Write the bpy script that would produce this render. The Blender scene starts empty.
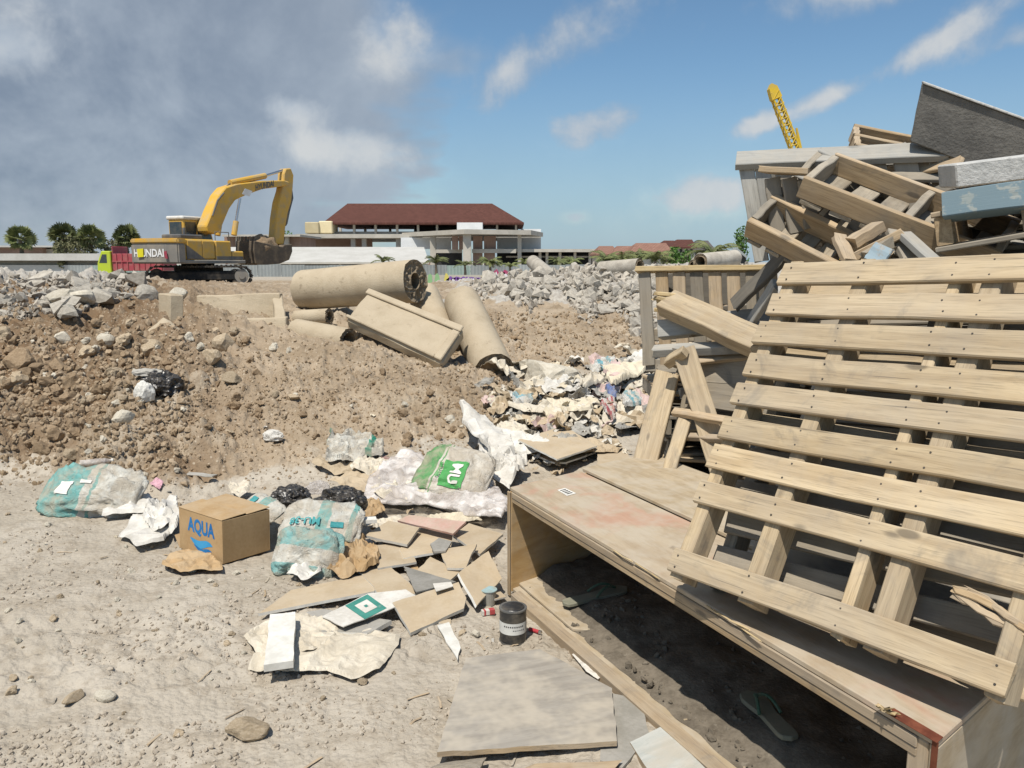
import bpy, bmesh, math, random
import numpy as np
from mathutils import Vector, Matrix, Euler
from mathutils import noise as mn
from mathutils.bvhtree import BVHTree

R = math.radians
random.seed(7)
rng = np.random.default_rng(7)
scene = bpy.context.scene
C = scene.collection

# ------------------------------------------------------------------ camera
CAM_H, FPX, CX, CY = 1.6, 800.0, 512.0, 384.0
PITCH = math.atan(122 / 800)
cam_d = bpy.data.cameras.new('camera')
cam = bpy.data.objects.new('camera', cam_d)
C.objects.link(cam)
cam.location = (0, 0, CAM_H)
cam.rotation_euler = (math.pi / 2 - PITCH, 0, 0)
cam_d.sensor_width = 36
cam_d.lens = 36 * FPX / 1024
cam_d.clip_start = 0.05
cam_d.clip_end = 6000
scene.camera = cam

# ------------------------------------------------------------------ light and sky
SUN_EL = R(62)
SUN_DIR = Vector((-0.37 * math.cos(SUN_EL), -0.93 * math.cos(SUN_EL), math.sin(SUN_EL)))
sun_d = bpy.data.lights.new('sun', 'SUN')
sun_d.energy = 5.0
sun_d.angle = R(0.55)
sun_d.color = (1.0, 0.945, 0.86)
sun = bpy.data.objects.new('sun', sun_d)
C.objects.link(sun)
sun.rotation_euler = SUN_DIR.to_track_quat('Z', 'Y').to_euler()
sun.location = (-5, -5, 12)

scene.view_settings.view_transform = 'Standard'
scene.view_settings.look = 'None'
scene.view_settings.gamma = 1
scene.view_settings.use_curve_mapping = False
scene.view_settings.exposure = 0.0
scene.cycles.max_bounces = 4
scene.cycles.diffuse_bounces = 2
scene.cycles.glossy_bounces = 2
scene.cycles.transparent_max_bounces = 6
scene.cycles.use_light_tree = False
scene.cycles.caustics_reflective = False
scene.cycles.caustics_refractive = False

EXTRA_OBJ = []


class NT:
    """small node-tree helper"""
    def __init__(s, nt):
        s.nt = nt
        nt.nodes.clear()

    def n(s, typ, ins=None, **kw):
        nd = s.nt.nodes.new(typ)
        for k, v in kw.items():
            setattr(nd, k, v)
        for k, v in (ins or {}).items():
            sk = nd.inputs[k]
            if isinstance(v, bpy.types.NodeSocket):
                s.nt.links.new(v, sk)
            elif isinstance(v, bpy.types.Node):
                s.nt.links.new(v.outputs[0], sk)
            else:
                if sk.type == 'RGBA' and not isinstance(v, (int, float)) and len(v) == 3:
                    v = (*v, 1)
                sk.default_value = v
        return nd

    def link(s, a, b):
        s.nt.links.new(a, b)

    def math(s, op, a, b=None, c=None, clamp=False):
        nd = s.nt.nodes.new('ShaderNodeMath')
        nd.operation = op
        nd.use_clamp = clamp
        for i, v in enumerate((a, b, c)):
            if v is None:
                continue
            if isinstance(v, bpy.types.NodeSocket):
                s.nt.links.new(v, nd.inputs[i])
            else:
                nd.inputs[i].default_value = v
        return nd.outputs[0]

    def vmath(s, op, a, b=None):
        nd = s.nt.nodes.new('ShaderNodeVectorMath')
        nd.operation = op
        for i, v in enumerate((a, b)):
            if v is None:
                continue
            if isinstance(v, bpy.types.NodeSocket):
                s.nt.links.new(v, nd.inputs[i])
            else:
                nd.inputs[i].default_value = v
        return nd

    def mix(s, f, a, b, blend='MIX'):
        nd = s.nt.nodes.new('ShaderNodeMix')
        nd.data_type = 'RGBA'
        nd.blend_type = blend
        for i, v in ((0, f), (6, a), (7, b)):
            if isinstance(v, bpy.types.NodeSocket):
                s.nt.links.new(v, nd.inputs[i])
            else:
                if i > 0 and len(v) == 3:
                    v = (*v, 1)
                nd.inputs[i].default_value = v
        return nd.outputs[2]

    def ramp(s, fac, stops, interp='LINEAR'):
        nd = s.nt.nodes.new('ShaderNodeValToRGB')
        cr = nd.color_ramp
        cr.interpolation = interp
        while len(cr.elements) > 1:
            cr.elements.remove(cr.elements[-1])
        for i, (p, c) in enumerate(stops):
            e = cr.elements[0] if i == 0 else cr.elements.new(p)
            e.position = p
            if isinstance(c, (int, float)):
                c = (c, c, c)
            e.color = (*c[:3], 1)
        s.nt.links.new(fac, nd.inputs[0])
        return nd.outputs[0]

    def remap(s, v, a, b, lo=0.0, hi=1.0, smooth=True):
        nd = s.nt.nodes.new('ShaderNodeMapRange')
        nd.interpolation_type = 'SMOOTHSTEP' if smooth else 'LINEAR'
        s.nt.links.new(v, nd.inputs[0])
        for i, q in enumerate((a, b, lo, hi)):
            nd.inputs[i + 1].default_value = q
        return nd.outputs[0]

    def noise(s, vec, scale, detail=4, rough=0.55, dist=0.0):
        detail = min(detail, 5 if dist else 3)
        nd = s.n('ShaderNodeTexNoise', {'Scale': scale, 'Detail': detail, 'Roughness': rough, 'Distortion': dist})
        s.nt.links.new(vec, nd.inputs['Vector'])
        return nd.outputs[0]


def srgb(r, g, b):
    f = lambda v: ((v / 255 + 0.055) / 1.055) ** 2.4 if v > 10 else v / 255 / 12.92
    return (f(r), f(g), f(b))


def make_world():
    w = bpy.data.worlds.new('World')
    scene.world = w
    w.use_nodes = True
    w.cycles.sampling_method = 'NONE'
    t = NT(w.node_tree)
    sky = t.n('ShaderNodeTexSky', sky_type='NISHITA', sun_disc=False, sun_elevation=SUN_EL,
              sun_rotation=math.atan2(SUN_DIR.x, SUN_DIR.y), altitude=0.0, air_density=1.0,
              dust_density=0.4, ozone_density=1.5)
    tint = t.mix(1.0, sky.outputs[0], (0.86, 1.04, 1.10), 'MULTIPLY')
    bg_sky = t.n('ShaderNodeBackground', {'Color': tint, 'Strength': 0.10})
    tc = t.n('ShaderNodeTexCoord')
    d = tc.outputs['Generated']
    sep = t.n('ShaderNodeSeparateXYZ', {0: d})
    x, y, z = sep.outputs
    az = t.math('ARCTAN2', x, y)                     # clockwise from straight ahead
    el = t.math('ARCSINE', z)
    zz = t.math('ADD', t.math('MAXIMUM', z, 0.0), 0.16)
    px = t.math('DIVIDE', x, zz)
    py = t.math('DIVIDE', y, zz)
    plane = t.n('ShaderNodeCombineXYZ', {0: px, 1: py, 2: 0.0}).outputs[0]
    n_big = t.noise(plane, 0.9, 4, 0.58, 0.25)
    n_mid = t.noise(d, 7.0, 6, 0.62, 0.3)
    n_fine = t.noise(d, 17.0, 5, 0.62, 0.2)

    def blob(a0, e0, sa, se, tilt=0.0):
        da = t.math('SUBTRACT', az, R(a0))
        de = t.math('SUBTRACT', el, R(e0))
        if tilt:
            de = t.math('SUBTRACT', de, t.math('MULTIPLY', da, tilt))
        q = t.math('ADD', t.math('POWER', t.math('DIVIDE', da, R(sa)), 2), t.math('POWER', t.math('DIVIDE', de, R(se)), 2))
        return t.math('EXPONENT', t.math('MULTIPLY', q, -1.0))

    def total(vals):
        s = vals[0]
        for v in vals[1:]:
            s = t.math('ADD', s, v)
        return s

    # heavy grey bank filling the left of the sky, running on out of frame
    left = t.remap(t.math('ADD', az, t.math('MULTIPLY', n_big, 0.5)), R(-1), R(17), 1.0, 0.0)
    left = t.math('MULTIPLY', left, t.remap(az, R(-150), R(-95), 0.0, 1.0))
    low = t.remap(el, R(0.5), R(8), 0.72, 1.0)
    bank = t.math('MULTIPLY', left, low)
    bank_d = t.math('ADD', t.math('MULTIPLY', bank, 1.05), t.math('MULTIPLY', t.math('SUBTRACT', n_mid, 0.5), 0.75))
    bank_m = t.remap(bank_d, 0.18, 0.85)
    # white cumulus puffs
    puffs = total([blob(2.5, 14.0, 6.0, 2.3, 0.55), blob(-7.5, 14.6, 3.2, 2.6), blob(-11.5, 7.6, 5.0, 1.3), blob(-15.0, 10.0, 2.5, 1.0),
                   blob(5.6, 8.9, 3.6, 1.7, 0.2), blob(13.2, 4.4, 4.6, 1.9), blob(4.5, 3.1, 1.6, 0.7), blob(16.5, 8.9, 2.0, 0.9, 0.2), blob(20.5, 10.2, 2.2, 0.9, 0.3),
                   blob(27.0, 13.0, 3.2, 1.1, 0.45), blob(25.0, 16.8, 7.0, 1.5, 0.1), blob(33.0, 13.4, 3.5, 0.9, 0.3), blob(-31.0, 12.4, 4.0, 2.0)])
    scat = t.remap(n_big, 0.62, 0.85, 0.0, 0.55)
    pd = t.math('ADD', t.math('ADD', t.math('MULTIPLY', puffs, 0.80), scat),
                t.math('MULTIPLY', t.math('SUBTRACT', n_mid, 0.5), 1.55))
    pd = t.math('ADD', pd, t.math('MULTIPLY', t.math('SUBTRACT', n_fine, 0.5), 0.75))
    puff_m = t.remap(pd, 0.18, 0.88, 0.0, 0.92)
    hz = t.remap(el, R(0), R(2.5), 0.0, 1.0)
    puff_m = t.math('MULTIPLY', puff_m, hz)
    # colours of the cloud body
    shade = t.remap(t.math('ADD', t.noise(d, 3.6, 5, 0.6, 0.4), t.math('MULTIPLY', t.math('ADD', n_mid, t.math('MULTIPLY', n_fine, 0.5)), 0.6)), 0.68, 1.20)
    thin = t.remap(az, R(-36), R(-2), 0.0, 1.0)
    grey = t.mix(shade, srgb(112, 128, 151), srgb(178, 189, 202))
    grey = t.mix(t.math('MULTIPLY', thin, 0.65), grey, srgb(172, 184, 198))
    white = t.mix(shade, srgb(178, 192, 208), srgb(222, 223, 222))
    ccol = t.mix(puff_m, grey, white)
    cm = t.math('MAXIMUM', t.math('MULTIPLY', bank_m, 0.93), puff_m)
    haze_m = t.math('MULTIPLY', t.remap(el, R(-3), R(14), 0.80, 0.0), t.math('SUBTRACT', 1.0, t.math('MULTIPLY', bank_m, 0.8)))
    ccol = t.mix(t.math('MULTIPLY', haze_m, t.math('SUBTRACT', 1.0, t.math('MULTIPLY', cm, 0.85))), ccol, srgb(150, 182, 214))
    cm = t.math('MAXIMUM', cm, haze_m)
    bg_c = t.n('ShaderNodeBackground', {'Color': ccol, 'Strength': 0.92})
    ms = t.n('ShaderNodeMixShader', {0: cm, 1: bg_sky.outputs[0], 2: bg_c.outputs[0]})
    o = t.n('ShaderNodeOutputWorld', {0: ms.outputs[0]})


make_world()


# ------------------------------------------------------------------ measuring through the lens
_c, _s = math.cos(PITCH), math.sin(PITCH)


def ray(px, py):
    r, u = (px - CX) / FPX, (CY - py) / FPX
    return Vector((r, _c + u * _s, -_s + u * _c))


def at(px, py, Y):
    d = ray(px, py)
    k = Y / d.y
    return Vector((d.x * k, Y, CAM_H + d.z * k))


def G(px, py, z=0.0):
    d = ray(px, py)
    k = (z - CAM_H) / d.z
    return Vector((d.x * k, d.y * k, z))


# ------------------------------------------------------------------ object helpers
def tag(o, label=None, cat=None, group=None, kind=None):
    if label: o['label'] = label
    if cat: o['category'] = cat
    if group: o['group'] = group
    if kind: o['kind'] = kind
    return o


def mk(name, me, parent=None, mat=None, M=None):
    o = bpy.data.objects.new(name, me)
    C.objects.link(o)
    if parent is not None:
        o.parent = parent
    if M is not None:
        o.matrix_basis = M
    if mat is not None and me is not None and len(me.materials) == 0:
        me.materials.append(mat)
    return o


def empty(name, loc=(0, 0, 0), rz=0.0, label=None, cat=None, group=None, M=None):
    o = bpy.data.objects.new(name, None)
    o.empty_display_size = 0.1
    C.objects.link(o)
    if M is not None:
        o.matrix_basis = M
    else:
        o.location = loc
        o.rotation_euler = (0, 0, rz)
    return tag(o, label, cat, group)


def pymesh(name, verts, faces, mat=None, smooth=False):
    me = bpy.data.meshes.new(name)
    me.from_pydata([tuple(v) for v in verts], [], faces)
    me.update()
    if smooth:
        me.polygons.foreach_set('use_smooth', [True] * len(me.polygons))
    if mat:
        me.materials.append(mat)
    return me


def bm_mesh(name, bm, mat=None, smooth=False):
    bmesh.ops.recalc_face_normals(bm, faces=bm.faces[:])
    me = bpy.data.meshes.new(name)
    bm.to_mesh(me)
    bm.free()
    if smooth:
        me.polygons.foreach_set('use_smooth', [True] * len(me.polygons))
    if mat:
        me.materials.append(mat)
    return me


def frame(o, x, zhint):
    x = Vector(x).normalized()
    y = Vector(zhint).cross(x).normalized()
    z = x.cross(y)
    M = Matrix((x, y, z)).transposed().to_4x4()
    M.translation = o
    return M


def plank_mesh(L, W, T, seed=0, n=4, ch=0.004, warp=0.005, ragged=0.0):
    """a sawn board along X, edges eased, a little bent and uneven"""
    r = random.Random(seed)
    vs, fs = [], []
    w, t = W / 2, T / 2
    ch = min(ch, t * 0.6, w * 0.6)
    sec = [(-w, -t + ch), (-w + ch, -t), (w - ch, -t), (w, -t + ch), (w, t - ch), (w - ch, t), (-w + ch, t), (-w, t - ch)]
    for i in range(n + 1):
        f = i / n
        dy, dz = r.uniform(-1, 1) * warp, r.uniform(-1, 1) * warp * 0.6
        kw = 1 + r.uniform(-1, 1) * warp * 5
        for (a, b) in sec:
            x = -L / 2 + L * f
            if i in (0, n):
                x += r.uniform(-1, 1) * (0.005 + ragged) + (ch * 0.4 if i == 0 else -ch * 0.4) * 0
            vs.append((x, a * kw + dy, b + dz + r.uniform(-1, 1) * 0.0006))
    for i in range(n):
        for k in range(8):
            a, b = i * 8 + k, i * 8 + (k + 1) % 8
            fs.append((a, b, b + 8, a + 8))
    fs.append(tuple(range(7, -1, -1)))
    fs.append(tuple(n * 8 + k for k in range(8)))
    fs = [tuple(reversed(f)) for f in fs]
    bm = bmesh.new()
    bv = [bm.verts.new(v) for v in vs]
    for f in fs:
        bm.faces.new([bv[i] for i in f])
    return bm_mesh('plank', bm)


_pl = {}


def plank(name, p0, p1, W, T, up, mat, parent=None, ragged=0.0, n=4, warp=0.004, inv=None):
    """board from p0 to p1, its wide face towards up; alike boards share mesh data"""
    p0, p1 = Vector(p0), Vector(p1)
    L = round((p1 - p0).length, 2)
    key = (L, round(W, 3), round(T, 3), ragged, n, warp, mat.name, random.randint(0, 3))
    if key not in _pl:
        _pl[key] = plank_mesh(L, W, T, random.randint(0, 9999), n, warp=warp, ragged=ragged)
        _pl[key].materials.append(mat)
    return mk(name, _pl[key], parent, None, frame((p0 + p1) / 2, p1 - p0, up))


def prism(pts, depth, bev=0.0, seg=1):
    """polygon of 3D points pushed along vector depth"""
    bm = bmesh.new()
    depth = Vector(depth)
    a = [bm.verts.new(p) for p in pts]
    b = [bm.verts.new(Vector(p) + depth) for p in pts]
    n = len(a)
    bm.faces.new(a)
    bm.faces.new(list(reversed(b)))
    for i in range(n):
        bm.faces.new((a[i], b[i], b[(i + 1) % n], a[(i + 1) % n]))
    bmesh.ops.recalc_face_normals(bm, faces=bm.faces[:])
    if bev:
        bmesh.ops.bevel(bm, geom=bm.edges[:], offset=bev, segments=seg, affect='EDGES', clamp_overlap=True)
    return bm


def box_bm(x0, x1, y0, y1, z0, z1, bev=0.0):
    return prism([(x0, y0, z0), (x1, y0, z0), (x1, y1, z0), (x0, y1, z0)], (0, 0, z1 - z0), bev)


def boxo(name, x0, x1, y0, y1, z0, z1, mat, parent=None, bev=0.0, M=None):
    return mk(name, bm_mesh(name, box_bm(x0, x1, y0, y1, z0, z1, bev)), parent, mat, M)


def tube_bm(bm, p0, p1, r0, r1=None, seg=16, cap=True):
    r1 = r0 if r1 is None else r1
    M = frame(p0, Vector(p1) - Vector(p0), (0.31, 0.2, 0.93) if abs((Vector(p1) - Vector(p0)).normalized().z) < .9 else (1, 0, 0))
    L = (Vector(p1) - Vector(p0)).length
    a, b = [], []
    for i in range(seg):
        an = 2 * math.pi * i / seg
        cc, ss = math.cos(an), math.sin(an)
        a.append(bm.verts.new(M @ Vector((0, r0 * cc, r0 * ss))))
        b.append(bm.verts.new(M @ Vector((L, r1 * cc, r1 * ss))))
    for i in range(seg):
        bm.faces.new((a[i], a[(i + 1) % seg], b[(i + 1) % seg], b[i]))
    if cap:
        bm.faces.new(list(reversed(a)))
        bm.faces.new(b)
    return bm


def text_mesh(s, size, ext=0.0, bold=0.0):
    cu = bpy.data.curves.new('text', 'FONT')
    cu.body = s
    cu.size = size
    cu.extrude = ext
    cu.offset = bold
    cu.align_x = 'CENTER'
    cu.align_y = 'CENTER'
    cu.resolution_u = 3
    o = bpy.data.objects.new('text', cu)
    C.objects.link(o)
    dg = bpy.context.evaluated_depsgraph_get()
    me = bpy.data.meshes.new_from_object(o.evaluated_get(dg))
    bpy.data.objects.remove(o)
    bpy.data.curves.remove(cu)
    me.materials.clear()
    return me


# ------------------------------------------------------------------ materials
MATS = {}


def start(name):
    m = bpy.data.materials.new(name)
    m.use_nodes = True
    MATS[name] = m
    return m, NT(m.node_tree)


def finish(t, col, rough=0.9, height=None, bump=0.3, dist=0.01, spec=0.25, metal=0.0, alpha=None, trans=0.0, subs=0.0):
    p = t.n('ShaderNodeBsdfPrincipled', {'Roughness': rough, 'Metallic': metal, 'Specular IOR Level': spec})
    if isinstance(col, bpy.types.NodeSocket):
        t.link(col, p.inputs['Base Color'])
    else:
        p.inputs['Base Color'].default_value = (*col, 1)
    if height is not None:
        b = t.n('ShaderNodeBump', {'Strength': bump, 'Distance': dist, 'Height': height})
        t.link(b.outputs[0], p.inputs['Normal'])
    if alpha is not None:
        if isinstance(alpha, bpy.types.NodeSocket):
            t.link(alpha, p.inputs['Alpha'])
        else:
            p.inputs['Alpha'].default_value = alpha
    if trans:
        p.inputs['Transmission Weight'].default_value = trans
    t.n('ShaderNodeOutputMaterial', {0: p.outputs[0]})
    return p


def coords(t, scale=(1, 1, 1), kind='Object'):
    tc = t.n('ShaderNodeTexCoord')
    oi = t.n('ShaderNodeObjectInfo')
    off = t.n('ShaderNodeCombineXYZ', {0: t.math('MULTIPLY', oi.outputs['Random'], 37.0), 1: t.math('MULTIPLY', oi.outputs['Random'], 91.0),
                                       2: t.math('MULTIPLY', oi.outputs['Random'], 53.0)})
    v = t.vmath('ADD', tc.outputs[kind], off.outputs[0]).outputs[0]
    if scale != (1, 1, 1):
        v = t.vmath('MULTIPLY', v, scale).outputs[0]
    return v, oi.outputs['Random']


def m_rough(name, c1, c2, scale=6, rough=0.92, bump=0.4, dist=0.01, speck=0.0, speck_c=(0.1, 0.09, 0.08), rand=0.25, spec=0.2, fine=60, dust=0.0,
            dust_c=(0.42, 0.36, 0.27), metal=0.0, world=False):
    m, t = start(name)
    v, rnd = coords(t)
    if world:
        v = t.n('ShaderNodeNewGeometry').outputs['Position']
    n1 = t.noise(v, scale, 6, 0.6, 0.2)
    n2 = t.noise(v, fine, 5, 0.65)
    f = t.remap(t.math('ADD', t.math('MULTIPLY', n1, 0.7), t.math('MULTIPLY', n2, 0.3)), 0.34, 0.66)
    col = t.mix(f, c1, c2)
    if rand:
        k = t.math('ADD', t.math('MULTIPLY', rnd, rand * 2), 1 - rand)
        col = t.mix(1.0, col, t.n('ShaderNodeCombineXYZ', {0: k, 1: k, 2: k}).outputs[0], 'MULTIPLY')
    if speck:
        s = t.remap(t.noise(v, scale * 3.1, 7, 0.7), 0.60, 0.72, 0, speck)
        col = t.mix(s, col, speck_c)
    if dust:
        g = t.n('ShaderNodeNewGeometry')
        up = t.n('ShaderNodeSeparateXYZ', {0: g.outputs['Normal']}).outputs[2]
        dd = t.math('MULTIPLY', t.remap(up, 0.1, 0.9), t.remap(t.noise(v, scale * 1.7, 5, 0.65), 0.3, 0.62, 0, dust))
        col = t.mix(dd, col, dust_c)
    h = t.math('ADD', t.math('MULTIPLY', n1, 0.6), t.math('MULTIPLY', n2, 0.5))
    finish(t, col, rough, h, bump, dist, spec, metal)
    return m


def m_wood(name, c1, c2, grey=0.3, grey_c=(0.30, 0.275, 0.24), rand=0.16, knots=0.8, dust=0.5, paint=None, rough=0.85):
    """sawn wood, grain along X, knots, weathering and dust"""
    m, t = start(name)
    v, rnd = coords(t)
    g = t.vmath('MULTIPLY', v, (1.1, 16, 16)).outputs[0]
    n1 = t.noise(g, 2.2, 6, 0.6, 0.7)
    g2 = t.vmath('MULTIPLY', v, (5, 130, 130)).outputs[0]
    n2 = t.noise(g2, 2.0, 4, 0.6)
    col = t.mix(t.remap(n1, 0.32, 0.68), c1, c2)
    col = t.mix(t.remap(n2, 0.50, 0.72, 0, 0.6), col, tuple(q * 0.5 for q in c1))
    ck = t.noise(t.vmath('MULTIPLY', v, (1.3, 55, 55)).outputs[0], 1.7, 3, 0.7)
    col = t.mix(t.remap(ck, 0.63, 0.72, 0, 0.75), col, tuple(q * 0.3 for q in c1))
    # knots
    vo = t.n('ShaderNodeTexVoronoi', {'Scale': 1.0, 'Randomness': 1.0})
    t.link(t.vmath('MULTIPLY', v, (3.2, 8, 8)).outputs[0], vo.inputs['Vector'])
    kn = t.remap(vo.outputs['Distance'], 0.07, 0.13, knots, 0)
    col = t.mix(kn, col, tuple(q * 0.25 for q in c1))
    # weather
    wz = t.noise(v, 3.0, 6, 0.65, 0.4)
    col = t.mix(t.remap(wz, 0.38, 0.68, 0, grey), col, grey_c)
    st = t.remap(t.noise(v, 4.2, 5, 0.65, 1.0), 0.54, 0.72, 0, 0.6)
    col = t.mix(st, col, tuple(q * 0.45 for q in grey_c))
    col = t.mix(t.math('MULTIPLY', t.math('FRACT', t.math('MULTIPLY', rnd, 7.3)), grey * 0.9), col, grey_c)
    if paint:
        pm = t.remap(t.noise(v, 16, 7, 0.7), 0.36, 0.46)
        col = t.mix(pm, col, paint)
    gm = t.n('ShaderNodeNewGeometry')
    up = t.n('ShaderNodeSeparateXYZ', {0: gm.outputs['Normal']}).outputs[2]
    dd = t.math('MULTIPLY', t.remap(up, 0.2, 0.95), t.remap(t.noise(v, 9, 6, 0.7), 0.35, 0.65, 0, dust))
    col = t.mix(dd, col, (0.46, 0.40, 0.31))
    k = t.math('ADD', t.math('MULTIPLY', rnd, rand * 2), 1 - rand)
    col = t.mix(1.0, col, t.n('ShaderNodeCombineXYZ', {0: k, 1: k, 2: k}).outputs[0], 'MULTIPLY')
    h = t.math('ADD', t.math('MULTIPLY', n2, 0.5), t.math('MULTIPLY', n1, 0.6))
    finish(t, col, rough, h, 0.35, 0.004, 0.2)
    return m


def m_plain(name, c, rough=0.5, spec=0.4, metal=0.0, dirt=0.25, dirt_c=(0.30, 0.25, 0.18), scale=5.0):
    """painted or plastic surface with dust and scuffs"""
    m, t = start(name)
    v, rnd = coords(t)
    d = t.remap(t.noise(v, scale, 7, 0.68), 0.38, 0.72, 0, dirt)
    col = t.mix(d, c, dirt_c)
    r = t.math('ADD', t.math('MULTIPLY', d, 0.4), rough, clamp=True)
    p = finish(t, col, 0.5, t.noise(v, scale * 8, 3), 0.08, 0.01, spec, metal)
    t.link(r, p.inputs['Roughness'])
    return m


def m_fabric(name, base, bands, rough=0.7, axis=0, dirt=0.6, noise_amp=0.02):
    """woven sack or printed paper: bands = [(from, to, colour)] along one object axis"""
    m, t = start(name)
    tc = t.n('ShaderNodeTexCoord')
    v = tc.outputs['Object']
    n = t.noise(v, 9, 5, 0.6)
    sep = t.n('ShaderNodeSeparateXYZ', {0: v})
    c = t.math('ADD', sep.outputs[axis], t.math('MULTIPLY', t.math('SUBTRACT', n, 0.5), noise_amp))
    col = t.mix(0.0, base, base)
    for a, b, bc in bands:
        f = t.math('MULTIPLY', t.math('GREATER_THAN', c, a), t.math('LESS_THAN', c, b))
        col = t.mix(f, col, bc)
    d = t.remap(t.noise(v, 9, 7, 0.72, 0.6), 0.34, 0.64, 0, min(1.0, dirt * 1.25))
    col = t.mix(d, col, (0.43, 0.365, 0.275))
    wv = t.noise(t.vmath('MULTIPLY', v, (40, 40, 40)).outputs[0], 3, 3)
    cr = t.math('ABSOLUTE', t.math('SUBTRACT', t.noise(v, 16, 6, 0.7, 1.6), 0.5))
    h = t.math('ADD', t.math('MULTIPLY', wv, 0.15), cr)
    finish(t, col, rough, h, 0.9, 0.03, 0.25)
    return m

# ------------------------------------------------------------------ material set
CONC = m_rough('concrete', (0.36, 0.33, 0.28), (0.50, 0.46, 0.38), 4, 0.95, 0.5, 0.01, 0.35, (0.22, 0.20, 0.17), 0.12, dust=0.45, dust_c=(0.50, 0.43, 0.32))
CONC_PIPE = m_rough('pipe_concrete', (0.37, 0.30, 0.205), (0.46, 0.385, 0.275), 3, 0.95, 0.8, 0.014, 0.6, (0.23, 0.18, 0.12), 0.06, dust=0.5, dust_c=(0.46, 0.38, 0.27))
CONC_DARK = m_rough('shaded_broken_concrete', (0.20, 0.155, 0.105), (0.30, 0.24, 0.165), 9, 0.97, 1.0, 0.03, 0.3, (0.10, 0.08, 0.06), 0.05)  # concrete darkened: shade of pipe ends and bores put into the colour
CONC_GREY = m_rough('grey_rubble', (0.30, 0.27, 0.225), (0.49, 0.45, 0.38), 4, 0.95, 0.6, 0.02, 0.3, (0.24, 0.23, 0.21), 0.16, dust=0.35, dust_c=(0.5, 0.45, 0.36))
SLAB_GREY = m_rough('weathered_slab', (0.12, 0.115, 0.105), (0.20, 0.19, 0.17), 5, 0.95, 0.7, 0.012, 0.55, (0.09, 0.085, 0.08), 0.08)
SLAB_PALE = m_rough('pale_slab_edge', (0.42, 0.42, 0.40), (0.55, 0.54, 0.51), 9, 0.95, 0.8, 0.012, 0.4, (0.22, 0.22, 0.21), 0.05)
STONE = m_rough('stone', (0.33, 0.255, 0.165), (0.48, 0.39, 0.275), 7, 0.96, 0.6, 0.012, 0.2, (0.2, 0.15, 0.1), 0.22)
CLOD = m_rough('dirt_clod', (0.24, 0.168, 0.10), (0.36, 0.265, 0.17), 9, 0.98, 0.8, 0.012, 0.2, (0.12, 0.085, 0.055), 0.15)
PALE_STONE = m_rough('pale_stone', (0.45, 0.40, 0.31), (0.60, 0.55, 0.45), 7, 0.95, 0.6, 0.012, 0.2, (0.3, 0.25, 0.18), 0.15)

W_NEW = m_wood('pallet_wood', (0.40, 0.295, 0.17), (0.56, 0.44, 0.275), grey=0.30, rand=0.12, dust=0.28)
W_TAN = m_wood('tan_wood', (0.35, 0.245, 0.135), (0.50, 0.37, 0.22), grey=0.35, rand=0.16, dust=0.3)
W_YEL = m_wood('fresh_yellow_wood', (0.48, 0.355, 0.175), (0.58, 0.45, 0.25), grey=0.12, rand=0.08, dust=0.3)
W_OLD = m_wood('weathered_wood', (0.24, 0.195, 0.135), (0.34, 0.285, 0.205), grey=0.6, grey_c=(0.27, 0.25, 0.215), rand=0.2, dust=0.4)
W_GREY = m_wood('grey_wood', (0.30, 0.285, 0.25), (0.43, 0.415, 0.37), grey=0.6, grey_c=(0.36, 0.355, 0.33), rand=0.14, dust=0.35)
W_DARK = m_wood('dark_wood', (0.12, 0.105, 0.085), (0.19, 0.165, 0.13), grey=0.5, grey_c=(0.15, 0.14, 0.12), rand=0.2, dust=0.25)  # wood darkened so the gaps inside the heap read as shade
W_TEAL = m_wood('teal_painted_wood', (0.22, 0.27, 0.27), (0.33, 0.36, 0.34), grey=0.2, rand=0.05, dust=0.15, paint=(0.17, 0.235, 0.265))
W_BLUE = m_wood('pale_blue_painted_wood', (0.30, 0.31, 0.30), (0.42, 0.42, 0.39), grey=0.3, rand=0.05, dust=0.2, paint=(0.30, 0.38, 0.42))


def m_ply(name, c1, c2, red=0.0, dust=0.6):
    m, t = start(name)
    v, rnd = coords(t)
    n1 = t.noise(t.vmath('MULTIPLY', v, (2.0, 9, 9)).outputs[0], 2.0, 6, 0.62, 0.8)
    n2 = t.noise(t.vmath('MULTIPLY', v, (12, 90, 90)).outputs[0], 2.0, 4, 0.6)
    col = t.mix(t.remap(n1, 0.33, 0.67), c1, c2)
    col = t.mix(t.remap(n2, 0.55, 0.72, 0, 0.3), col, tuple(q * 0.6 for q in c1))
    if red:
        col = t.mix(t.remap(t.noise(v, 2.6, 5, 0.6, 0.6), 0.50, 0.62, 0, red), col, (0.46, 0.235, 0.165))
    d = t.remap(t.noise(v, 6, 7, 0.68), 0.36, 0.66, 0, dust)
    col = t.mix(d, col, (0.47, 0.415, 0.33))
    st = t.remap(t.noise(v, 3.5, 7, 0.7, 0.5), 0.66, 0.75, 0, 0.45)
    col = t.mix(st, col, (0.15, 0.115, 0.08))
    finish(t, col, 0.88, t.math('ADD', n2, n1), 0.25, 0.003, 0.2)
    return m


PLY = m_ply('weathered_plywood', (0.34, 0.265, 0.17), (0.44, 0.355, 0.24))
PLY_RED = m_ply('plywood_with_red_paint', (0.36, 0.28, 0.19), (0.44, 0.36, 0.255), red=0.55)
PLY_ORANGE = m_ply('fresh_plywood', (0.44, 0.275, 0.115), (0.54, 0.365, 0.175), dust=0.3)
PLY_GREY = m_ply('dusty_grey_board', (0.26, 0.235, 0.20), (0.34, 0.31, 0.265), dust=0.75)
PLY_PALE = m_ply('pale_painted_board', (0.38, 0.40, 0.37), (0.50, 0.50, 0.46), dust=0.6)


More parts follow.
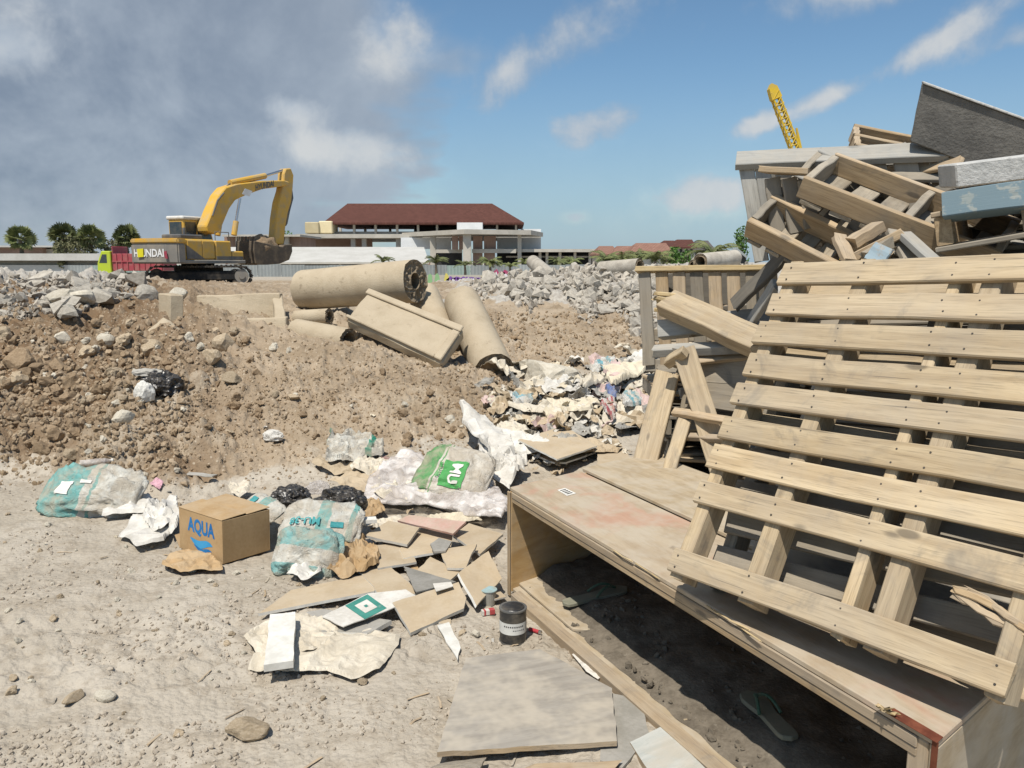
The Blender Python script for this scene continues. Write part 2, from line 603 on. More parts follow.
def m_ground():
    m, t = start('site_ground')
    g = t.n('ShaderNodeNewGeometry')
    v = g.outputs['Position']
    dirt = t.n('ShaderNodeAttribute', attribute_name='dirt').outputs['Fac']
    grey = t.n('ShaderNodeAttribute', attribute_name='grey').outputs['Fac']
    n1 = t.noise(v, 1.1, 4, 0.62, 0.3)
    n2 = t.noise(v, 9, 4, 0.65)
    n3 = t.noise(v, 60, 3, 0.65)
    vo = t.n('ShaderNodeTexVoronoi', {'Scale': 38.0}, feature='F1')
    t.link(v, vo.inputs['Vector'])
    vo2 = t.n('ShaderNodeTexVoronoi', {'Scale': 14.0}, feature='F1')
    t.link(t.vmath('ADD', v, t.n('ShaderNodeCombineXYZ', {0: t.math('MULTIPLY', n2, 0.05), 1: t.math('MULTIPLY', n3, 0.03), 2: 0.0}).outputs[0]).outputs[0], vo2.inputs['Vector'])
    dust = t.mix(t.remap(n1, 0.35, 0.68), (0.365, 0.318, 0.25), (0.455, 0.405, 0.33))
    dust = t.mix(t.remap(n2, 0.48, 0.68, 0, 0.6), dust, (0.28, 0.232, 0.172))
    dust = t.mix(t.remap(t.noise(v, 2.6, 5, 0.65, 0.7), 0.52, 0.68, 0, 0.55), dust, (0.30, 0.25, 0.185))
    dust = t.mix(t.remap(n3, 0.54, 0.70, 0, 0.45), dust, (0.50, 0.45, 0.375))
    coarse = t.n('ShaderNodeAttribute', attribute_name='coarse').outputs['Fac']
    brown = t.mix(t.remap(n1, 0.36, 0.66), (0.275, 0.21, 0.14), (0.405, 0.325, 0.232))
    brown = t.mix(t.math('MULTIPLY', coarse, t.remap(n1, 0.3, 0.6, 0.55, 1.0)), brown, (0.172, 0.112, 0.064))
    brown = t.mix(t.remap(n2, 0.46, 0.70, 0, 0.65), brown, (0.36, 0.285, 0.20))
    brown = t.mix(t.remap(t.noise(v, 0.55, 5, 0.65, 0.8), 0.52, 0.66, 0, 0.7), brown, (0.43, 0.365, 0.275))
    brown = t.mix(t.remap(t.noise(v, 0.8, 5, 0.65, 1.1), 0.55, 0.70, 0, 0.7), brown, (0.20, 0.145, 0.092))
    brown = t.mix(t.remap(n3, 0.60, 0.72, 0, 0.5), brown, (0.14, 0.095, 0.058))
    peb = t.n('ShaderNodeSeparateColor', {0: vo.outputs['Color']}).outputs[0]
    brown = t.mix(t.math('MULTIPLY', t.math('GREATER_THAN', peb, 0.86), t.remap(vo.outputs['Distance'], 0.25, 0.45, 0.6, 0)), brown, (0.50, 0.43, 0.33))
    gc = t.mix(t.remap(n2, 0.35, 0.65), (0.33, 0.30, 0.26), (0.46, 0.43, 0.375))
    edge = t.math('ADD', t.math('MULTIPLY', t.math('SUBTRACT', n2, 0.5), 0.8), dirt)
    col = t.mix(t.remap(edge, 0.3, 0.7), dust, brown)
    col = t.mix(t.remap(t.math('ADD', t.math('MULTIPLY', t.math('SUBTRACT', n2, 0.5), 0.6), grey), 0.3, 0.7), col, gc)
    h = t.math('ADD', t.math('MULTIPLY', n2, 0.9), t.math('ADD', t.math('MULTIPLY', n3, 0.35), t.math('MULTIPLY', vo.outputs['Distance'], -0.25)))
    h = t.math('ADD', h, t.math('MULTIPLY', vo2.outputs['Distance'], -0.25))
    finish(t, col, 0.97, h, 0.75, 0.028, 0.12)
    return m


GROUND = m_ground()

# ------------------------------------------------------------------ terrain


def _hash(ix, iy, s):
    v = np.sin(ix * 127.1 + iy * 311.7 + s * 74.7) * 43758.5453
    return v - np.floor(v)


def perlin(x, y, s=0):
    xi, yi = np.floor(x), np.floor(y)
    xf, yf = x - xi, y - yi
    u = xf * xf * xf * (xf * (xf * 6 - 15) + 10)
    v = yf * yf * yf * (yf * (yf * 6 - 15) + 10)

    def g(a, b):
        th = _hash(xi + a, yi + b, s) * 2 * np.pi
        return np.cos(th) * (xf - a) + np.sin(th) * (yf - b)
    n0 = g(0, 0) * (1 - u) + g(1, 0) * u
    n1 = g(0, 1) * (1 - u) + g(1, 1) * u
    return (n0 * (1 - v) + n1 * v) * 1.5


def fbm(x, y, o=4, s=0, gain=0.5):
    r, a, f = 0, 1, 1
    for i in range(o):
        r = r + a * perlin(x * f, y * f, s + i)
        a *= gain
        f *= 2.03
    return r


def clods(x, y, s=0):
    """rounded lumps of random height, one per cell"""
    xi, yi = np.floor(x), np.floor(y)
    best = np.zeros_like(x)
    for a in (-1, 0, 1):
        for b in (-1, 0, 1):
            cx, cy = xi + a, yi + b
            jx, jy = _hash(cx, cy, s), _hash(cx, cy, s + 9)
            r = 0.25 + 0.55 * _hash(cx, cy, s + 4)
            d2 = ((x - cx - jx) ** 2 + (y - cy - jy) ** 2) / (r * r)
            best = np.maximum(best, np.sqrt(np.maximum(1 - d2, 0)) * r)
    return best


_ctl = []
for _px in (-700, -300, 0, 150, 300, 450, 600, 750, 900, 1050, 1300, 1700):
    for _d in (1.0, 2.2, 3.6, 4.9):
        _ctl.append((_px, _d, 0.0))
    _ctl += [(_px, 65, 0.25), (_px, 100, 0.0), (_px, 250, 0.0), (_px, 800, 0.0), (_px, 3500, 0.0)]
_cols = {
    -500: [(480, 5.7), (380, 8.0), (330, 9.5), (300, 12), (288, 22), (281, 33)],
    -200: [(480, 5.7), (380, 8.0), (330, 9.5), (300, 12), (288, 22), (281, 33)],
    0: [(478, 5.8), (425, 6.8), (375, 8.2), (330, 9.8), (304, 12), (293, 16), (286, 22), (281, 33)],
    90: [(480, 5.7), (425, 6.8), (370, 8.3), (325, 10), (302, 12.5), (293, 16), (287, 22), (283, 33)],
    160: [(488, 5.5), (420, 6.9), (368, 8.4), (340, 9.4), (303, 11.5), (294, 15), (289, 22), (286, 33)],
    230: [(480, 5.6), (420, 6.9), (368, 8.4), (345, 9.3), (318, 10.6), (300, 13), (290, 20), (286.5, 33)],
    300: [(462, 5.9), (400, 7.3), (350, 9.0), (322, 10.6), (303, 13.5), (289, 22), (283, 33)],
    370: [(452, 6.1), (400, 7.4), (362, 8.8), (335, 10.2), (308, 13), (294, 20), (289, 43)],
    440: [(440, 6.4), (402, 7.5), (378, 8.6), (352, 10.2), (320, 13), (298, 20), (289, 43)],
    505: [(432, 6.8), (405, 7.9), (388, 9.0), (362, 10.6), (328, 13.5), (302, 18), (291, 24), (288, 43)],
    580: [(443, 6.3), (420, 7.0), (402, 8.0), (384, 9.2), (352, 11.5), (322, 14), (305, 17), (286, 22), (274, 28), (276, 42)],
    650: [(402, 8.0), (378, 9.6), (342, 12.5), (316, 15), (290, 20), (271, 28), (275, 42)],
    720: [(402, 8.0), (380, 9.6), (340, 13), (300, 18), (272, 28), (275, 42)],
}
for _px, _l in _cols.items():
    for _py, _d in _l:
        _ctl.append((_px, _d, at(_px, _py, _d).z))
for _px in (850, 1000, 1300, 1700):
    _ctl += [(_px, 6.5, 0.0), (_px, 9.0, 0.05), (_px, 18, 0.6), (_px, 28, 1.1), (_px, 42, 0.7)]
_ctl = np.array(_ctl)


def _feat(px, d):
    return np.stack([np.clip(px, -900, 1900) / 150.0, np.log(np.maximum(d, 0.8)) * 3.2], -1)


_fc = _feat(_ctl[:, 0], _ctl[:, 1])
_A = np.linalg.norm(_fc[:, None] - _fc[None], axis=-1)
_wt = np.linalg.solve(_A + np.eye(len(_A)) * 0.02, _ctl[:, 2])


def sstep(v, a, b):
    k = np.clip((v - a) / (b - a), 0, 1)
    return k * k * (3 - 2 * k)


def terrain(x, y):
    """height, dirt mask, grey mask"""
    d = np.maximum(y, 0.8)
    px = 512 + 800 * x / d
    z = np.zeros_like(x)
    for i in range(0, len(x), 60000):
        q = _feat(px[i:i + 60000], d[i:i + 60000])
        d2 = (q ** 2).sum(1)[:, None] + (_fc ** 2).sum(1)[None] - 2 * (q @ _fc.T)
        z[i:i + 60000] = np.sqrt(np.maximum(d2, 0)) @ _wt
    flat = sstep(y, 2.0, 5.3)
    z = z * flat
    z = np.where(y > 70, np.minimum(z, 0.3), z)
    edge = np.interp(px, [-900, 0, 60, 150, 240, 330, 420, 480, 520, 560, 700, 1900], [5.9, 5.9, 5.75, 5.5, 5.6, 5.9, 6.4, 6.7, 8.0, 10.3, 10.5, 9.5])
    w = fbm(x * 0.9, y * 0.9, 3, 3) * 0.35
    dirt = sstep(y + w, edge - 0.35, edge + 0.35) * (1 - sstep(y, 45, 75))
    g1 = sstep(y + w * 6, 15.5, 18.0) * sstep(px + w * 150, 450, 510)
    g2 = sstep(y + w * 4, 13.0, 15.0) * (1 - sstep(px, 100, 150)) * (1 - sstep(y, 26, 30))
    grey = np.maximum(np.maximum(g1, g2), sstep(y, 60, 90) * 0.6)
    nearm = 1 - sstep(y, 40, 70)
    micro = fbm(x * 0.7, y * 0.7, 3, 11) * 0.05 * flat * nearm + fbm(x * 1.3, y * 1.3, 3, 61) * 0.018 * (1 - dirt) * (y < 12)
    # fine gravelly ground in front
    fl = (1 - dirt)
    bump = np.maximum(fbm(x * 0.8, y * 0.8, 2, 40), 0)
    micro += fl * nearm * (fbm(x * 2.1, y * 2.1, 4, 21) * 0.010 + clods(x * 14, y * 14, 2) * 0.024 * np.clip(bump * 2.4, 0, 1) + clods(x * 40, y * 40, 5) * 0.004 + clods(x * 26, y * 26, 15) * 0.006)
    # lumpy excavated soil, coarser to the left
    co = 1 - sstep(px, 130, 300)
    rl = dirt * nearm
    lump = fbm(x * 3, y * 3, 4, 31)
    micro += rl * (lump * (0.03 + 0.06 * co) + clods(x * 3.1 + lump * 0.3, y * 3.1, 7) * (0.05 + 0.20 * co) + clods(x * 8 + lump * .2, y * 8, 8) * (0.045 + 0.04 * co)
                   + clods(x * 19, y * 19, 12) * 0.045 + clods(x * 40, y * 40, 14) * 0.02)
    micro += grey * nearm * (clods(x * 1.3, y * 1.3, 17) * 0.25 + clods(x * 3.5, y * 3.5, 18) * 0.1)
    return z + micro, dirt, grey, co * dirt


def build_ground():
    rr = [0.5]
    while rr[-1] < 80:
        r = rr[-1]
        st = 0.012 if r < 3.0 else (0.0062 if r < 14 else 0.013)
        rr.append(r * (1 + st))
    while rr[-1] < 4200:
        rr.append(rr[-1] * 1.22)
    rr = np.array(rr)
    fine = np.linspace(R(-37), R(37), 660)
    co = np.linspace(R(37), R(323), 44)[1:-1]
    aa = np.concatenate([fine, co])
    nr, na = len(rr), len(aa)
    A, RR = np.meshgrid(aa, rr)
    X, Y = (RR * np.sin(A)).ravel(), (RR * np.cos(A)).ravel()
    Z, D, Gm, Cm = terrain(X, Y)
    co3 = np.column_stack([X, Y, Z])
    co3 = np.vstack([co3, [[0, 0, 0]]])
    i, j = np.meshgrid(np.arange(nr - 1), np.arange(na), indexing='ij')
    j2 = (j + 1) % na
    q = np.stack([i * na + j, i * na + j2, (i + 1) * na + j2, (i + 1) * na + j], -1).reshape(-1, 4)[:, ::-1]
    tri = np.array([(len(X), (k + 1) % na, k) for k in range(na)])
    me = bpy.data.meshes.new('ground')
    nv, nq, ntr = len(co3), len(q), len(tri)
    me.vertices.add(nv)
    me.vertices.foreach_set('co', co3.ravel())
    me.loops.add(nq * 4 + ntr * 3)
    me.loops.foreach_set('vertex_index', np.concatenate([q.ravel(), tri.ravel()]).astype(np.int32))
    me.polygons.add(nq + ntr)
    me.polygons.foreach_set('loop_start', np.concatenate([np.arange(nq) * 4, nq * 4 + np.arange(ntr) * 3]).astype(np.int32))
    me.polygons.foreach_set('use_smooth', np.ones(nq + ntr, dtype=bool))
    me.update(calc_edges=True)
    for nm, arr in (('dirt', D), ('grey', Gm), ('coarse', Cm)):
        a = me.attributes.new(nm, 'FLOAT', 'POINT')
        a.data.foreach_set('value', np.append(arr, 0).astype(np.float32))
    me.materials.append(GROUND)
    o = mk('ground', me)
    tag(o, kind='structure')
    # triangles near the camera for putting things down on it
    m = (rr < 60).sum()
    keep = q[(q.max(1) < m * na)]
    keep = keep[(keep % na).max(1) < 660]
    return o, BVHTree.FromPolygons([tuple(v) for v in co3[:m * na].tolist()], keep.tolist())


ground, GBVH = build_ground()


def gz(x, y):
    h = GBVH.ray_cast(Vector((x, y, 30)), Vector((0, 0, -1)))
    if h[0] is not None:
        return h[0].z
    return float(terrain(np.array([x * 1.0]), np.array([y * 1.0]))[0][0])


def hit(px, py):
    d = ray(px, py)
    h = GBVH.ray_cast(Vector((0, 0, CAM_H)), d)
    return h[0] if h[0] is not None else G(px, py, 0)

# ------------------------------------------------------------------ far background: buildings, fence, trees
B_CONC = m_rough('building_concrete', (0.42, 0.39, 0.33), (0.52, 0.48, 0.41), 0.6, 0.9, 0.1, 0.02, 0.3, (0.30, 0.27, 0.22), 0.05, fine=6)
B_WHITE = m_rough('white_wall', (0.68, 0.69, 0.68), (0.78, 0.79, 0.78), 0.5, 0.85, 0.05, 0.02, 0.2, (0.5, 0.5, 0.47), 0.03, fine=5)
B_BROWN = m_rough('brown_infill_wall', (0.25, 0.165, 0.125), (0.33, 0.225, 0.175), 0.7, 0.9, 0.1, 0.02, 0.2, (0.2, 0.13, 0.1), 0.05, fine=6)
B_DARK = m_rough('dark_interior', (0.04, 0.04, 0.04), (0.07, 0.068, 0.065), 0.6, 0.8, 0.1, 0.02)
B_CREAM = m_rough('cream_wall', (0.60, 0.50, 0.30), (0.68, 0.58, 0.37), 0.6, 0.85, 0.05, 0.02, fine=6)
B_ROOFW = m_rough('pale_sheet_roof', (0.44, 0.425, 0.385), (0.53, 0.515, 0.475), 0.4, 0.8, 0.08, 0.02, 0.25, (0.42, 0.39, 0.33), 0.04, fine=4)
FENCE_G = m_rough('grey_fence_sheet', (0.24, 0.255, 0.25), (0.31, 0.33, 0.32), 0.5, 0.75, 0.1, 0.02, 0.3, (0.24, 0.27, 0.25), 0.1, fine=5)
FENCE_T = m_rough('green_fence_sheet', (0.24, 0.32, 0.28), (0.32, 0.39, 0.35), 0.5, 0.75, 0.1, 0.02, 0.3, (0.2, 0.24, 0.22), 0.1, fine=5)
LEAF = m_rough('palm_leaf', (0.085, 0.11, 0.035), (0.19, 0.20, 0.075), 1.5, 0.6, 0.0, 0.01, 0.3, (0.22, 0.19, 0.09), 0.25, spec=0.4, fine=8)
LEAF_D = m_rough('dry_bush_leaf', (0.10, 0.105, 0.05), (0.20, 0.19, 0.10), 1.5, 0.7, 0.0, 0.01, 0.3, (0.26, 0.22, 0.13), 0.2, fine=8)
LEAF_G = m_rough('fresh_leaf', (0.05, 0.11, 0.02), (0.11, 0.20, 0.045), 1.5, 0.6, 0.0, 0.01, 0.2, (0.2, 0.22, 0.08), 0.25, fine=8)
BARK = m_rough('bark', (0.13, 0.105, 0.075), (0.24, 0.20, 0.15), 2, 0.95, 0.4, 0.03)


def m_tiles(name, c1, c2, rowsize=0.45):
    m, t = start(name)
    tc = t.n('ShaderNodeTexCoord')
    v = tc.outputs['Object']
    br = t.n('ShaderNodeTexBrick', {'Color1': c1, 'Color2': c2, 'Mortar': tuple(q * 0.6 for q in c1), 'Scale': 1.0, 'Mortar Size': 0.03, 'Brick Width': 0.5, 'Row Height': rowsize})
    t.link(v, br.inputs['Vector'])
    n = t.noise(v, 0.35, 5, 0.65)
    col = t.mix(t.remap(n, 0.35, 0.7, 0, 0.5), br.outputs['Color'], tuple(q * 0.7 for q in c2))
    finish(t, col, 0.9, br.outputs['Fac'], 0.3, 0.03, 0.15)
    return m


ROOF_R = m_tiles('red_tile_roof', (0.098, 0.042, 0.032), (0.135, 0.058, 0.044))
ROOF_P = m_tiles('faded_tile_roof', (0.25, 0.135, 0.10), (0.31, 0.175, 0.13))


def far_box(name, p0, p1, q0, q1, Y, depth, mat, parent, bev=0.0):
    """box whose front face stands at distance Y and spans the measured frame p0..p1, q0 (top)..q1 (bottom)"""
    a, b = at(p0, q1, Y), at(p1, q0, Y)
    return boxo(name, a.x, b.x, Y, Y + depth, a.z, b.z, mat, parent, bev)


def hip_roof(name, e0, e1, r0, r1, qe, qr, Y, depth, mat, parent, thick=0.35):
    """hipped roof: eaves e0..e1 at qe, ridge r0..r1 at qr set back by half the depth"""
    A, Bp = at(e0, qe, Y), at(e1, qe, Y)
    ym = Y + depth / 2
    r_0, r_1 = at(r0, qr, ym), at(r1, qr, ym)
    zr = (r_0.z + r_1.z) / 2
    vs = [A, Bp, Vector((Bp.x, Y + depth, Bp.z)), Vector((A.x, Y + depth, A.z)), Vector((r_0.x, ym, zr)), Vector((r_1.x, ym, zr))]
    lo = [Vector((v.x, v.y, v.z - thick)) for v in vs[:4]]
    vs += lo
    fs = [(0, 1, 5, 4), (1, 2, 5), (2, 3, 4, 5), (3, 0, 4), (6, 9, 8, 7), (0, 6, 7, 1), (1, 7, 8, 2), (2, 8, 9, 3), (3, 9, 6, 0)]
    return mk(name, pymesh(name, vs, fs), parent, mat)


# --- main hall with the red roof, an unfinished concrete frame
YB = 150
hall = empty('building', (at(430, 270, YB).x, YB, 0), label='large unfinished concrete hall with a long dark red hipped roof', cat='building')
hall_inv = Matrix.Translation(-hall.location)


def on(parent, objs):
    for o in objs:
        o.matrix_basis = Matrix.Translation(-parent.location) @ o.matrix_basis


parts = []
_rf = hip_roof('roof', 323, 524, 347.5, 492, 222.5, 203.5, YB, 22, ROOF_R, hall)
parts.append(_rf)
for i, p in enumerate((333.5, 354, 375.5, 397, 418, 437, 463, 478, 497, 516)):
    parts.append(far_box('column', p - 1, p + 1, 222, 234, YB + 1.5, 0.5, B_CONC, hall))
for i, p in enumerate((340, 365, 390, 415, 440, 470, 500)):
    parts.append(far_box('rear_column', p - 1, p + 1, 221.6, 234, YB + 19, 0.5, B_CONC, hall))
parts.append(far_box('parapet', 331, 520, 231.5, 234, YB + 2.4, 0.3, B_CONC, hall))
parts.append(far_box('shade_panel', 415, 470, 223, 234, YB + 9, 0.3, B_DARK, hall))  # dark sheets put in for the shaded void behind the columns
parts.append(far_box('shade_panel', 498, 518, 223, 234, YB + 9, 0.3, B_DARK, hall))
parts.append(far_box('white_box', 457, 482.5, 222.5, 231, YB - 2.5, 3, B_WHITE, hall))
parts.append(far_box('water_tank', 305, 318.5, 222, 233.5, YB - 1, 5, B_CREAM, hall, 0.15))
parts.append(far_box('water_tank', 318.9, 332, 221, 233.5, YB - 0.4, 5, B_CREAM, hall, 0.15))
parts.append(far_box('floor_slab', 296, 420, 234, 238, YB - 4, 30, B_CONC, hall))
parts.append(far_box('floor_slab', 420.5, 541, 234.2, 237.5, YB - 1, 26, B_CONC, hall))
parts.append(far_box('end_wall', 521, 541, 229, 249, YB + 14, 6, B_WHITE, hall))
parts.append(far_box('wall', 300, 372, 238, 247, YB + 2, 0.4, B_BROWN, hall))
for p in (306, 353, 364, 398):
    parts.append(far_box('pillar', p - 2, p + 2, 238, 250, YB - 3, 0.8, B_CONC, hall))
for (a, b, c, d) in ((401, 430, 237.5, 249), (435, 451, 237.5, 250)):
    parts.append(far_box('white_wall', a, b, c, d, YB - 4.6, 0.4, B_WHITE, hall))
parts.append(far_box('white_wall', 497, 541, 237.6, 249, YB - 2.6, 0.4, B_WHITE, hall))
# portico standing out to the front
YP = 132
pc = [at(402, 236.5, YP + 16), at(464, 229.2, YP), at(531, 232.0, YP + 4), at(543, 233.2, YP + 15)]
zt_ = pc[1].z
pc = [Vector((p.x, p.y, zt_)) for p in pc]
parts.append(mk('canopy_slab', bm_mesh('canopy_slab', prism(pc, (0, 0, -0.75))), hall, B_CONC))
for p, w, Yq in ((433, 2.6, YP + 9), (467, 3.8, YP + 1.2), (519.5, 2.0, YP + 5)):
    parts.append(far_box('portico_column', p - w, p + w, 233, 271, Yq, 1.0, B_CONC, hall))
parts.append(far_box('beam', 436, 462, 249.5, 253, YP + 6, 0.6, B_CONC, hall))
parts.append(far_box('beam', 472, 516, 249, 253, YP + 4, 0.6, B_CONC, hall))
for (a, b, c, d) in ((452, 458, 236, 249.5), (459, 463, 236, 249.5), (473, 482.5, 236, 249), (484, 496, 236, 249), (473, 482.5, 253, 268), (484, 495, 253, 268)):
    parts.append(far_box('infill_wall', a, b, c, d, YP + 4.8, 0.4, B_BROWN, hall))
parts.append(far_box('hall_shade_panel', 436, 462, 253, 270, YP + 9.5, 0.4, B_DARK, hall))  # dark sheets stand in for the shade under portico and wing
parts.append(far_box('hall_shade_panel', 497, 600, 252, 270, YP + 11, 0.4, B_DARK, hall))
parts.append(far_box('ground_wall', 300, 433, 262, 271, YP + 12, 0.4, B_BROWN, hall))
# single-storey wing to the right
parts.append(far_box('wing_slab', 498, 598, 249, 252, YP + 5.5, 24, B_CONC, hall))
parts.append(far_box('wing_slab', 506, 596, 256, 257.6, YP + 8, 2, B_CONC, hall))
for p in (540, 547, 560, 575, 590):
    parts.append(far_box('wing_column', p - 1.4, p + 1.4, 252, 270, YP + 7, 0.7, B_CONC, hall))
on(hall, parts)

# --- pale roofed long shed in front and the low buildings at the left
shed = empty('shed', (at(330, 272, 104).x, 104, 0), label='long low shed with a pale sloping sheet roof below the red-roofed hall', cat='shed')
parts = []
a, b = at(228, 262, 100), at(429, 262, 100)
a2, b2 = at(228, 247, 112), at(424, 247, 112)
parts.append(mk('roof', bm_mesh('roof', prism([a, b, b2, a2], (0, 0, -0.25))), shed, B_ROOFW))
parts.append(far_box('wall', 232, 422, 263.5, 273, 104, 7, B_CONC, shed))
parts.append(far_box('fascia', 228, 429, 262.5, 264, 99.9, 0.12, B_CONC, shed))
for p in (240, 290, 340, 390):
    parts.append(far_box('post', p - 1, p + 1, 263, 273, 101, 0.3, B_CONC, shed))
on(shed, parts)
shed2 = empty('shed', (at(290, 240, 128).x, 128, 0), label='flat-roofed concrete building behind the excavator bucket', cat='building')
parts = [far_box('roof_slab', 222, 300, 234.5, 236.5, 126, 14, B_CONC, shed2), far_box('wall', 226, 300, 237, 272, 128, 10, B_BROWN, shed2)]
for p in (238, 262, 286):
    parts.append(far_box('pillar', p - 2, p + 2, 237, 250, 127, 0.8, B_CONC, shed2))
on(shed2, parts)
low = empty('building', (at(50, 272, 96).x, 96, 0), label='low long building with pale roof edge at the far left', cat='building')
parts = [far_box('roof', -120, 112, 253.5, 260.5, 94, 9, B_ROOFW, low), far_box('shadow_gap', -118, 110, 260.7, 264.8, 95.5, 6, B_CONC, low),
         far_box('wall', -118, 110, 265, 274, 94.6, 6, B_ROOFW, low)]
on(low, parts)
low2 = empty('building', (at(20, 260, 118).x, 118, 0), label='brown walled flat building rising behind the low one, far left', cat='building')
parts = [far_box('roof', -100, 54, 245.5, 247.2, 116, 10, B_ROOFW, low2), far_box('wall', -98, 42, 247.4, 272, 117, 8, B_BROWN, low2),
         far_box('annex', 44, 63, 249, 272, 118, 6, B_CONC, low2)]
on(low2, parts)

# --- site fence of corrugated sheets, each sheet its own piece
fence = empty('site_fence', (0, 82, 0), label='grey and green corrugated sheet fence along the back of the site', cat='fence')


def corr(w, h):
    n = max(4, int(w / 0.16))
    vs = []
    for i in range(n + 1):
        yy = 0.03 if i % 2 else -0.03
        vs += [(w * i / n, yy, 0), (w * i / n, yy, h)]
    fs = [(2 * i, 2 * i + 2, 2 * i + 3, 2 * i + 1) for i in range(n)]
    return pymesh('sheet', vs, fs)


_cs = [corr(2.38, 1.4), corr(2.38, 1.4)]
_cs[0].materials.append(FENCE_G)
_cs[1].materials.append(FENCE_T)
for i in range(26):
    x = -45 + i * 2.4
    k = 1 if (x < -33 and x > -43) or i in (16,) else 0
    mk('sheet', _cs[k], fence, None, Matrix.Translation((x, random.uniform(-.03, .03), -0.1 + random.uniform(-.05, .1))))
boxo('rail', -45, 17, 0.06, 0.14, 1.0, 1.1, FENCE_G, fence)

# --- painted wall in front of the palms
YG = 45
wall = empty('graffiti_wall', (at(470, 282, YG).x, YG, 0.1), label='low grey wall covered in purple and white spray lettering', cat='wall')
parts = [far_box('wall', 424, 528, 275, 290, YG, 0.2, B_CONC, wall)]
PUR = m_plain('purple_spray', (0.20, 0.09, 0.36), 0.8, 0.2)
WHI = m_plain('white_spray', (0.72, 0.70, 0.72), 0.8, 0.2)
YEL = m_plain('yellow_spray', (0.62, 0.55, 0.14), 0.8, 0.2)
RED = m_plain('magenta_spray', (0.38, 0.05, 0.14), 0.8, 0.2)
GRS = m_plain('green_spray', (0.25, 0.45, 0.22), 0.8, 0.2)
_r = random.Random(5)


def blobpoly(cx, cz, w, h, y, n=9):
    return [Vector((cx + w * math.cos(k * 6.283 / n) * _r.uniform(.6, 1.15), y, cz + h * math.sin(k * 6.283 / n) * _r.uniform(.7, 1.15))) for k in range(n)]


k = 0
x = 450.0
while x < 521:
    cz = at(x, 281.5, YG).z
    cx = at(x, 281, YG).x
    big = x > 486
    w, h = (0.22, 0.42) if big else (0.17, 0.22)
    if big:
        cz += 0.18
    parts.append(mk('spray_outline', bm_mesh('s', prism(blobpoly(cx, cz, w * 1.25, h * 1.25, YG - 0.006), (0, -0.004, 0))), wall, RED if big else PUR))
    parts.append(mk('spray_letter', bm_mesh('s', prism(blobpoly(cx, cz, w * .72, h * .8, YG - 0.014), (0, -0.004, 0))), wall, WHI if (k % 2 or big) else PUR))
    x += 4.9 if big else 3.3
    k += 1
for (p, c) in ((447, YEL), (484, YEL), (430, GRS), (437, GRS)):
    parts.append(mk('spray_mark', bm_mesh('s', prism(blobpoly(at(p, 280, YG).x, at(p, 280.5, YG).z, .16, .45, YG - 0.006), (0, -0.004, 0))), wall, c))
on(wall, parts)


# --- houses at the right
def house(p0, p1, r0, r1, qe, qr, qb, Y, dep, label, roofm=ROOF_P):
    h = empty('house', (at((p0 + p1) / 2, qb, Y).x, Y, 0), label=label, cat='house', group='houses on the skyline')
    ps = [hip_roof('roof', p0, p1, r0, r1, qe, qr, Y, dep, roofm, h, 0.2), far_box('wall', p0 + 1.5, p1 - 1.5, qe + .3, qb, Y + 0.8, dep - 1.6, B_CONC, h)]
    w = (p1 - p0) / 5
    for i in range(4):
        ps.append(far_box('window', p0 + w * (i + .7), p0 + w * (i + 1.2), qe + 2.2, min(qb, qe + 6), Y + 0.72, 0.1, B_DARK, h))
    on(h, ps)


house(596, 619, 599, 613, 254, 246, 270, 120, 10, 'brown tiled house furthest left in the skyline row')
house(612, 640, 617, 634, 254, 246, 270, 118, 10, 'brown tiled house second from left in the skyline row')
house(630, 674, 636, 666, 253, 243, 270, 115, 10, 'wide house with faded tiled roof in the middle of the skyline row')
house(661, 678, 664, 674, 246.5, 240.5, 270, 128, 8, 'small red tiled roof peeking behind the wide faded roof', ROOF_R)
house(671, 697, 677, 692, 247, 239.5, 270, 122, 10, 'red tiled house right of the wide faded roof', ROOF_R)
house(692, 716, 696, 708, 250, 240.5, 270, 126, 10, 'dark grey roofed house next to the pallets', m_tiles('dark_tile_roof', (0.10, 0.09, 0.085), (0.15, 0.135, 0.125)))
hut = empty('hut', (at(738, 262, 40).x, 40, 0), label='small hut with pale grey gable sheet roof beside the pallets', cat='hut')
ga, gb, gt = at(727, 258, 40), at(747, 256, 40), at(737, 247.5, 40)
parts = [mk('roof', bm_mesh('r', prism([ga, gt, gb, gb - Vector((0, 0, .12)), gt - Vector((0, 0, .14)), ga - Vector((0, 0, .12))], (0.6, 3, 0))), hut, FENCE_G),
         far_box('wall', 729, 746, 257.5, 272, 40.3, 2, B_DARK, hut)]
on(hut, parts)


# --- vegetation
def leafmass(bm, c, rad, n, size, rnd, flat=1.0):
    for i in range(n):
        while True:
            p = Vector((rnd.uniform(-1, 1), rnd.uniform(-1, 1), rnd.uniform(-1, 1)))
            if 0.15 < p.length < 1:
                break
        p = Vector((p.x * rad[0], p.y * rad[1], p.z * rad[2])) + Vector(c)
        d = Vector((rnd.uniform(-1, 1), rnd.uniform(-1, 1), rnd.uniform(-.6, 1))).normalized()
        e = d.orthogonal().normalized()
        e.rotate(Matrix.Rotation(rnd.uniform(0, 6.28), 3, d))
        s = size * rnd.uniform(.6, 1.3)
        f = d.cross(e)
        vs = [bm.verts.new(p + e * s), bm.verts.new(p + f * s * .45), bm.verts.new(p - e * s * .8), bm.verts.new(p - f * s * .45)]
        bm.faces.new(vs)


def trunk_bm(bm, pts, r0, r1, seg=8):
    for i in range(len(pts) - 1):
        a = r0 + (r1 - r0) * i / (len(pts) - 1)
        b = r0 + (r1 - r0) * (i + 1) / (len(pts) - 1)
        tube_bm(bm, pts[i], pts[i + 1], a, b, seg)


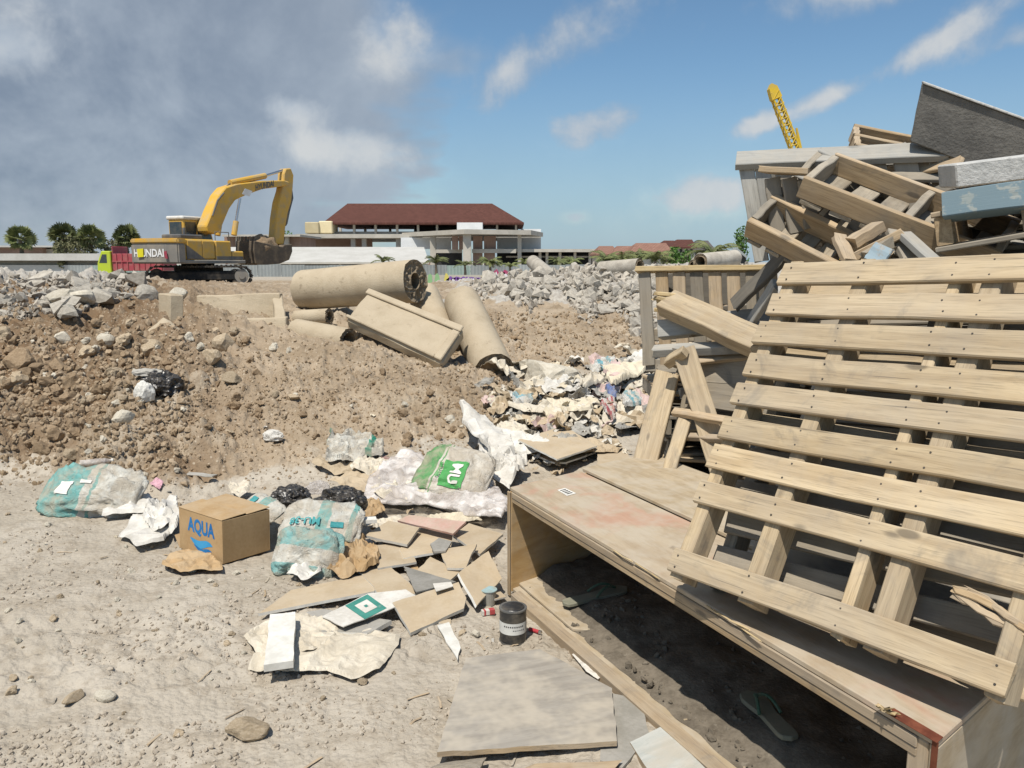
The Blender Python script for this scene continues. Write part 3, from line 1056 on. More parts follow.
def fan_palm(px, qtop, qbase, Y, rad, label, seed, mat=LEAF):
    """round-headed fan palm: a head of stiff pleated fans on stalks"""
    r = random.Random(seed)
    top, base = at(px, qtop, Y), Vector((at(px, qbase, Y).x, Y, -0.1))
    H = top.z - rad
    e = empty('palm_tree', base, label=label, cat='palm tree', group='fan palms on the left skyline')
    bm = bmesh.new()
    trunk_bm(bm, [Vector((0, 0, 0)), Vector((0.1, 0, H * .4)), Vector((-.05, .1, H * .75)), Vector((0, 0, H))], 0.32, 0.2)
    mk('trunk', bm_mesh('trunk', bm), e, BARK)
    bm = bmesh.new()
    for i in range(62):
        th = r.uniform(0, 6.283)
        ph = math.asin(r.uniform(-0.75, 1))
        d = Vector((math.cos(th) * math.cos(ph), math.sin(th) * math.cos(ph), math.sin(ph)))
        c = Vector((0, 0, H)) + d * rad * r.uniform(.45, .62)
        tube_bm(bm, Vector((0, 0, H)), c, 0.035, 0.02, 4, False)
        side = d.orthogonal().normalized()
        side.rotate(Matrix.Rotation(r.uniform(0, 6.28), 3, d))
        nb = 11
        for k in range(nb):
            an = R(-105 + 210 * k / (nb - 1))
            q = d * math.cos(an) + side * math.sin(an)
            q.z -= 0.18
            L = rad * r.uniform(.38, .52)
            w = d.cross(side) * 0.03 + side.cross(q).cross(q) * 0
            n2 = q.cross(d.cross(side)).normalized() * rad * .05
            vs = [bm.verts.new(c), bm.verts.new(c + q * L * .6 + n2), bm.verts.new(c + q * L), bm.verts.new(c + q * L * .6 - n2)]
            bm.faces.new(vs)
    mk('crown', bm_mesh('crown', bm), e, mat)
    return e


def feather_palm(base, H, L, label, seed, nf=11, group='young palms in front of the hall', mat=LEAF):
    """young coconut palm: arching feather fronds"""
    r = random.Random(seed)
    e = empty('palm_tree', base, label=label, cat='palm tree', group=group)
    bm = bmesh.new()
    trunk_bm(bm, [Vector((0, 0, -.1)), Vector((0.04, 0, H * .5)), Vector((0, 0, H))], 0.16, 0.09)
    mk('trunk', bm_mesh('trunk', bm), e, BARK)
    bm = bmesh.new()
    for i in range(nf):
        th = i * 2.399 + r.uniform(-.3, .3)
        el0 = r.uniform(.55, 1.35)
        pts, p, el = [], Vector((0, 0, H)), el0
        n = 9
        for k in range(n + 1):
            pts.append(p.copy())
            p = p + Vector((math.cos(th) * math.cos(el), math.sin(th) * math.cos(el), math.sin(el))) * L / n
            el -= r.uniform(.13, .26)
        for k in range(n):
            a, b = pts[k], pts[k + 1]
            t_ = (b - a).normalized()
            s = t_.cross(Vector((0, 0, 1))).normalized()
            tube_bm(bm, a, b, 0.025, 0.02, 3, False)
            for m_ in range(3):
                o = a.lerp(b, m_ / 3)
                for sg in (-1, 1):
                    ll = L * .30 * math.sin(math.pi * min(1, (k + m_ / 3 + 1.2) / (n + 1.5))) * r.uniform(.8, 1.1)
                    tip = o + s * sg * ll * .8 + t_ * ll * .5 + Vector((0, 0, -ll * r.uniform(.25, .55)))
                    w_ = t_ * L * .022
                    bm.faces.new([bm.verts.new(o - w_), bm.verts.new(o + w_), bm.verts.new(tip)])
    mk('crown', bm_mesh('crown', bm), e, mat)
    return e


def bush(px, qtop, qbase, Y, wpx, label, seed, mat=LEAF_D, n=700, name='bush', cat='bush', group=None):
    r = random.Random(seed)
    b = Vector((at(px, qbase, Y).x, Y, 0))
    H = at(px, qtop, Y).z
    w = wpx * Y / 800 / 2
    e = empty(name, b, label=label, cat=cat, group=group)
    bm = bmesh.new()
    for k in range(5):
        tube_bm(bm, Vector((0, 0, -.1)), Vector((r.uniform(-.5, .5) * w, r.uniform(-.5, .5) * w, H * r.uniform(.6, .85))), 0.10, 0.03, 5)
    mk('trunk', bm_mesh('trunk', bm), e, BARK)
    bm = bmesh.new()
    for k in range(9):
        c = Vector((r.uniform(-.7, .7) * w, r.uniform(-.6, .6) * w, H * r.uniform(.35, .8)))
        leafmass(bm, c, (w * .5, w * .5, H * .22), n // 9, 0.22 * Y / 100, r)
    mk('crown', bm_mesh('crown', bm), e, mat)


fan_palm(23, 221.5, 268, 100, 1.9, 'round-headed fan palm standing alone at the far left', 1)
fan_palm(66, 218.5, 268, 100, 2.0, 'leaning grey-trunked fan palm, second from the left edge', 2)
fan_palm(93, 220, 268, 98, 1.95, 'tall fan palm in the middle of the skyline cluster', 3)
fan_palm(128, 221, 268, 102, 1.8, 'fan palm just left of the excavator cab', 4)
bush(84, 234, 268, 97, 26, 'dry brush around the foot of the middle fan palm', 5)
bush(112, 230, 268, 101, 32, 'dry grey-green brush between the two right fan palms', 6)
bush(60, 240, 262, 95, 14, 'small dry bush below the leaning fan palm', 7)
bush(287, 226, 262, 140, 14, 'small green tree top behind the excavator bucket', 8, LEAF_G, 500, 'tree', 'tree')
for i, (p, qb, qt, Yq, nm) in enumerate(((383, 262, 252, 92, 'left of the shed end'), (436, 281, 252, 74, 'before the dark hall opening'), (465, 276, 257, 78, 'in front of the portico column'),
                                         (490, 281, 254, 72, 'thick one above the magenta spray paint'), (510, 276, 260, 76, 'at the right end of the graffiti wall'),
                                         (526, 274, 255, 84, 'beside the thin portico column'), (558, 270, 254, 88, 'before the first wing columns'), (573, 269, 254, 90, 'before the last wing columns'))):
    b = at(p, qb, Yq)
    b.z = 0.1
    H = at(p, qt, Yq).z
    feather_palm(b, H * .55, H * .62, 'young feather palm ' + nm, 20 + i, 12 if i != 3 else 20)
for i, (p, qt, Yq, nm) in enumerate(((606, 252, 62, 'left of the row before the tiled houses'), (622, 253, 60, 'second of the row before the tiled houses'), (640, 249, 64, 'third of the row before the tiled houses'),
                                     (655, 250, 62, 'under the wide faded roof'), (712, 241, 52, 'next to the hut by the pallets'))):
    b = at(p, 270, Yq)
    b.z = 0.2
    H = at(p, qt, Yq).z
    feather_palm(b, H * .6, H * .7, 'drooping feather palm ' + nm, 40 + i, 13, 'palms before the tiled houses')
bush(682, 245, 268, 70, 24, 'bright green round tree in front of the red roof', 9, LEAF_G, 900, 'tree', 'tree')
bush(740, 226, 260, 110, 14, 'distant green tree top beside the lower pallet', 10, LEAF_G, 500, 'tree', 'tree')
bush(668, 248, 266, 75, 16, 'dark small tree before the wide faded roof', 12, LEAF, 500, 'tree', 'tree')

# --- yellow crane boom rising behind the pallets
YC = 60
CRANE = m_plain('crane_yellow', (0.62, 0.42, 0.03), 0.5, 0.4, dirt=0.3, scale=1.5)
crane = empty('tower_crane', (at(800, 262, YC).x, YC, 0), label='yellow lattice crane boom rising behind the pallet pile', cat='crane')
cb = [at(837, 262, YC), at(773.5, 92, YC)]
ax = (cb[1] - cb[0])
sx = Vector((ax.z, 0, -ax.x)).normalized()
bm = bmesh.new()
hw = 0.30
cn = []
for (u, v) in ((-1, -1), (1, -1), (1, 1), (-1, 1)):
    o = sx * u * hw + Vector((0, v * hw, 0))
    tube_bm(bm, cb[0] + o - crane.location, cb[1] + o * .8 - crane.location, 0.09, 0.07, 6)
    cn.append(o)
mk('boom_chord', bm_mesh('c', bm), crane, CRANE)
bm = bmesh.new()
n = 26
for i in range(n):
    for k in range(4):
        a = cb[0] + ax * (i / n) + cn[k] - crane.location
        b = cb[0] + ax * ((i + 1) / n) + cn[(k + 1) % 4] - crane.location
        tube_bm(bm, a, b, 0.05, 0.05, 4)
        tube_bm(bm, cb[0] + ax * (i / n) + cn[k] - crane.location, cb[0] + ax * (i / n) + cn[(k + 1) % 4] - crane.location, 0.045, 0.045, 4)
mk('lattice', bm_mesh('l', bm), crane, CRANE)
tipb = prism([cb[1] + sx * q - crane.location + ax.normalized() * h - Vector((0, .3, 0)) for q, h in ((-.38, -.5), (.38, -.5), (.30, .3), (0, .6), (-.30, .3))], (0, .6, 0))
mk('boom_head', bm_mesh('h', tipb), crane, CRANE)
bm = bmesh.new()
j0, j1 = at(801, 152, YC), at(796.5, 128, YC)
tube_bm(bm, j0 - crane.location, j1 - crane.location, 0.14, 0.08, 6)
tube_bm(bm, at(796, 152, YC) - crane.location, j0 - crane.location, 0.08, 0.08, 6)
mk('winch_arm', bm_mesh('j', bm), crane, CRANE)

# ------------------------------------------------------------------ excavator
EXY = m_plain('excavator_yellow', (0.62, 0.36, 0.045), 0.45, 0.45, dirt=0.7, dirt_c=(0.42, 0.33, 0.19), scale=2.2)
EXD = m_plain('excavator_dark_grey', (0.10, 0.10, 0.10), 0.6, 0.3, dirt=0.6, dirt_c=(0.30, 0.26, 0.2), scale=1.4)
EXG = m_plain('counterweight_grey', (0.22, 0.205, 0.18), 0.6, 0.3, dirt=0.8, dirt_c=(0.36, 0.31, 0.24), scale=1.2)
EXB = m_plain('track_black', (0.018, 0.018, 0.018), 0.7, 0.25, dirt=0.5, dirt_c=(0.16, 0.13, 0.095), scale=2.5)
EXW = m_plain('white_lettering', (0.78, 0.78, 0.76), 0.6, 0.3, dirt=0.2)
GLASS = m_plain('dark_glass', (0.03, 0.045, 0.055), 0.08, 0.6, dirt=0.15)
CHROME = m_plain('chrome_rod', (0.55, 0.55, 0.55), 0.25, 0.5, 0.9, dirt=0.15)
ROOFW = m_plain('cab_roof_white', (0.66, 0.65, 0.61), 0.6, 0.3, dirt=0.35)
BKT = m_plain('bucket_steel', (0.10, 0.08, 0.06), 0.7, 0.3, dirt=0.7, dirt_c=(0.26, 0.20, 0.13), scale=2)

EY = 33.0
ex0 = at(199, 283, EY)
ex0.z = gz(ex0.x, ex0.y) - 0.10
EAZ = R(24)
fw = Vector((math.sin(EAZ), math.cos(EAZ), 0))
exc = empty('excavator', ex0, math.pi / 2 - EAZ, 'large yellow tracked excavator with raised bent boom and soil-filled bucket', 'excavator')


def zpx(zx, zy):
    return 80 + zx / 3.938, 150 + zy / 3.938


def ep(zx, zy, yoff=0.0):
    """measured point of the boom plane -> local (x forward, z up)"""
    px, py = zpx(zx, zy)
    rt = Vector((fw.y, -fw.x, 0))
    o = Vector((ex0.x, ex0.y, 0)) - rt * yoff
    k = (px - CX) / FPX
    d = ray(px, py)
    kx = d.x / d.y
    t = (kx * o.y - o.x) / (fw.x - kx * fw.y)
    Y = o.y + fw.y * t
    return t, at(px, py, Y).z - ex0.z


def eprof(name, zp, y0, y1, mat, parent=exc, bev=0.03):
    pts = [ep(*q) for q in zp]
    return mk(name, bm_mesh(name, prism([(x, y0, z) for x, z in pts], (0, y1 - y0, 0), bev)), parent, mat)


def lbox(name, x0, x1, y0, y1, z0, z1, mat, parent=exc, bev=0.03):
    return boxo(name, x0, x1, y0, y1, z0, z1, mat, parent, bev)


# undercarriage turned against the house
TAZ = R(66)
TM = Matrix.Rotation((math.pi / 2 - TAZ) - (math.pi / 2 - EAZ), 4, 'Z')


def track(yc):
    L, r = 1.55, 0.36
    bm = bmesh.new()
    prof = []
    n = 12
    for i in range(n + 1):
        a = -math.pi / 2 + math.pi * i / n
        prof.append((L + r * math.cos(a), r + r * math.sin(a)))
    for i in range(n + 1):
        a = math.pi / 2 + math.pi * i / n
        prof.append((-L + r * math.cos(a), r + r * math.sin(a)))
    per = 4 * L + 2 * math.pi * r
    # shoes round the loop
    ns = 46

    def loop(s):
        s = s % per
        if s < 2 * L: return Vector((-L + s, 0, 0)), Vector((1, 0, 0))
        s -= 2 * L
        if s < math.pi * r:
            a = -math.pi / 2 + s / r
            return Vector((L + r * math.cos(a), 0, r + r * math.sin(a))), Vector((-math.sin(a), 0, math.cos(a)))
        s -= math.pi * r
        if s < 2 * L: return Vector((L - s, 0, 2 * r)), Vector((-1, 0, 0))
        s -= 2 * L
        a = math.pi / 2 + s / r
        return Vector((-L + r * math.cos(a), 0, r + r * math.sin(a))), Vector((-math.sin(a), 0, math.cos(a)))
    for i in range(ns):
        p, t_ = loop(per * i / ns)
        nrm = Vector((t_.z, 0, -t_.x))
        w = per / ns * .46
        for (aa, bb, th) in ((-w, w, 0.05), (-w * .2, w * .2, 0.085)):
            q = [p + t_ * aa - nrm * 0.02, p + t_ * bb - nrm * 0.02, p + t_ * bb + nrm * th, p + t_ * aa + nrm * th]
            b2 = prism([v + Vector((0, -0.3, 0)) for v in q], (0, 0.6, 0))
            me = bpy.data.meshes.new('t')
            b2.to_mesh(me)
            b2.free()
            bm.from_mesh(me)
            bpy.data.meshes.remove(me)
    tr = mk('track', bm_mesh('track', bm), exc, EXB, TM @ Matrix.Translation((0, yc, 0.08)))
    boxo('track_frame', -1.6, 1.6, -0.2, 0.2, 0.2, 0.55, EXB, tr, 0.04)
    s = -1 if yc < 0 else 1
    for xx, rad, nm, m_ in ((L, 0.27, 'idler_wheel', EXG), (-L, 0.29, 'sprocket', EXB)):
        b = bmesh.new()
        tube_bm(b, (xx, -0.24, r), (xx, 0.24, r), rad, rad, 20)
        tube_bm(b, (xx, -0.29, r), (xx, 0.29, r), rad * .45, rad * .45, 12)
        mk(nm, bm_mesh(nm, b), tr, m_)
    for k in range(7):
        b = bmesh.new()
        tube_bm(b, (-1.3 + k * .43, -0.22, 0.12), (-1.3 + k * .43, 0.22, 0.12), 0.1, 0.1, 10)
        mk('roller', bm_mesh('roller', b), tr, EXB)


track(-1.15)
track(1.15)
mk('car_body', bm_mesh('cb', box_bm(-0.9, 0.9, -0.95, 0.95, 0.4, 0.85, 0.08)), exc, EXB, TM)
b = bmesh.new()
tube_bm(b, (0, 0, 0.8), (0, 0, 1.06), 0.75, 0.75, 24)
mk('slew_ring', bm_mesh('sr', b), exc, EXB)
lbox('deck', -2.3, 1.75, -1.38, 1.38, 1.0, 1.16, EXG)
cw = prism([(-2.1, -1.42, 1.02), (-2.1, 1.42, 1.02), (-2.55, 1.42, 1.02), (-2.86, 0.95, 1.02), (-2.94, 0, 1.02), (-2.86, -0.95, 1.02), (-2.55, -1.42, 1.02)], (0, 0, 0.80), 0.05, 2)
cwo = mk('counterweight', bm_mesh('cw', cw), exc, EXG)
cw2 = prism([(-2.05, -1.44, 1.83), (-2.05, 1.44, 1.83), (-2.57, 1.44, 1.83), (-2.88, 0.97, 1.83), (-2.96, 0, 1.83), (-2.88, -0.97, 1.83), (-2.57, -1.44, 1.83)], (0, 0, 0.20), 0.05, 2)
mk('counterweight_cap', bm_mesh('cw2', cw2), exc, EXY)
tm = text_mesh('HYUNDAI', 0.43, 0.0, 0.012)
for v in tm.vertices:
    x_, y_ = v.co.x * 0.95, v.co.y
    yl = -x_
    xl = -2.955 + 0.095 * min(1.0, abs(yl) / 0.95) ** 1.0
    v.co = (xl - 0.012, yl, 1.42 + y_)
mk('lettering', tm, exc, EXW)
PATCH = m_plain('bright_yellow_patch', (0.70, 0.62, 0.02), 0.6, 0.3, dirt=0.1)
REDP = m_plain('red_sticker', (0.30, 0.03, 0.06), 0.6, 0.3, dirt=0.3)
mk('sticker', bm_mesh('p', prism([(-2.93, 0.60, 1.26), (-2.95, 0.24, 1.28), (-2.95, 0.22, 1.62), (-2.93, 0.62, 1.60)], (-0.03, 0, 0))), exc, PATCH)
mk('sticker', bm_mesh('p', prism([(-2.90, -0.98, 1.22), (-2.86, -1.1, 1.2), (-2.86, -1.05, 1.52), (-2.905, -0.95, 1.5)], (-0.035, -0.02, 0))), exc, REDP)
# engine bay, side panels
lbox('engine_hood', -2.05, -0.2, -1.30, 1.30, 1.16, 2.02, EXY, bev=0.06)
lbox('hood_cover', -1.9, -0.5, -0.9, 0.25, 2.02, 2.22, EXD, bev=0.05)
lbox('side_door', -1.9, -1.05, -1.335, -1.29, 1.22, 1.95, EXY, bev=0.02)
lbox('side_door', -1.0, -0.25, -1.335, -1.29, 1.22, 1.95, EXY, bev=0.02)
mk('black_stripe', bm_mesh('st', prism([(-1.98, -1.345, 1.20), (-0.9, -1.345, 1.20), (-1.2, -1.345, 1.36), (-1.98, -1.345, 1.78)], (0, 0.02, 0))), exc, EXD)
lbox('fuel_tank', -0.18, 0.85, -1.34, -0.62, 1.16, 1.98, EXY, bev=0.05)
mk('black_stripe', bm_mesh('st', prism([(-0.15, -1.355, 1.18), (1.60, -1.355, 1.18), (1.60, -1.355, 1.32), (-0.15, -1.355, 1.32)], (0, 0.02, 0))), exc, EXD)
lbox('tool_box', 0.88, 1.68, -1.34, -0.62, 1.16, 1.55, EXY, bev=0.05)
b = bmesh.new()
tube_bm(b, (-1.3, -0.55, 2.2), (-1.3, -0.55, 2.5), 0.07, 0.07, 10)
mk('exhaust', bm_mesh('e', b), exc, EXD)
# handrail
b = bmesh.new()
for (p, q) in (((-0.1, -1.25, 1.98), (-0.1, -1.25, 2.35)), ((0.8, -1.25, 1.98), (0.8, -1.25, 2.35)), ((-0.1, -1.25, 2.35), (0.8, -1.25, 2.35))):
    tube_bm(b, p, q, 0.02, 0.02, 6)
mk('handrail', bm_mesh('hr', b), exc, EXD)
# cab on the far side
cab = mk('cab', bm_mesh('cab', prism([(-0.35, 0.42, 1.16), (1.55, 0.42, 1.16), (1.62, 0.42, 1.9), (1.30, 0.42, 2.92), (-0.35, 0.42, 2.92)], (0, 0.96, 0), 0.05)), exc, EXY)
boxo('cab_roof', -0.42, 1.42, 0.36, 1.46, 2.90, 3.06, ROOFW, cab, 0.05)
for (nm, pts, dv) in (('rear_window', [(-0.372, 0.52, 2.0), (-0.372, 1.28, 2.0), (-0.372, 1.28, 2.8), (-0.372, 0.52, 2.8)], (0.02, 0, 0)),
                      ('side_window', [(-0.22, 0.40, 1.95), (0.42, 0.40, 1.95), (0.42, 0.40, 2.8), (-0.22, 0.40, 2.8)], (0, 0.02, 0)),
                      ('side_window', [(0.55, 0.40, 1.75), (1.48, 0.40, 1.9), (1.22, 0.40, 2.8), (0.55, 0.40, 2.8)], (0, 0.02, 0))):
    mk(nm, bm_mesh(nm, prism(pts, dv)), cab, GLASS)
for _o in list(exc.children):
    if _o.name.split('.')[0] in ('track', 'car_body'):
        continue
    _S = Matrix.Diagonal((0.84, 0.86, 0.93, 1))
    for _q in [_o] + list(_o.children):
        _q.data.transform(_S)
# boom and arm, from the measured outline
boom = eprof('boom', [(482, 322), (478, 300), (503, 238), (530, 178), (556, 148), (600, 134), (700, 122), (786, 120), (806, 126), (808, 138), (790, 143), (700, 155), (636, 178), (594, 198), (570, 232), (534, 318), (514, 333)], -0.27, 0.27, EXY, bev=0.04)
# lettering on the boom side
t0, z0 = ep(672, 156)
t1, z1 = ep(744, 138)
bt = text_mesh('HYUNDAI', 0.36, 0, 0.012)
ws = max(v.co.x for v in bt.vertices) * 2
bd = Vector((t1 - t0, 0, z1 - z0))
for v in bt.vertices:
    u = v.co.x / ws + .5
    v.co = (t0 + bd.x * u, -0.285, z0 + bd.z * u + v.co.y + .05)
mk('lettering', bt, boom, EXD)
t0, z0 = ep(640, 172)
mk('logo_plate', bm_mesh('lp', prism([(t0 - .35, -0.285, z0 - .05), (t0 + .1, -0.285, z0 - .12), (t0 + .3, -0.285, z0 + .12), (t0 - .15, -0.285, z0 + .2)], (0, -.006, 0))), boom, EXW)
arm = eprof('arm', [(798, 74), (818, 72), (829, 100), (826, 150), (820, 205), (806, 250), (796, 310), (790, 372), (756, 372), (754, 340), (759, 270), (769, 205), (783, 160), (789, 120), (791, 92)], -0.2, 0.2, EXY, bev=0.04)
eprof('hose_guard', [(826, 150), (831, 190), (818, 240), (808, 290), (802, 300), (806, 250), (820, 205)], -0.15, 0.15, EXD, arm, 0.01)


def cyl(name, a, b, r, mat, parent=exc, yo=0.0):
    p, q = ep(*a), ep(*b)
    bm = bmesh.new()
    tube_bm(bm, (p[0], yo, p[1]), (q[0], yo, q[1]), r, r, 12)
    return mk(name, bm_mesh(name, bm), parent, mat)


for yo in (-0.45, 0.45):
    cyl('boom_cylinder', (574, 336), (582, 282), 0.12, EXY, yo=yo)
    cyl('boom_rod', (582, 282), (598, 192), 0.06, CHROME, yo=yo)
cyl('arm_cylinder', (590, 130), (728, 102), 0.13, EXY)
cyl('arm_rod', (728, 102), (800, 80), 0.06, CHROME)
cyl('bucket_cylinder', (818, 120), (806, 250), 0.1, EXY)
cyl('bucket_rod', (806, 250), (792, 350), 0.05, CHROME)
cyl('hose', (545, 170), (600, 125), 0.03, EXD)
cyl('hose', (600, 125), (650, 118), 0.03, EXD)
cyl('hose', (500, 260), (520, 200), 0.035, EXD, yo=-0.3)
cyl('hose', (520, 200), (545, 170), 0.035, EXD, yo=-0.3)
eprof('bucket_link', [(790, 330), (800, 345), (792, 392), (775, 392), (780, 350)], -0.14, 0.14, BKT)
bk = [(650, 358), (648, 395), (656, 448), (700, 452), (752, 448), (790, 432), (802, 400), (800, 372), (770, 374), (762, 382)]
bucket = eprof('bucket', bk, -0.52, 0.52, BKT, bev=0.02)
for k in range(5):
    p = ep(650, 360)
    yk = -0.42 + k * .21
    mk('bucket_tooth', bm_mesh('bt', prism([(p[0] - .02, yk - .05, p[1] - .1), (p[0] - .02, yk + .05, p[1] - .1), (p[0] + .06, yk + .05, p[1] + .22), (p[0] + .06, yk - .05, p[1] + .22)], (0.05, 0, 0))), bucket, BKT)
# the load of soil in the bucket
p0, p1 = ep(655, 372), ep(768, 376)
bm = bmesh.new()
bmesh.ops.create_icosphere(bm, subdivisions=4, radius=1)
for v in bm.verts:
    n = mn.fractal(v.co * 2.2, 1.0, 2.0, 5) * .22 + mn.noise(v.co * 9) * .05
    c = v.co * (1 + n)
    v.co = Vector(((p0[0] + p1[0]) / 2 + c.x * (p1[0] - p0[0]) * .5, c.y * .50, (p0[1] + p1[1]) / 2 - .12 + c.z * .55))
so = mk('soil_load', bm_mesh('soil', bm, None, True), None, CLOD, Matrix.Translation(ex0) @ Matrix.Rotation(math.pi / 2 - EAZ, 4, 'Z'))
tag(so, 'heap of brown soil piled in the raised excavator bucket', 'soil')

# ------------------------------------------------------------------ red dump truck with lime cab
TRR = m_plain('truck_red', (0.36, 0.06, 0.075), 0.5, 0.4, dirt=0.4, scale=1.5)
TRG = m_plain('truck_lime', (0.45, 0.56, 0.03), 0.4, 0.45, dirt=0.2, scale=1.5)
YT = 62
tb = at(98, 281, YT)
truck = empty('dump_truck', (tb.x, YT, gz(tb.x, YT)), R(-6), 'dump truck with red bed and lime green cab behind the excavator', 'truck')
truck.location.z = at(98, 282, YT).z - 0.1


def tbox(nm, *a, m=None, bev=0.03, par=truck):
    return boxo(nm, *a, m, par, bev)


cabt = mk('cab', bm_mesh('c', prism([(0, 0, 0.75), (1.15, 0, 0.75), (1.15, 0, 2.45), (0.42, 0, 2.45), (0.05, 0, 1.55)], (0, 2.0, 0), 0.05)), truck, TRG)
mk('side_window', bm_mesh('w', prism([(0.22, -.012, 1.55), (0.85, -.012, 1.55), (0.85, -.012, 2.2), (0.5, -.012, 2.2)], (0, .02, 0))), cabt, GLASS)
mk('windscreen', bm_mesh('w', prism([(0.06, .15, 1.62), (0.06, 1.85, 1.62), (0.38, 1.85, 2.38), (0.38, .15, 2.38)], (-.03, 0, .02))), cabt, GLASS)
tbox('bed_wall', 1.35, 5.3, 0.0, 0.08, 0.95, 2.25, m=TRR)
tbox('bed_wall', 1.35, 5.3, 1.95, 2.03, 0.95, 2.25, m=TRR)
tbox('bed_front', 1.28, 1.36, 0.0, 2.03, 0.95, 2.8, m=TRR)
tbox('bed_floor', 1.35, 5.3, 0.08, 1.95, 0.95, 1.02, m=TRR)
tbox('tailgate', 5.3, 5.36, 0.0, 2.03, 0.95, 2.2, m=TRR)
for k in range(9):
    tbox('bed_rib', 1.6 + k * .45, 1.68 + k * .45, -0.07, 0.0, 0.95, 2.25, m=TRR, bev=0.01)
tbox('bed_rail', 1.3, 5.3, -0.075, 0.0, 1.62, 1.70, m=TRR, bev=0.01)
tbox('chassis', 0.2, 5.2, 0.5, 1.5, 0.55, 0.8, m=EXB)
for xx in (0.75, 3.6, 4.6):
    for yy in (0.02, 1.75):
        bm = bmesh.new()
        tube_bm(bm, (xx, yy, 0.45), (xx, yy + .25, 0.45), 0.45, 0.45, 18)
        wh = mk('wheel', bm_mesh('w', bm), truck, EXB)
        bm = bmesh.new()
        tube_bm(bm, (xx, yy - .01, 0.45), (xx, yy + .26, 0.45), 0.22, 0.22, 12)
        mk('rim', bm_mesh('w', bm), wh, EXG)

# ------------------------------------------------------------------ plywood crate on its side
ZT = 0.54
cA, cB, cD = G(510, 487, ZT), G(938, 741, ZT), G(646, 455, ZT)
ex = (cB - cA).normalized()
vv = (cD - cA).normalized()
CL, CD = (cB - cA).length, 1.0
up = Vector((0, 0, 1))
crate = empty('plywood_crate', (cA.x, cA.y, 0), label='big open plywood crate lying on its side under the large pallet', cat='crate')
CI = Matrix.Translation(-crate.location)


def cpoly(name, pts, thick, mat, bev=0.003):
    """panel with its local X along the first edge so that the grain follows it"""
    M = frame(pts[0], pts[1] - pts[0], thick)
    Mi = M.inverted()
    bm = prism([Mi @ p for p in pts], Mi.to_3x3() @ Vector(thick), bev)
    return mk(name, bm_mesh(name, bm), crate, mat, CI @ M)


def cpt(a, d, z):
    return Vector((cA.x, cA.y, z)) + ex * a + vv * d


seam = 0.47
tp = cpoly('top_panel', [cpt(0, 0, ZT), cpt(CL, 0, ZT), cpt(CL, seam, ZT), cpt(0, seam, ZT)], (0, 0, -0.018), PLY_RED)
cpoly('top_panel', [cpt(0.02, seam + .004, ZT + .018), cpt(CL, seam + .004, ZT + .018), cpt(CL, CD, ZT + .018), cpt(0.02, CD, ZT + .018)], (0, 0, -0.018), PLY)
# laminated front rail, two layers
cpoly('front_rail', [cpt(0.02, -0.004, ZT - .019), cpt(CL - .05, -0.004, ZT - .019), cpt(CL - .05, .06, ZT - .019), cpt(0.02, .06, ZT - .019)], (0, 0, -0.028), W_TAN)
cpoly('front_rail', [cpt(0.02, -0.001, ZT - .048), cpt(CL - .05, -0.001, ZT - .048), cpt(CL - .05, .06, ZT - .048), cpt(0.02, .06, ZT - .048)], (0, 0, -0.022), W_TAN)
cpoly('back_rail', [cpt(0.0, CD - .06, ZT - .004), cpt(CL, CD - .06, ZT - .004), cpt(CL, CD, ZT - .004), cpt(0.0, CD, ZT - .004)], (0, 0, -0.045), W_TAN)
# end panels, floor and back
cpoly('end_panel', [cpt(-.002, 0.0, 0.02), cpt(-.002, CD, 0.02), cpt(-.002, CD, ZT - .019), cpt(-.002, 0.0, ZT - .019)], ex * 0.018, PLY_ORANGE)
cpoly('end_cleat', [cpt(-.012, -0.012, 0.0), cpt(-.012, -.012, ZT - .02), cpt(.016, -.012, ZT - .02), cpt(.016, -.012, 0.0)], vv * 0.011, W_TAN)
cpoly('end_panel', [cpt(CL - .02, 0.0, 0.02), cpt(CL - .02, CD, 0.02), cpt(CL - .02, CD, ZT - .019), cpt(CL - .02, 0.0, ZT - .019)], ex * 0.02, PLY)
cpoly('corner_post', [cpt(CL - .075, 0.002, 0.02), cpt(CL - .075, 0.002, ZT - .02), cpt(CL - .022, 0.002, ZT - .02), cpt(CL - .022, 0.002, 0.02)], vv * 0.05, W_TAN)
cpoly('back_panel', [cpt(0.02, CD - .02, 0.02), cpt(CL - .02, CD - .02, 0.02), cpt(CL - .02, CD - .02, ZT - .02), cpt(0.02, CD - .02, ZT - .02)], vv * 0.018, PLY)
cpoly('floor_panel', [cpt(-.0, 0.01, 0.035), cpt(CL, 0.01, 0.035), cpt(CL, CD, 0.035), cpt(0.0, CD, 0.035)], (0, 0, -0.02), PLY)
cpoly('floor_rail', [cpt(0.06, -0.03, 0.036), cpt(CL + .1, -0.035, 0.036), cpt(CL + .1, .03, 0.036), cpt(0.06, .03, 0.036)], (0, 0, -0.05), W_TAN)
cpoly('floor_rail', [cpt(0.0, 0.05, 0.052), cpt(0.55, 0.045, 0.050), cpt(0.62, .12, 0.050), cpt(0.0, .19, 0.052)], (0, 0, -0.014), PLY)
RUST = m_rough('rusty_steel', (0.12, 0.035, 0.02), (0.22, 0.075, 0.04), 18, 0.85, 0.5, 0.004)
strap = cpoly('corner_strap', [cpt(CL - .13, -0.012, ZT + .003), cpt(CL + .003, -0.012, ZT + .003), cpt(CL + .003, .022, ZT + .003), cpt(CL - .13, .022, ZT + .003)], (0, 0, -0.0025), RUST, 0.0006)
cpoly('corner_strap', [cpt(CL - .012, -0.006, ZT), cpt(CL + .004, -.006, ZT), cpt(CL + .004, -.006, 0.25), cpt(CL - .012, -.006, 0.25)], vv * 0.0025, RUST, 0.0006)
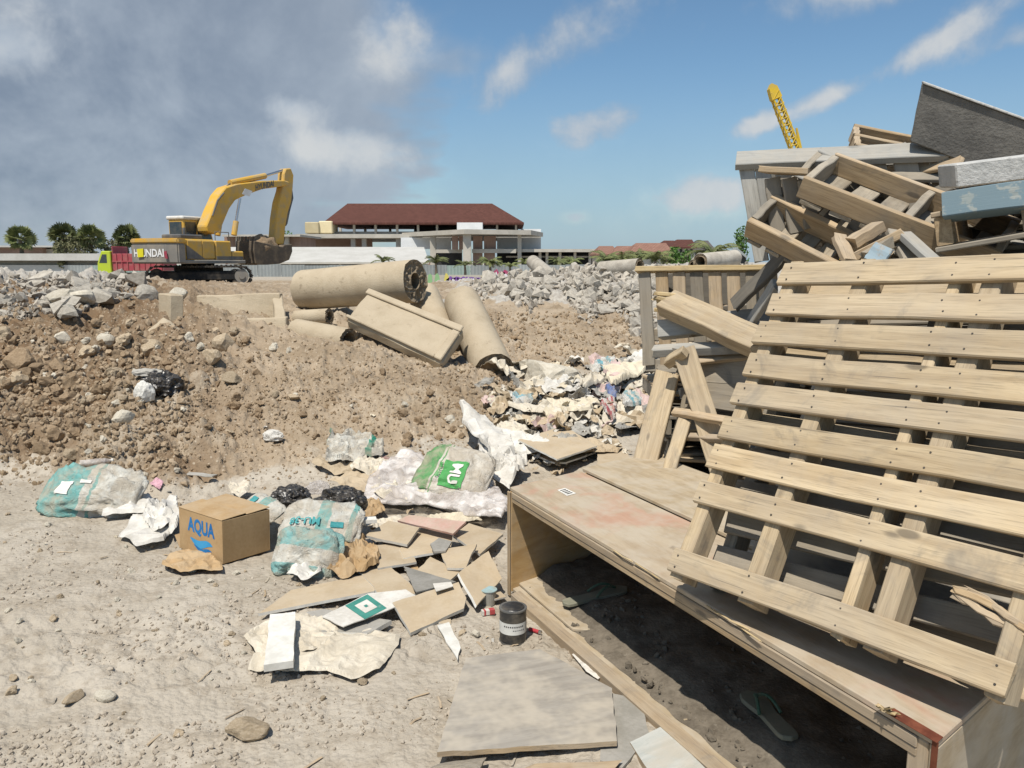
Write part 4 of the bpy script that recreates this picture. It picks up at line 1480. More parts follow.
PAPER = m_rough('white_paper', (0.62, 0.60, 0.54), (0.74, 0.72, 0.66), 12, 0.85, 0.2, 0.002, 0.3, (0.45, 0.40, 0.32), 0.05)
INK = m_plain('black_ink', (0.03, 0.03, 0.035), 0.7, 0.2, dirt=0.25)
lc = G(566, 492, ZT + .0012)
mk('paper_label', bm_mesh('pl', prism([lc + ex * a + vv * b for a, b in ((-.05, -.022), (.05, -.028), (.05, .032), (-.05, .028))], (0, 0, .0012))), crate, PAPER, CI)
for k in range(4):
    q = lc + Vector((0, 0, .0018)) + ex * (-.03 + .02 * k)
    mk('print_line', bm_mesh('pl', prism([q + ex * a + vv * b for a, b in ((-.004, -.016), (.004, -.016), (.004, .02), (-.004, .02))], (0, 0, .0006))), crate, INK, CI)
# splinters standing off the front edge
for k in range(5):
    a = random.uniform(.1, CL - .2)
    p = cpt(a, -.002, ZT - .004)
    plank('splinter', p - crate.location, p + ex * random.uniform(.04, .16) - vv * random.uniform(.004, .012) + up * random.uniform(-.004, .008) - crate.location, .006, .003, up, W_YEL, crate, n=2, ragged=.01)
p = G(884, 709, ZT + .006)
for k in range(4):
    plank('splinter', p - crate.location, p + ex * random.uniform(-.02, .04) - vv * random.uniform(.0, .02) + up * random.uniform(.0, .02) - crate.location, .014, .006, up, W_YEL, crate, n=2, ragged=.01)

# ------------------------------------------------------------------ pallets
NAILH = m_rough('nail_head', (0.05, 0.045, 0.04), (0.09, 0.075, 0.06), 30, 0.7, 0.2, 0.001)
_nail = None


def pallet(M, L, S, label, H=0.13, pos=None, bw=0.09, bt=0.02, xs=None, sw=0.045, back=(0.06, 0.5, 0.94), mb=None, ms=None, deck=True, nails=False, sws=None, group='pallets piled on the right', name='pallet', broken=()):
    """M: X along the boards, Y along the stringers, Z out of the deck"""
    e = empty(name, M=M, label=label, cat='pallet', group=group)
    pos = pos if pos is not None else [S * (k + .5) / 8 for k in range(8)]
    xs = xs if xs is not None else [sw / 2 + .004, L / 2, L - sw / 2 - .004]
    for i, y in enumerate(pos):
        x0, x1 = random.uniform(-.006, .006), L + random.uniform(-.006, .006)
        if i in broken:
            x1 *= random.uniform(.4, .7)
        if deck:
            plank('deck_board', (x0, y, H - bt / 2), (x1, y + random.uniform(-.004, .004), H - bt / 2), bw * random.uniform(.95, 1.05), bt, (0, 0, 1), mb, e, ragged=.03 if i in broken else 0)
        if nails and i not in broken:
            for x in xs:
                for dy in (-.022, .022):
                    bm = bmesh.new()
                    tube_bm(bm, (0, 0, -.001), (0, 0, .0015), .003, .003, 6)
                    global _nail
                    if _nail is None:
                        _nail = bm_mesh('nail', bm)
                        _nail.materials.append(NAILH)
                    else:
                        bm.free()
                    mk('nail', _nail, e, None, Matrix.Translation((x + random.uniform(-.008, .008), y + dy + random.uniform(-.006, .006), H)))
    for i, x in enumerate(xs):
        w = (sws[i] if sws else sw)
        plank('stringer', (x, -.0, (H - bt + bt) / 2 - .0005), (x, S, (H - bt + bt) / 2 - .0005), w, H - 2 * bt - .001, (0, 0, 1), ms, e, warp=.002)
    for f in back:
        plank('bottom_board', (0, S * f, bt / 2), (L, S * f, bt / 2), bw, bt, (0, 0, 1), mb, e)
    return e


# --- the large pallet leaning on the crate
BL = G(664, 572, 0.628)
BR = G(1004, 700, 0.66)
px_ = (BR - BL).normalized()
d_ = ray(785, 259)
k_ = (BL - Vector((0, 0, CAM_H))).dot(px_) / d_.dot(px_)
UL = Vector((0, 0, CAM_H)) + d_ * k_
py_ = (UL - BL).normalized()
pz_ = px_.cross(py_).normalized()
PL, PS = (BR - BL).length, (UL - BL).length
H1 = 0.13
M1 = Matrix((px_, py_, pz_)).transposed().to_4x4()
M1.translation = BL - pz_ * H1
pit = PS / 10
rows = [pit * .42] + [pit * (k + .5) + (0.004 if k % 2 else -.004) for k in range(2, 10)]
bigp = pallet(M1, PL, PS, 'large clean pallet leaning face out against the crate, nearest the camera', H=H1, pos=rows, bw=pit * .70, bt=.021,
              xs=[.032, PL * .295, PL * .585, PL * .685, PL - .03], sws=[.05, .055, .035, .055, .045], back=(.05, .27, .5, .72, .95), mb=W_NEW, ms=W_NEW, nails=True, group='large pallet')
M2 = M1 @ Matrix.Translation((.04, .02, -.15)) @ Matrix.Rotation(R(3), 4, 'Z')
pallet(M2, PL * .98, PS * .97, 'weathered pallet leaning right behind the large clean one', H=.12, bw=pit * .66, pos=[pit * (k + .9) for k in range(9)], mb=W_OLD, ms=W_OLD, group='pallets leaning behind')
bs = M1 @ Matrix.Translation((0, 0, -.30))
shb = mk('backing_sheet', bm_mesh('bs', box_bm(-.02, PL + .25, .10, PS + .02, 0, .014, .002)), None, PLY_GREY, bs)
tag(shb, 'dark plywood sheet leaning behind the large pallet', 'plywood')
# torn splinter hanging in the open bay
q0, q1 = M1 @ Vector((PL - .16, pit * 1.75, .09)), M1 @ Vector((PL + .05, pit * 1.35, .10))
sp = empty('broken_batten', q0, label='torn splintered batten stuck through the open bay of the large pallet', cat='batten')
for k in range(4):
    off = Vector((random.uniform(-.01, .01), random.uniform(-.01, .01), random.uniform(-.012, .012)))
    plank('strand', off, (q1 - q0) + off * 1.5, .016, .008, pz_, W_TAN, sp, ragged=.02, warp=.01)


def fr(o, xp, yp):
    """frame from origin, a point along X and a point towards Y; X x Y = Z"""
    x = (xp - o).normalized()
    y = (yp - o)
    y = (y - x * y.dot(x)).normalized()
    z = x.cross(y)
    M = Matrix((x, y, z)).transposed().to_4x4()
    M.translation = o
    return M


def stringers_up(o, xe, ye, S, L, label, mb, ms, H=.13, xs=None, n=6, mats=None, sw=.04, cross=(0.02, .62, .98)):
    """upturned pallet: deck underneath, stringers showing; Y along stringers"""
    M = fr(o, ye, xe)          # X along stringer
    e = empty('pallet', M=M, label=label, cat='pallet', group='pallets piled on the right')
    xs = xs or [sw / 2, L / 2, L - sw / 2]
    sg = 1 if M.to_3x3() @ Vector((0, 0, 1)) @ Vector((0, 0, 1)) > 0 else -1
    for i, y in enumerate(xs):
        plank('stringer', (0, y, 0), (S, y, 0), sw, H, (0, 0, sg), (mats or [ms] * 9)[i], e, warp=.002)
    for i in range(n):
        x = S * (i + .5) / n
        plank('deck_board', (x, 0, -sg * (H / 2 + .011)), (x, L, -sg * (H / 2 + .011)), S / n * .72, .02, (0, 0, sg), mb, e)
    for f in cross:
        for a, b in zip(xs[:-1], xs[1:]):
            plank('spacer_block', (S * f, a + sw / 2 + .001, 0), (S * f, b - sw / 2 - .001, 0), .035, H * .9, (1, 0, 0) if False else (0, 0, sg), mb, e)
    return e


# flat pallets underneath that carry the heap, seen between the boards
for k in range(11):
    ang = R(-38 + random.uniform(-6, 6))
    o = Vector((1.35 + random.uniform(-.04, .04), 3.3 + random.uniform(-.04, .04), 0.0 + k * 0.132 + .01))
    o.z += 0.02
    M = Matrix.Translation(o) @ Matrix.Rotation(ang, 4, 'Z')
    pallet(M, 1.05, 1.15, 'dark pallet lying flat in the stack behind the large leaning pallet', mb=W_OLD, ms=W_OLD, group='flat pallets in the stack behind', back=(.06, .5, .94))

# --- pallet on edge with grey top, spanning the heap
o = at(737, 161, 4.35)
xe = at(946, 152, 4.05)
ye = at(772, 262, 4.30)
Lc = (xe - o).length
e = empty('pallet', M=fr(o, xe, ye), label='long pallet standing on edge with a pale grey top rail and short slats', cat='pallet', group='pallets piled on the right')
plank('top_rail', (0, .0, -.03), (Lc, .0, -.03), .115, .04, (0, -.75, -.66), W_GREY, e)
plank('top_rail', (0.02, .03, .095), (Lc - .05, .03, .095), .06, .035, (0, 1, 0), W_GREY, e)
for k, xx in enumerate((.045, .125, .24, .37, .51, .655, .80, .955, 1.04)):
    if xx > Lc - .03: continue
    plank('slat', (xx, .024, -.035), (xx + .10, .52 if k < 3 else .42, -.035), .075 if k < 2 else .11, .02, (0, 0, 1), W_OLD if k > 1 else W_GREY, e)
plank('lower_rail', (.1, .40, .01), (Lc - .02, .40, .01), .06, .04, (0, 0, 1), W_OLD, e)
plank('end_board', (Lc - .02, .02, .0), (Lc + .02, .25, .0), .12, .022, (1, 0, 0), W_OLD, e)

# --- brown upturned pallet sloping down to the right in front of it
o = at(800, 187, 3.75)
xe = at(812, 138, 4.30)
ye = at(936, 240, 3.45)
stringers_up(o, xe, ye, 0.86, .52, 'tan upturned pallet with open bays sloping down to the right', W_OLD, W_TAN, H=.10, sw=.03, xs=[.014, .42], cross=(.012, .55, .985))
o2 = at(764, 170, 4.05)
ep_ = empty('broken_pallet', o2, label='short broken pallet end with two upright boards left of the tan upturned pallet', cat='pallet', group='pallets piled on the right')
plank('top_board', Vector((0, 0, 0)), at(812, 172, 3.9) - o2, .13, .03, up, W_TAN, ep_)
for (a, b, c, d, y) in ((766, 178, 772, 232, 4.02), (783, 178, 790, 232, 3.98), (799, 180, 806, 228, 3.94)):
    plank('slat', at(a + 6, b, y) - o2, at(c + 6, d, y) - o2, .075, .02, (0, -1, .2), W_OLD, ep_)

# --- lower upturned pallet with grey stringers
o = at(746, 229, 3.95)
xe = at(782, 150, 4.3)
ye = at(818, 266, 3.75)
stringers_up(o, xe, ye, 0.62, .66, 'low upturned pallet with one tan and two grey weathered rails', W_OLD, W_TAN, H=.11, sw=.035, xs=[.018, .22, .42, .64], mats=[W_TAN, W_TAN, W_GREY, W_GREY], cross=(.02,))
plank_o = at(822, 202, 4.2)
b0 = empty('grey_beam', plank_o, label='long charred grey beam running under the tan upturned pallet', cat='beam')
plank('beam', Vector((0, 0, 0)), at(938, 262, 3.5) - plank_o, .05, .11, up, W_GREY, b0, ragged=.01)

# --- small broken pieces in the middle
for i, (a, b, c, d, y0, y1, w, t_, m_, lb) in enumerate((
        (846, 262, 905, 232, 3.5, 3.4, .05, .04, W_TAN, 'tan batten crossing the broken pallet pieces'),
        (852, 243, 880, 226, 3.5, 3.55, .06, .05, W_TAN, 'short tan block among the broken pallet pieces'),
        (866, 258, 890, 243, 3.42, 3.42, .05, .05, W_OLD, 'little brown block under the tan batten'),
        (874, 262, 884, 247, 3.35, 3.35, .08, .02, W_BLUE, 'stub of pale blue painted board sticking up'),
        (893, 232, 912, 262, 3.5, 3.35, .07, .03, W_OLD, 'dark board end leaning in the broken pallet pieces'),
        (905, 236, 935, 262, 3.4, 3.2, .06, .03, W_GREY, 'grey splintered board end beside the large pallet top'),
        (838, 236, 850, 262, 3.55, 3.45, .06, .03, W_TAN, 'upright tan stub left of the crossing batten'))):
    p0, p1 = at(a, b, y0), at(c, d, y1)
    e = empty('broken_board', p0, label=lb, cat='board', group='broken pallet pieces')
    plank('board', Vector((0, 0, 0)), p1 - p0, w, t_, up if i != 3 else (-.3, -.8, .5), m_, e, ragged=.008)

# --- right-hand flat pallet, teal board and concrete pieces on it
o = at(936, 250, 3.25)
xe = at(1100, 222, 2.95)
ye = at(985, 238, 4.2)
M = fr(o, xe, ye)
e = empty('pallet', M=M, label='tan pallet lying flat at the right edge under the teal board', cat='pallet', group='pallets piled on the right')
Lr = .75
plank('deck_board', (0, .045, .0), (Lr, .045, .0), .09, .022, (0, 0, 1), W_OLD, e)
plank('deck_board', (0, .20, .0), (Lr, .20, .0), .09, .022, (0, 0, 1), W_OLD, e)
plank('deck_board', (0, .36, .0), (Lr, .36, .0), .09, .022, (0, 0, 1), W_OLD, e)
for x in (.035, .33, .62):
    plank('stringer', (x, 0.01, .068), (x, .8, .068), .06, .112, (0, 0, 1), W_TAN, e, warp=.002)
for k in range(5):
    plank('deck_board', (0, .05 + .16 * k, .136), (Lr, .05 + .16 * k, .136), .11, .022, (0, 0, 1), W_TAN, e)
o = at(945, 208, 3.25)
tl = empty('teal_board', o, label='thick teal painted board resting on the flat pallet at the right edge', cat='board')
plank('board', Vector((0, 0, 0)), at(1080, 190, 3.0) - o, .10, .10, (0, -1, .25), W_TEAL, tl)
o = at(957, 180, 3.45)
cbm = prism([at(957, 188, 3.4) - o, at(1090, 172, 3.15) - o, at(1090, 147, 3.15) - o, at(955, 164, 3.4) - o], (0.04, 0.22, 0.02), .006)
blk = mk('concrete_block', bm_mesh('blk', cbm), None, SLAB_PALE, Matrix.Translation(o))
tag(blk, 'rough pale concrete block above the teal board', 'concrete block')
# --- small pallet corner behind the slab
o = at(853, 152, 4.6)
stringers_up(o, at(868, 128, 4.9), at(950, 172, 4.5), .62, .30, 'small pale pallet corner poking out under the big dark slab', W_TAN, W_TAN, H=.09, sw=.03, xs=[.015, .15, .285], n=4, cross=(.02, .97))
# --- concrete slab crowning the heap
o = at(912, 142, 3.9)
pts = [at(910, 142, 4.02), at(922, 83, 3.95), at(1150, 165, 3.65), at(1150, 205, 3.6)]
pts[3] = pts[0] + (pts[2] - pts[1]) * 1.05
nrm = (pts[1] - pts[0]).cross(pts[2] - pts[0]).normalized()
if nrm.y < 0: nrm = -nrm
bm = prism([p - o for p in pts], nrm * .075, .006)
bmesh.ops.subdivide_edges(bm, edges=bm.edges[:], cuts=3, use_grid_fill=True)
for v in bm.verts:
    v.co += Vector(mn.noise_vector(v.co * 7)) * .004
sl = mk('concrete_slab', bm_mesh('slab', bm), None, SLAB_GREY, Matrix.Translation(o))
tag(sl, 'big tilted dark grey concrete slab on top of the pallet heap', 'concrete slab')
bm = prism([p - o for p in (pts[1] + Vector((0, -.012, .006)), pts[2] + Vector((0, -.012, .006)), pts[2] + nrm * .07 + Vector((0, 0, .006)), pts[1] + nrm * .07 + Vector((0, 0, .006)))], (0, 0, -.012), .003)
mk('lit_edge', bm_mesh('edge', bm), sl, SLAB_PALE)  # sunlit top edge of the slab painted on as a pale strip

# --- pallet standing on edge at the left of the heap, fresh yellow rail
o = at(637, 270, 5.3)
xe = at(778, 268, 5.0)
ye = at(666, 345, 5.15)
Lh = (xe - o).length
e = empty('pallet', M=fr(o, xe, ye), label='pallet on edge with a fresh yellow top rail at the left end of the heap', cat='pallet', group='pallets piled on the right')
plank('top_rail', (0, 0, 0), (Lh, 0, 0), .10, .035, (0, 1, 0), W_YEL, e)
for k in range(9):
    xx = .05 + k * .112
    if xx > Lh: break
    plank('slat', (xx, .019, -.012 + .0), (xx + .05, .62, .03), .08, .02, (0, 0, 1), W_TAN if k % 3 else W_OLD, e)
plank('lower_rail', (.04, .42, .06), (Lh, .42, .06), .08, .04, (0, 0, 1), W_OLD, e)
plank('bottom_rail', (.07, .62, .06), (Lh, .62, .06), .08, .04, (0, 0, 1), W_OLD, e)
# thick snapped beam
o = at(668, 303, 4.55)
bb = empty('snapped_beam', o, label='thick pale beam with a torn yellow end pointing left', cat='beam')
plank('beam', Vector((0, 0, 0)), at(762, 345, 4.0) - o, .15, .085, (-.2, -.7, .7), W_NEW, bb, n=4)
for k in range(9):
    off = Vector((random.uniform(-.01, .02), random.uniform(-.03, .03), random.uniform(-.05, .05)))
    plank('torn_fibre', off + Vector((.03, 0, 0)), off + Vector((-.05 - random.uniform(0, .03), .01, random.uniform(-.01, .02))), .03, .022, up, W_YEL, bb, n=2, ragged=.01)
# grey beams and boards beneath it
for i, (a, b, c, d, y0, y1, w, t_, upv, m_, lb) in enumerate((
        (660, 330, 770, 318, 4.6, 4.3, .10, .10, (0, -1, .3), W_GREY, 'square grey beam just below the snapped pale beam'),
        (655, 351, 770, 345, 4.45, 4.1, .07, .05, (0, -.5, 1), W_GREY, 'weathered grey rail stretching under the grey beam'),
        (686, 365, 770, 372, 4.4, 4.1, .17, .022, (0, -1, .2), W_OLD, 'wide brown board set on edge below the grey rail'),
        (690, 390, 770, 402, 4.35, 4.05, .16, .022, (0, -1, .2), W_OLD, 'lower brown board set on edge beside the big pallet'),
        (735, 305, 790, 250, 4.3, 4.1, .10, .03, (-.6, -.4, .6), W_DARK, 'dark leaning board left of the large pallet top'),
        (746, 330, 775, 285, 4.2, 4.0, .08, .03, (-.6, -.4, .6), W_GREY, 'grey leaning board tucked against the large pallet corner'))):
    p0, p1 = at(a, b, y0), at(c, d, y1)
    e = empty('loose_board', p0, label=lb, cat='board', group='loose boards left of the large pallet')
    plank('board', Vector((0, 0, 0)), p1 - p0, w, t_, upv, m_, e, ragged=.006)
# propped planks at the left foot of the heap
o = at(668, 378, 4.25)
pp = empty('plank_frame', o, label='propped frame of planks standing left of the large pallet', cat='frame')
for (a, b, c, d, y0, y1, w, t_, upv, m_, nm) in (
        (668, 372, 640, 480, 4.35, 4.15, .13, .03, (-.35, -.8, .45), W_NEW, 'plank'),
        (684, 350, 722, 470, 4.2, 3.95, .12, .03, (-.3, -.85, .4), W_NEW, 'plank'),
        (668, 362, 685, 352, 4.25, 4.15, .05, .05, (0, -1, 1), W_NEW, 'cap'),
        (674, 412, 735, 422, 4.15, 3.9, .05, .03, (0, -.6, .8), W_TAN, 'crossbar'),
        (686, 436, 735, 440, 4.1, 3.9, .04, .03, (0, -.6, .8), W_TAN, 'crossbar'),
        (684, 420, 668, 474, 4.1, 3.98, .07, .03, (-.3, -.8, .4), W_NEW, 'stub'),
        (700, 352, 668, 470, 4.4, 4.4, .06, .03, (-.3, -.8, .4), W_OLD, 'plank'),
        (662, 440, 648, 478, 4.28, 4.2, .06, .03, (-.3, -.8, .4), W_OLD, 'stub')):
    plank(nm, at(a, b, y0) - o, at(c, d, y1) - o, w, t_, upv, m_, pp, ragged=.004)
BLK = m_plain('painted_shadow', (0.02, 0.022, 0.024), 0.5, 0.3, dirt=0.2)  # black meant for a painted shadow band on the plank; unused
q = [at(a, b, 4.225) for a, b in ((649, 393), (673, 395), (669, 413), (645, 410))]
# loose boards seen through the gaps behind the large pallet
for k in range(6):
    p0 = M1 @ Vector((random.uniform(-.05, .3), pit * (1.2 + k * 1.5), -.10 - random.uniform(0, .12)))
    p1 = M1 @ Vector((random.uniform(.8, 1.1), pit * (1.0 + k * 1.5) + random.uniform(-.08, .08), -.08 - random.uniform(0, .16)))
    e = empty('loose_board', p0, label='brown loose board glimpsed through the gaps of the large pallet', cat='board', group='boards behind the large pallet')
    plank('board', Vector((0, 0, 0)), p1 - p0, .06, .022, pz_, W_OLD if k % 2 else W_TAN, e)

# more pallets filling the middle and right of the heap
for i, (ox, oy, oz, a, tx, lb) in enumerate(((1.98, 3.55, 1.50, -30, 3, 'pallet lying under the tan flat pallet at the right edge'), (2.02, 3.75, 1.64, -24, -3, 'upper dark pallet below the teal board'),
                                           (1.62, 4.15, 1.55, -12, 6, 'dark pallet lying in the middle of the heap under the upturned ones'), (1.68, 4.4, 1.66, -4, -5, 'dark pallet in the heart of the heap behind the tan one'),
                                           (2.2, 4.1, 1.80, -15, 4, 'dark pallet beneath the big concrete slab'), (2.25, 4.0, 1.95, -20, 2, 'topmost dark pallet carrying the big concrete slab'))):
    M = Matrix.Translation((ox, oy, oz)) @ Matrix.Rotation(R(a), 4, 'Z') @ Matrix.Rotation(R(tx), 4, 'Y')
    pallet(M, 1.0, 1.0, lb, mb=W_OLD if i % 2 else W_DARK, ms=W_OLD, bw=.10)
for i, (a, b, c, d, y) in enumerate(((756, 172, 950, 168, 4.65), (760, 205, 950, 205, 4.6), (766, 238, 950, 240, 4.55))):  # filler boards; their dark colour stands for shade between the slats
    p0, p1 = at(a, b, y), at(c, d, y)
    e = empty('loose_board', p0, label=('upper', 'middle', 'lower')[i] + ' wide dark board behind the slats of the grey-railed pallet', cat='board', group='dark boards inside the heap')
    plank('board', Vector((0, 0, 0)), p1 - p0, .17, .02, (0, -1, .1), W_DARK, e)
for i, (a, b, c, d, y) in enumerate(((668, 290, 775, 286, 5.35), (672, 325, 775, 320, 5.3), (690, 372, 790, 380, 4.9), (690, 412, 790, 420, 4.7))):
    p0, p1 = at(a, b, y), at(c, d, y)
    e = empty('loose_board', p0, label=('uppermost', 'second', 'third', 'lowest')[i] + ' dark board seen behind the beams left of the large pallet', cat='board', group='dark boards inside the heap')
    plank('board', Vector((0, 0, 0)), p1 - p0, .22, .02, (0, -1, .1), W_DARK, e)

# stack under the yellow-railed pallet and the beams
for k in range(7):
    M = Matrix.Translation((.93 + random.uniform(-.05, .05), 4.78 + random.uniform(-.05, .05), .02 + k * .132)) @ Matrix.Rotation(R(-8 + random.uniform(-7, 7)), 4, 'Z')
    pallet(M, 1.1, .9, 'weathered pallet lying flat in the low stack left of the large pallet', mb=(W_OLD, W_DARK, W_TAN)[k % 3], ms=W_OLD, group='flat pallets in the low left stack')
# splintered boards jammed into the heap
r5 = random.Random(55)
for i in range(24):
    a, b = r5.uniform(775, 1010), r5.uniform(172, 250)
    if a < 800 and b < 200: b += 30
    y = r5.uniform(3.9, 4.5)
    an = r5.uniform(-.5, .9)
    L_ = r5.uniform(40, 110)
    p0, p1 = at(a, b, y), at(a + L_ * math.cos(an), b + L_ * math.sin(an), y + r5.uniform(-.3, .3))
    e = empty('broken_board', p0, label='splintered weathered board jammed in the upper heap of pallets', cat='board', group='splintered boards in the upper heap')
    plank('board', Vector((0, 0, 0)), p1 - p0, r5.uniform(.05, .10), .022, (r5.uniform(-.4, .4), -.6, r5.uniform(.2, 1)), r5.choice([W_OLD, W_TAN, W_GREY, W_DARK]), e, ragged=.015)
for i in range(14):
    a, b = r5.uniform(660, 740), r5.uniform(318, 440)
    y = r5.uniform(4.25, 4.7)
    an = r5.uniform(-.4, .6)
    L_ = r5.uniform(40, 90)
    p0, p1 = at(a, b, y), at(a + L_ * math.cos(an), b + L_ * math.sin(an), y + r5.uniform(-.2, .2))
    e = empty('broken_board', p0, label='splintered board jammed between the beams left of the large pallet', cat='board', group='splintered boards between the beams')
    plank('board', Vector((0, 0, 0)), p1 - p0, r5.uniform(.05, .11), .025, (r5.uniform(-.4, .4), -.6, r5.uniform(.2, 1)), r5.choice([W_OLD, W_TAN, W_GREY, W_DARK]), e, ragged=.015)

# ------------------------------------------------------------------ concrete pipes, slabs and blocks on the mound
def pipe(name_label, p0, p1, r, wall=0.28, seed=0, mat=CONC_PIPE, ragged=0.04, seg=40, name='concrete_pipe', group='concrete pipes', hole=True):
    """hollow concrete pipe with chipped rims; p0, p1 are axis ends"""
    p0, p1 = Vector(p0), Vector(p1)
    rd = random.Random(seed)
    M = frame(p0, p1 - p0, (0, 0.3, 1))
    L = (p1 - p0).length
    e = empty(name, M=M, label=name_label, cat='pipe', group=group)
    ri = r * (1 - wall)
    bm = bmesh.new()
    nr = 14
    rings = []
    for i in range(nr + 1):
        rg = []
        for k in range(seg):
            a = 2 * math.pi * k / seg
            x = L * i / nr
            rr_ = r * (1 + mn.noise(Vector((x * 3 + seed, math.cos(a) * 1.5, math.sin(a) * 1.5))) * .015)
            if i == 0: x += abs(mn.noise(Vector((seed, math.cos(a) * 3, math.sin(a) * 3)))) * ragged
            if i == nr: x -= abs(mn.noise(Vector((seed + 5, math.cos(a) * 3, math.sin(a) * 3)))) * ragged
            rg.append(bm.verts.new((x, rr_ * math.cos(a), rr_ * math.sin(a))))
        rings.append(rg)
    for i in range(nr):
        for k in range(seg):
            bm.faces.new((rings[i][k], rings[i][(k + 1) % seg], rings[i + 1][(k + 1) % seg], rings[i + 1][k]))
    mk('outer_wall', bm_mesh('ow', bm, None, True), e, mat)
    for end, rg_x, sgn in (('rim', 0.0, 1), ('rim', L, -1)):
        bm = bmesh.new()
        last = None
        for j in range(7):
            f = j / 6
            cur = []
            for k in range(seg):
                a = 2 * math.pi * k / seg
                rr_ = r * (1 - .004) * (1 - f) + ri * f
                if 0 < j:
                    rr_ *= 1 + rd.uniform(-.02, .02)
                dep = abs(mn.noise(Vector((seed + (0 if sgn > 0 else 5), math.cos(a) * 3, math.sin(a) * 3)))) * ragged
                x = rg_x + sgn * (dep + (rd.uniform(0, .035) * r / .28 if 0 < j < 6 else 0.0) + .001)
                cur.append(bm.verts.new((x, rr_ * math.cos(a), rr_ * math.sin(a))))
            if last:
                for k in range(seg):
                    bm.faces.new((last[k], last[(k + 1) % seg], cur[(k + 1) % seg], cur[k]))
            last = cur
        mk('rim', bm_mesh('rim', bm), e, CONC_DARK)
    bm = bmesh.new()
    if hole:
        tube_bm(bm, (0.01, 0, 0), (L - .01, 0, 0), ri, ri, seg, False)
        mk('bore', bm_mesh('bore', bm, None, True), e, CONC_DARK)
    else:
        for x in (0.03, L - .03):
            tube_bm(bm, (x, 0, 0), (x + .001, 0, 0), ri * 1.02, ri * 1.02, seg, True)
        for v in bm.verts:
            v.co.x += mn.noise(v.co * 20) * .01
        mk('soil_plug', bm_mesh('plug', bm), e, CLOD)
    return e


pipe('thick concrete pipe lying across the top of the mound, hollow end to the right', at(304, 290, 11.6), at(416, 281, 10.7), .285, .62, 1, ragged=.05)
pipe('long concrete pipe sloping down towards the camera, plugged with soil', at(462, 302, 10.9), at(494, 372, 9.3), .245, .25, 2, hole=False)
pipe('concrete pipe half hidden behind the tilted panel', at(424, 296, 11.4), at(446, 350, 10.3), .22, .3, 3)
pipe('short broken pipe stub sticking out of the dirt below the thick pipe', at(296, 332, 9.9), at(349, 342, 9.5), .165, .3, 4)
pipe('half buried pipe stub close under the thick pipe', at(296, 318, 10.6), at(330, 316, 10.4), .10, .4, 5)
for i, (a, b, c, d, y0, y1, r, lb) in enumerate(((533, 262, 553, 279, 31, 27, .26, 'grey pipe tilted up out of the rubble below the hall'), (601, 269, 640, 266, 24, 23, .22, 'long grey pipe lying on the rubble crest'),
                                                (555, 294, 592, 289, 21, 20, .17, 'pale pipe lying in the rubble slope'), (530, 284, 548, 281, 25, 25, .25, 'squat pipe ring sunk in the rubble'),
                                                (694, 265, 700, 258, 20, 22, .14, 'pipe mouth peeping over the yellow-railed pallet'), (700, 262, 735, 258, 19, 20, .2, 'rounded concrete stump beyond the yellow-railed pallet'))):
    pipe(lb, at(a, b, y0), at(c, d, y1), r, .35, 10 + i, CONC_GREY, .06, 20)


def slab(lb, pts, dv, mat=CONC, name='concrete_slab', bev=.02, rough=.012, cuts=5, cat='concrete slab', group='concrete slabs on the mound'):
    o = Vector(pts[0])
    bm = prism([Vector(p) - o for p in pts], dv, bev)
    bmesh.ops.subdivide_edges(bm, edges=[e for e in bm.edges if e.calc_length() > .12], cuts=cuts, use_grid_fill=True)
    for v in bm.verts:
        v.co += Vector(mn.noise_vector(v.co * 5 + o)) * rough
    ob_ = mk(name, bm_mesh(name, bm), None, mat, Matrix.Translation(o))
    return tag(ob_, lb, cat, group)


# tilted channel panel with raised lips
P = [at(346, 318, 9.7), at(369, 290, 10.2), at(464, 328, 9.5), at(441, 362, 9.0)]
nn = (P[1] - P[0]).cross(P[3] - P[0]).normalized()
if nn.y > 0: nn = -nn
pan = slab('long concrete channel panel with raised lip tilted against the pipes', P, -nn * .16, CONC_PIPE, 'channel_slab', .03)
q = [p - P[0] for p in P]
ip = lambda u, v: q[0] * (1 - u) * (1 - v) + q[3] * u * (1 - v) + q[1] * (1 - u) * v + q[2] * u * v
for (u0, u1, v0, v1) in ((0, 1.0, .84, 1.0), (.93, 1.0, .0, .82), (0, .93, 0, .07)):
    mk('raised_lip', bm_mesh('lip', prism([ip(u0, v0) + nn * .003, ip(u1, v0) + nn * .003, ip(u1, v1) + nn * .003, ip(u0, v1) + nn * .003], nn * .035, .01)), pan, CONC_PIPE)
slab('dark propped slab wedged under the sloping pipe', [at(446, 362, 9.6), at(462, 354, 9.7), at(492, 386, 9.2), at(472, 386, 9.1)], (0, .1, -.12), SLAB_GREY)
slab('flat slab buried below the tilted panel', [at(385, 352, 9.9), at(420, 348, 10.2), at(452, 384, 9.3), at(404, 378, 9.2)], (0, .03, -.15), CONC_PIPE)
slab('dusty broad slab behind the tilted panel foot', [at(330, 355, 9.2), at(385, 350, 9.6), at(420, 380, 8.9), at(380, 385, 8.7)], (0, 0, -.12), CONC_PIPE)
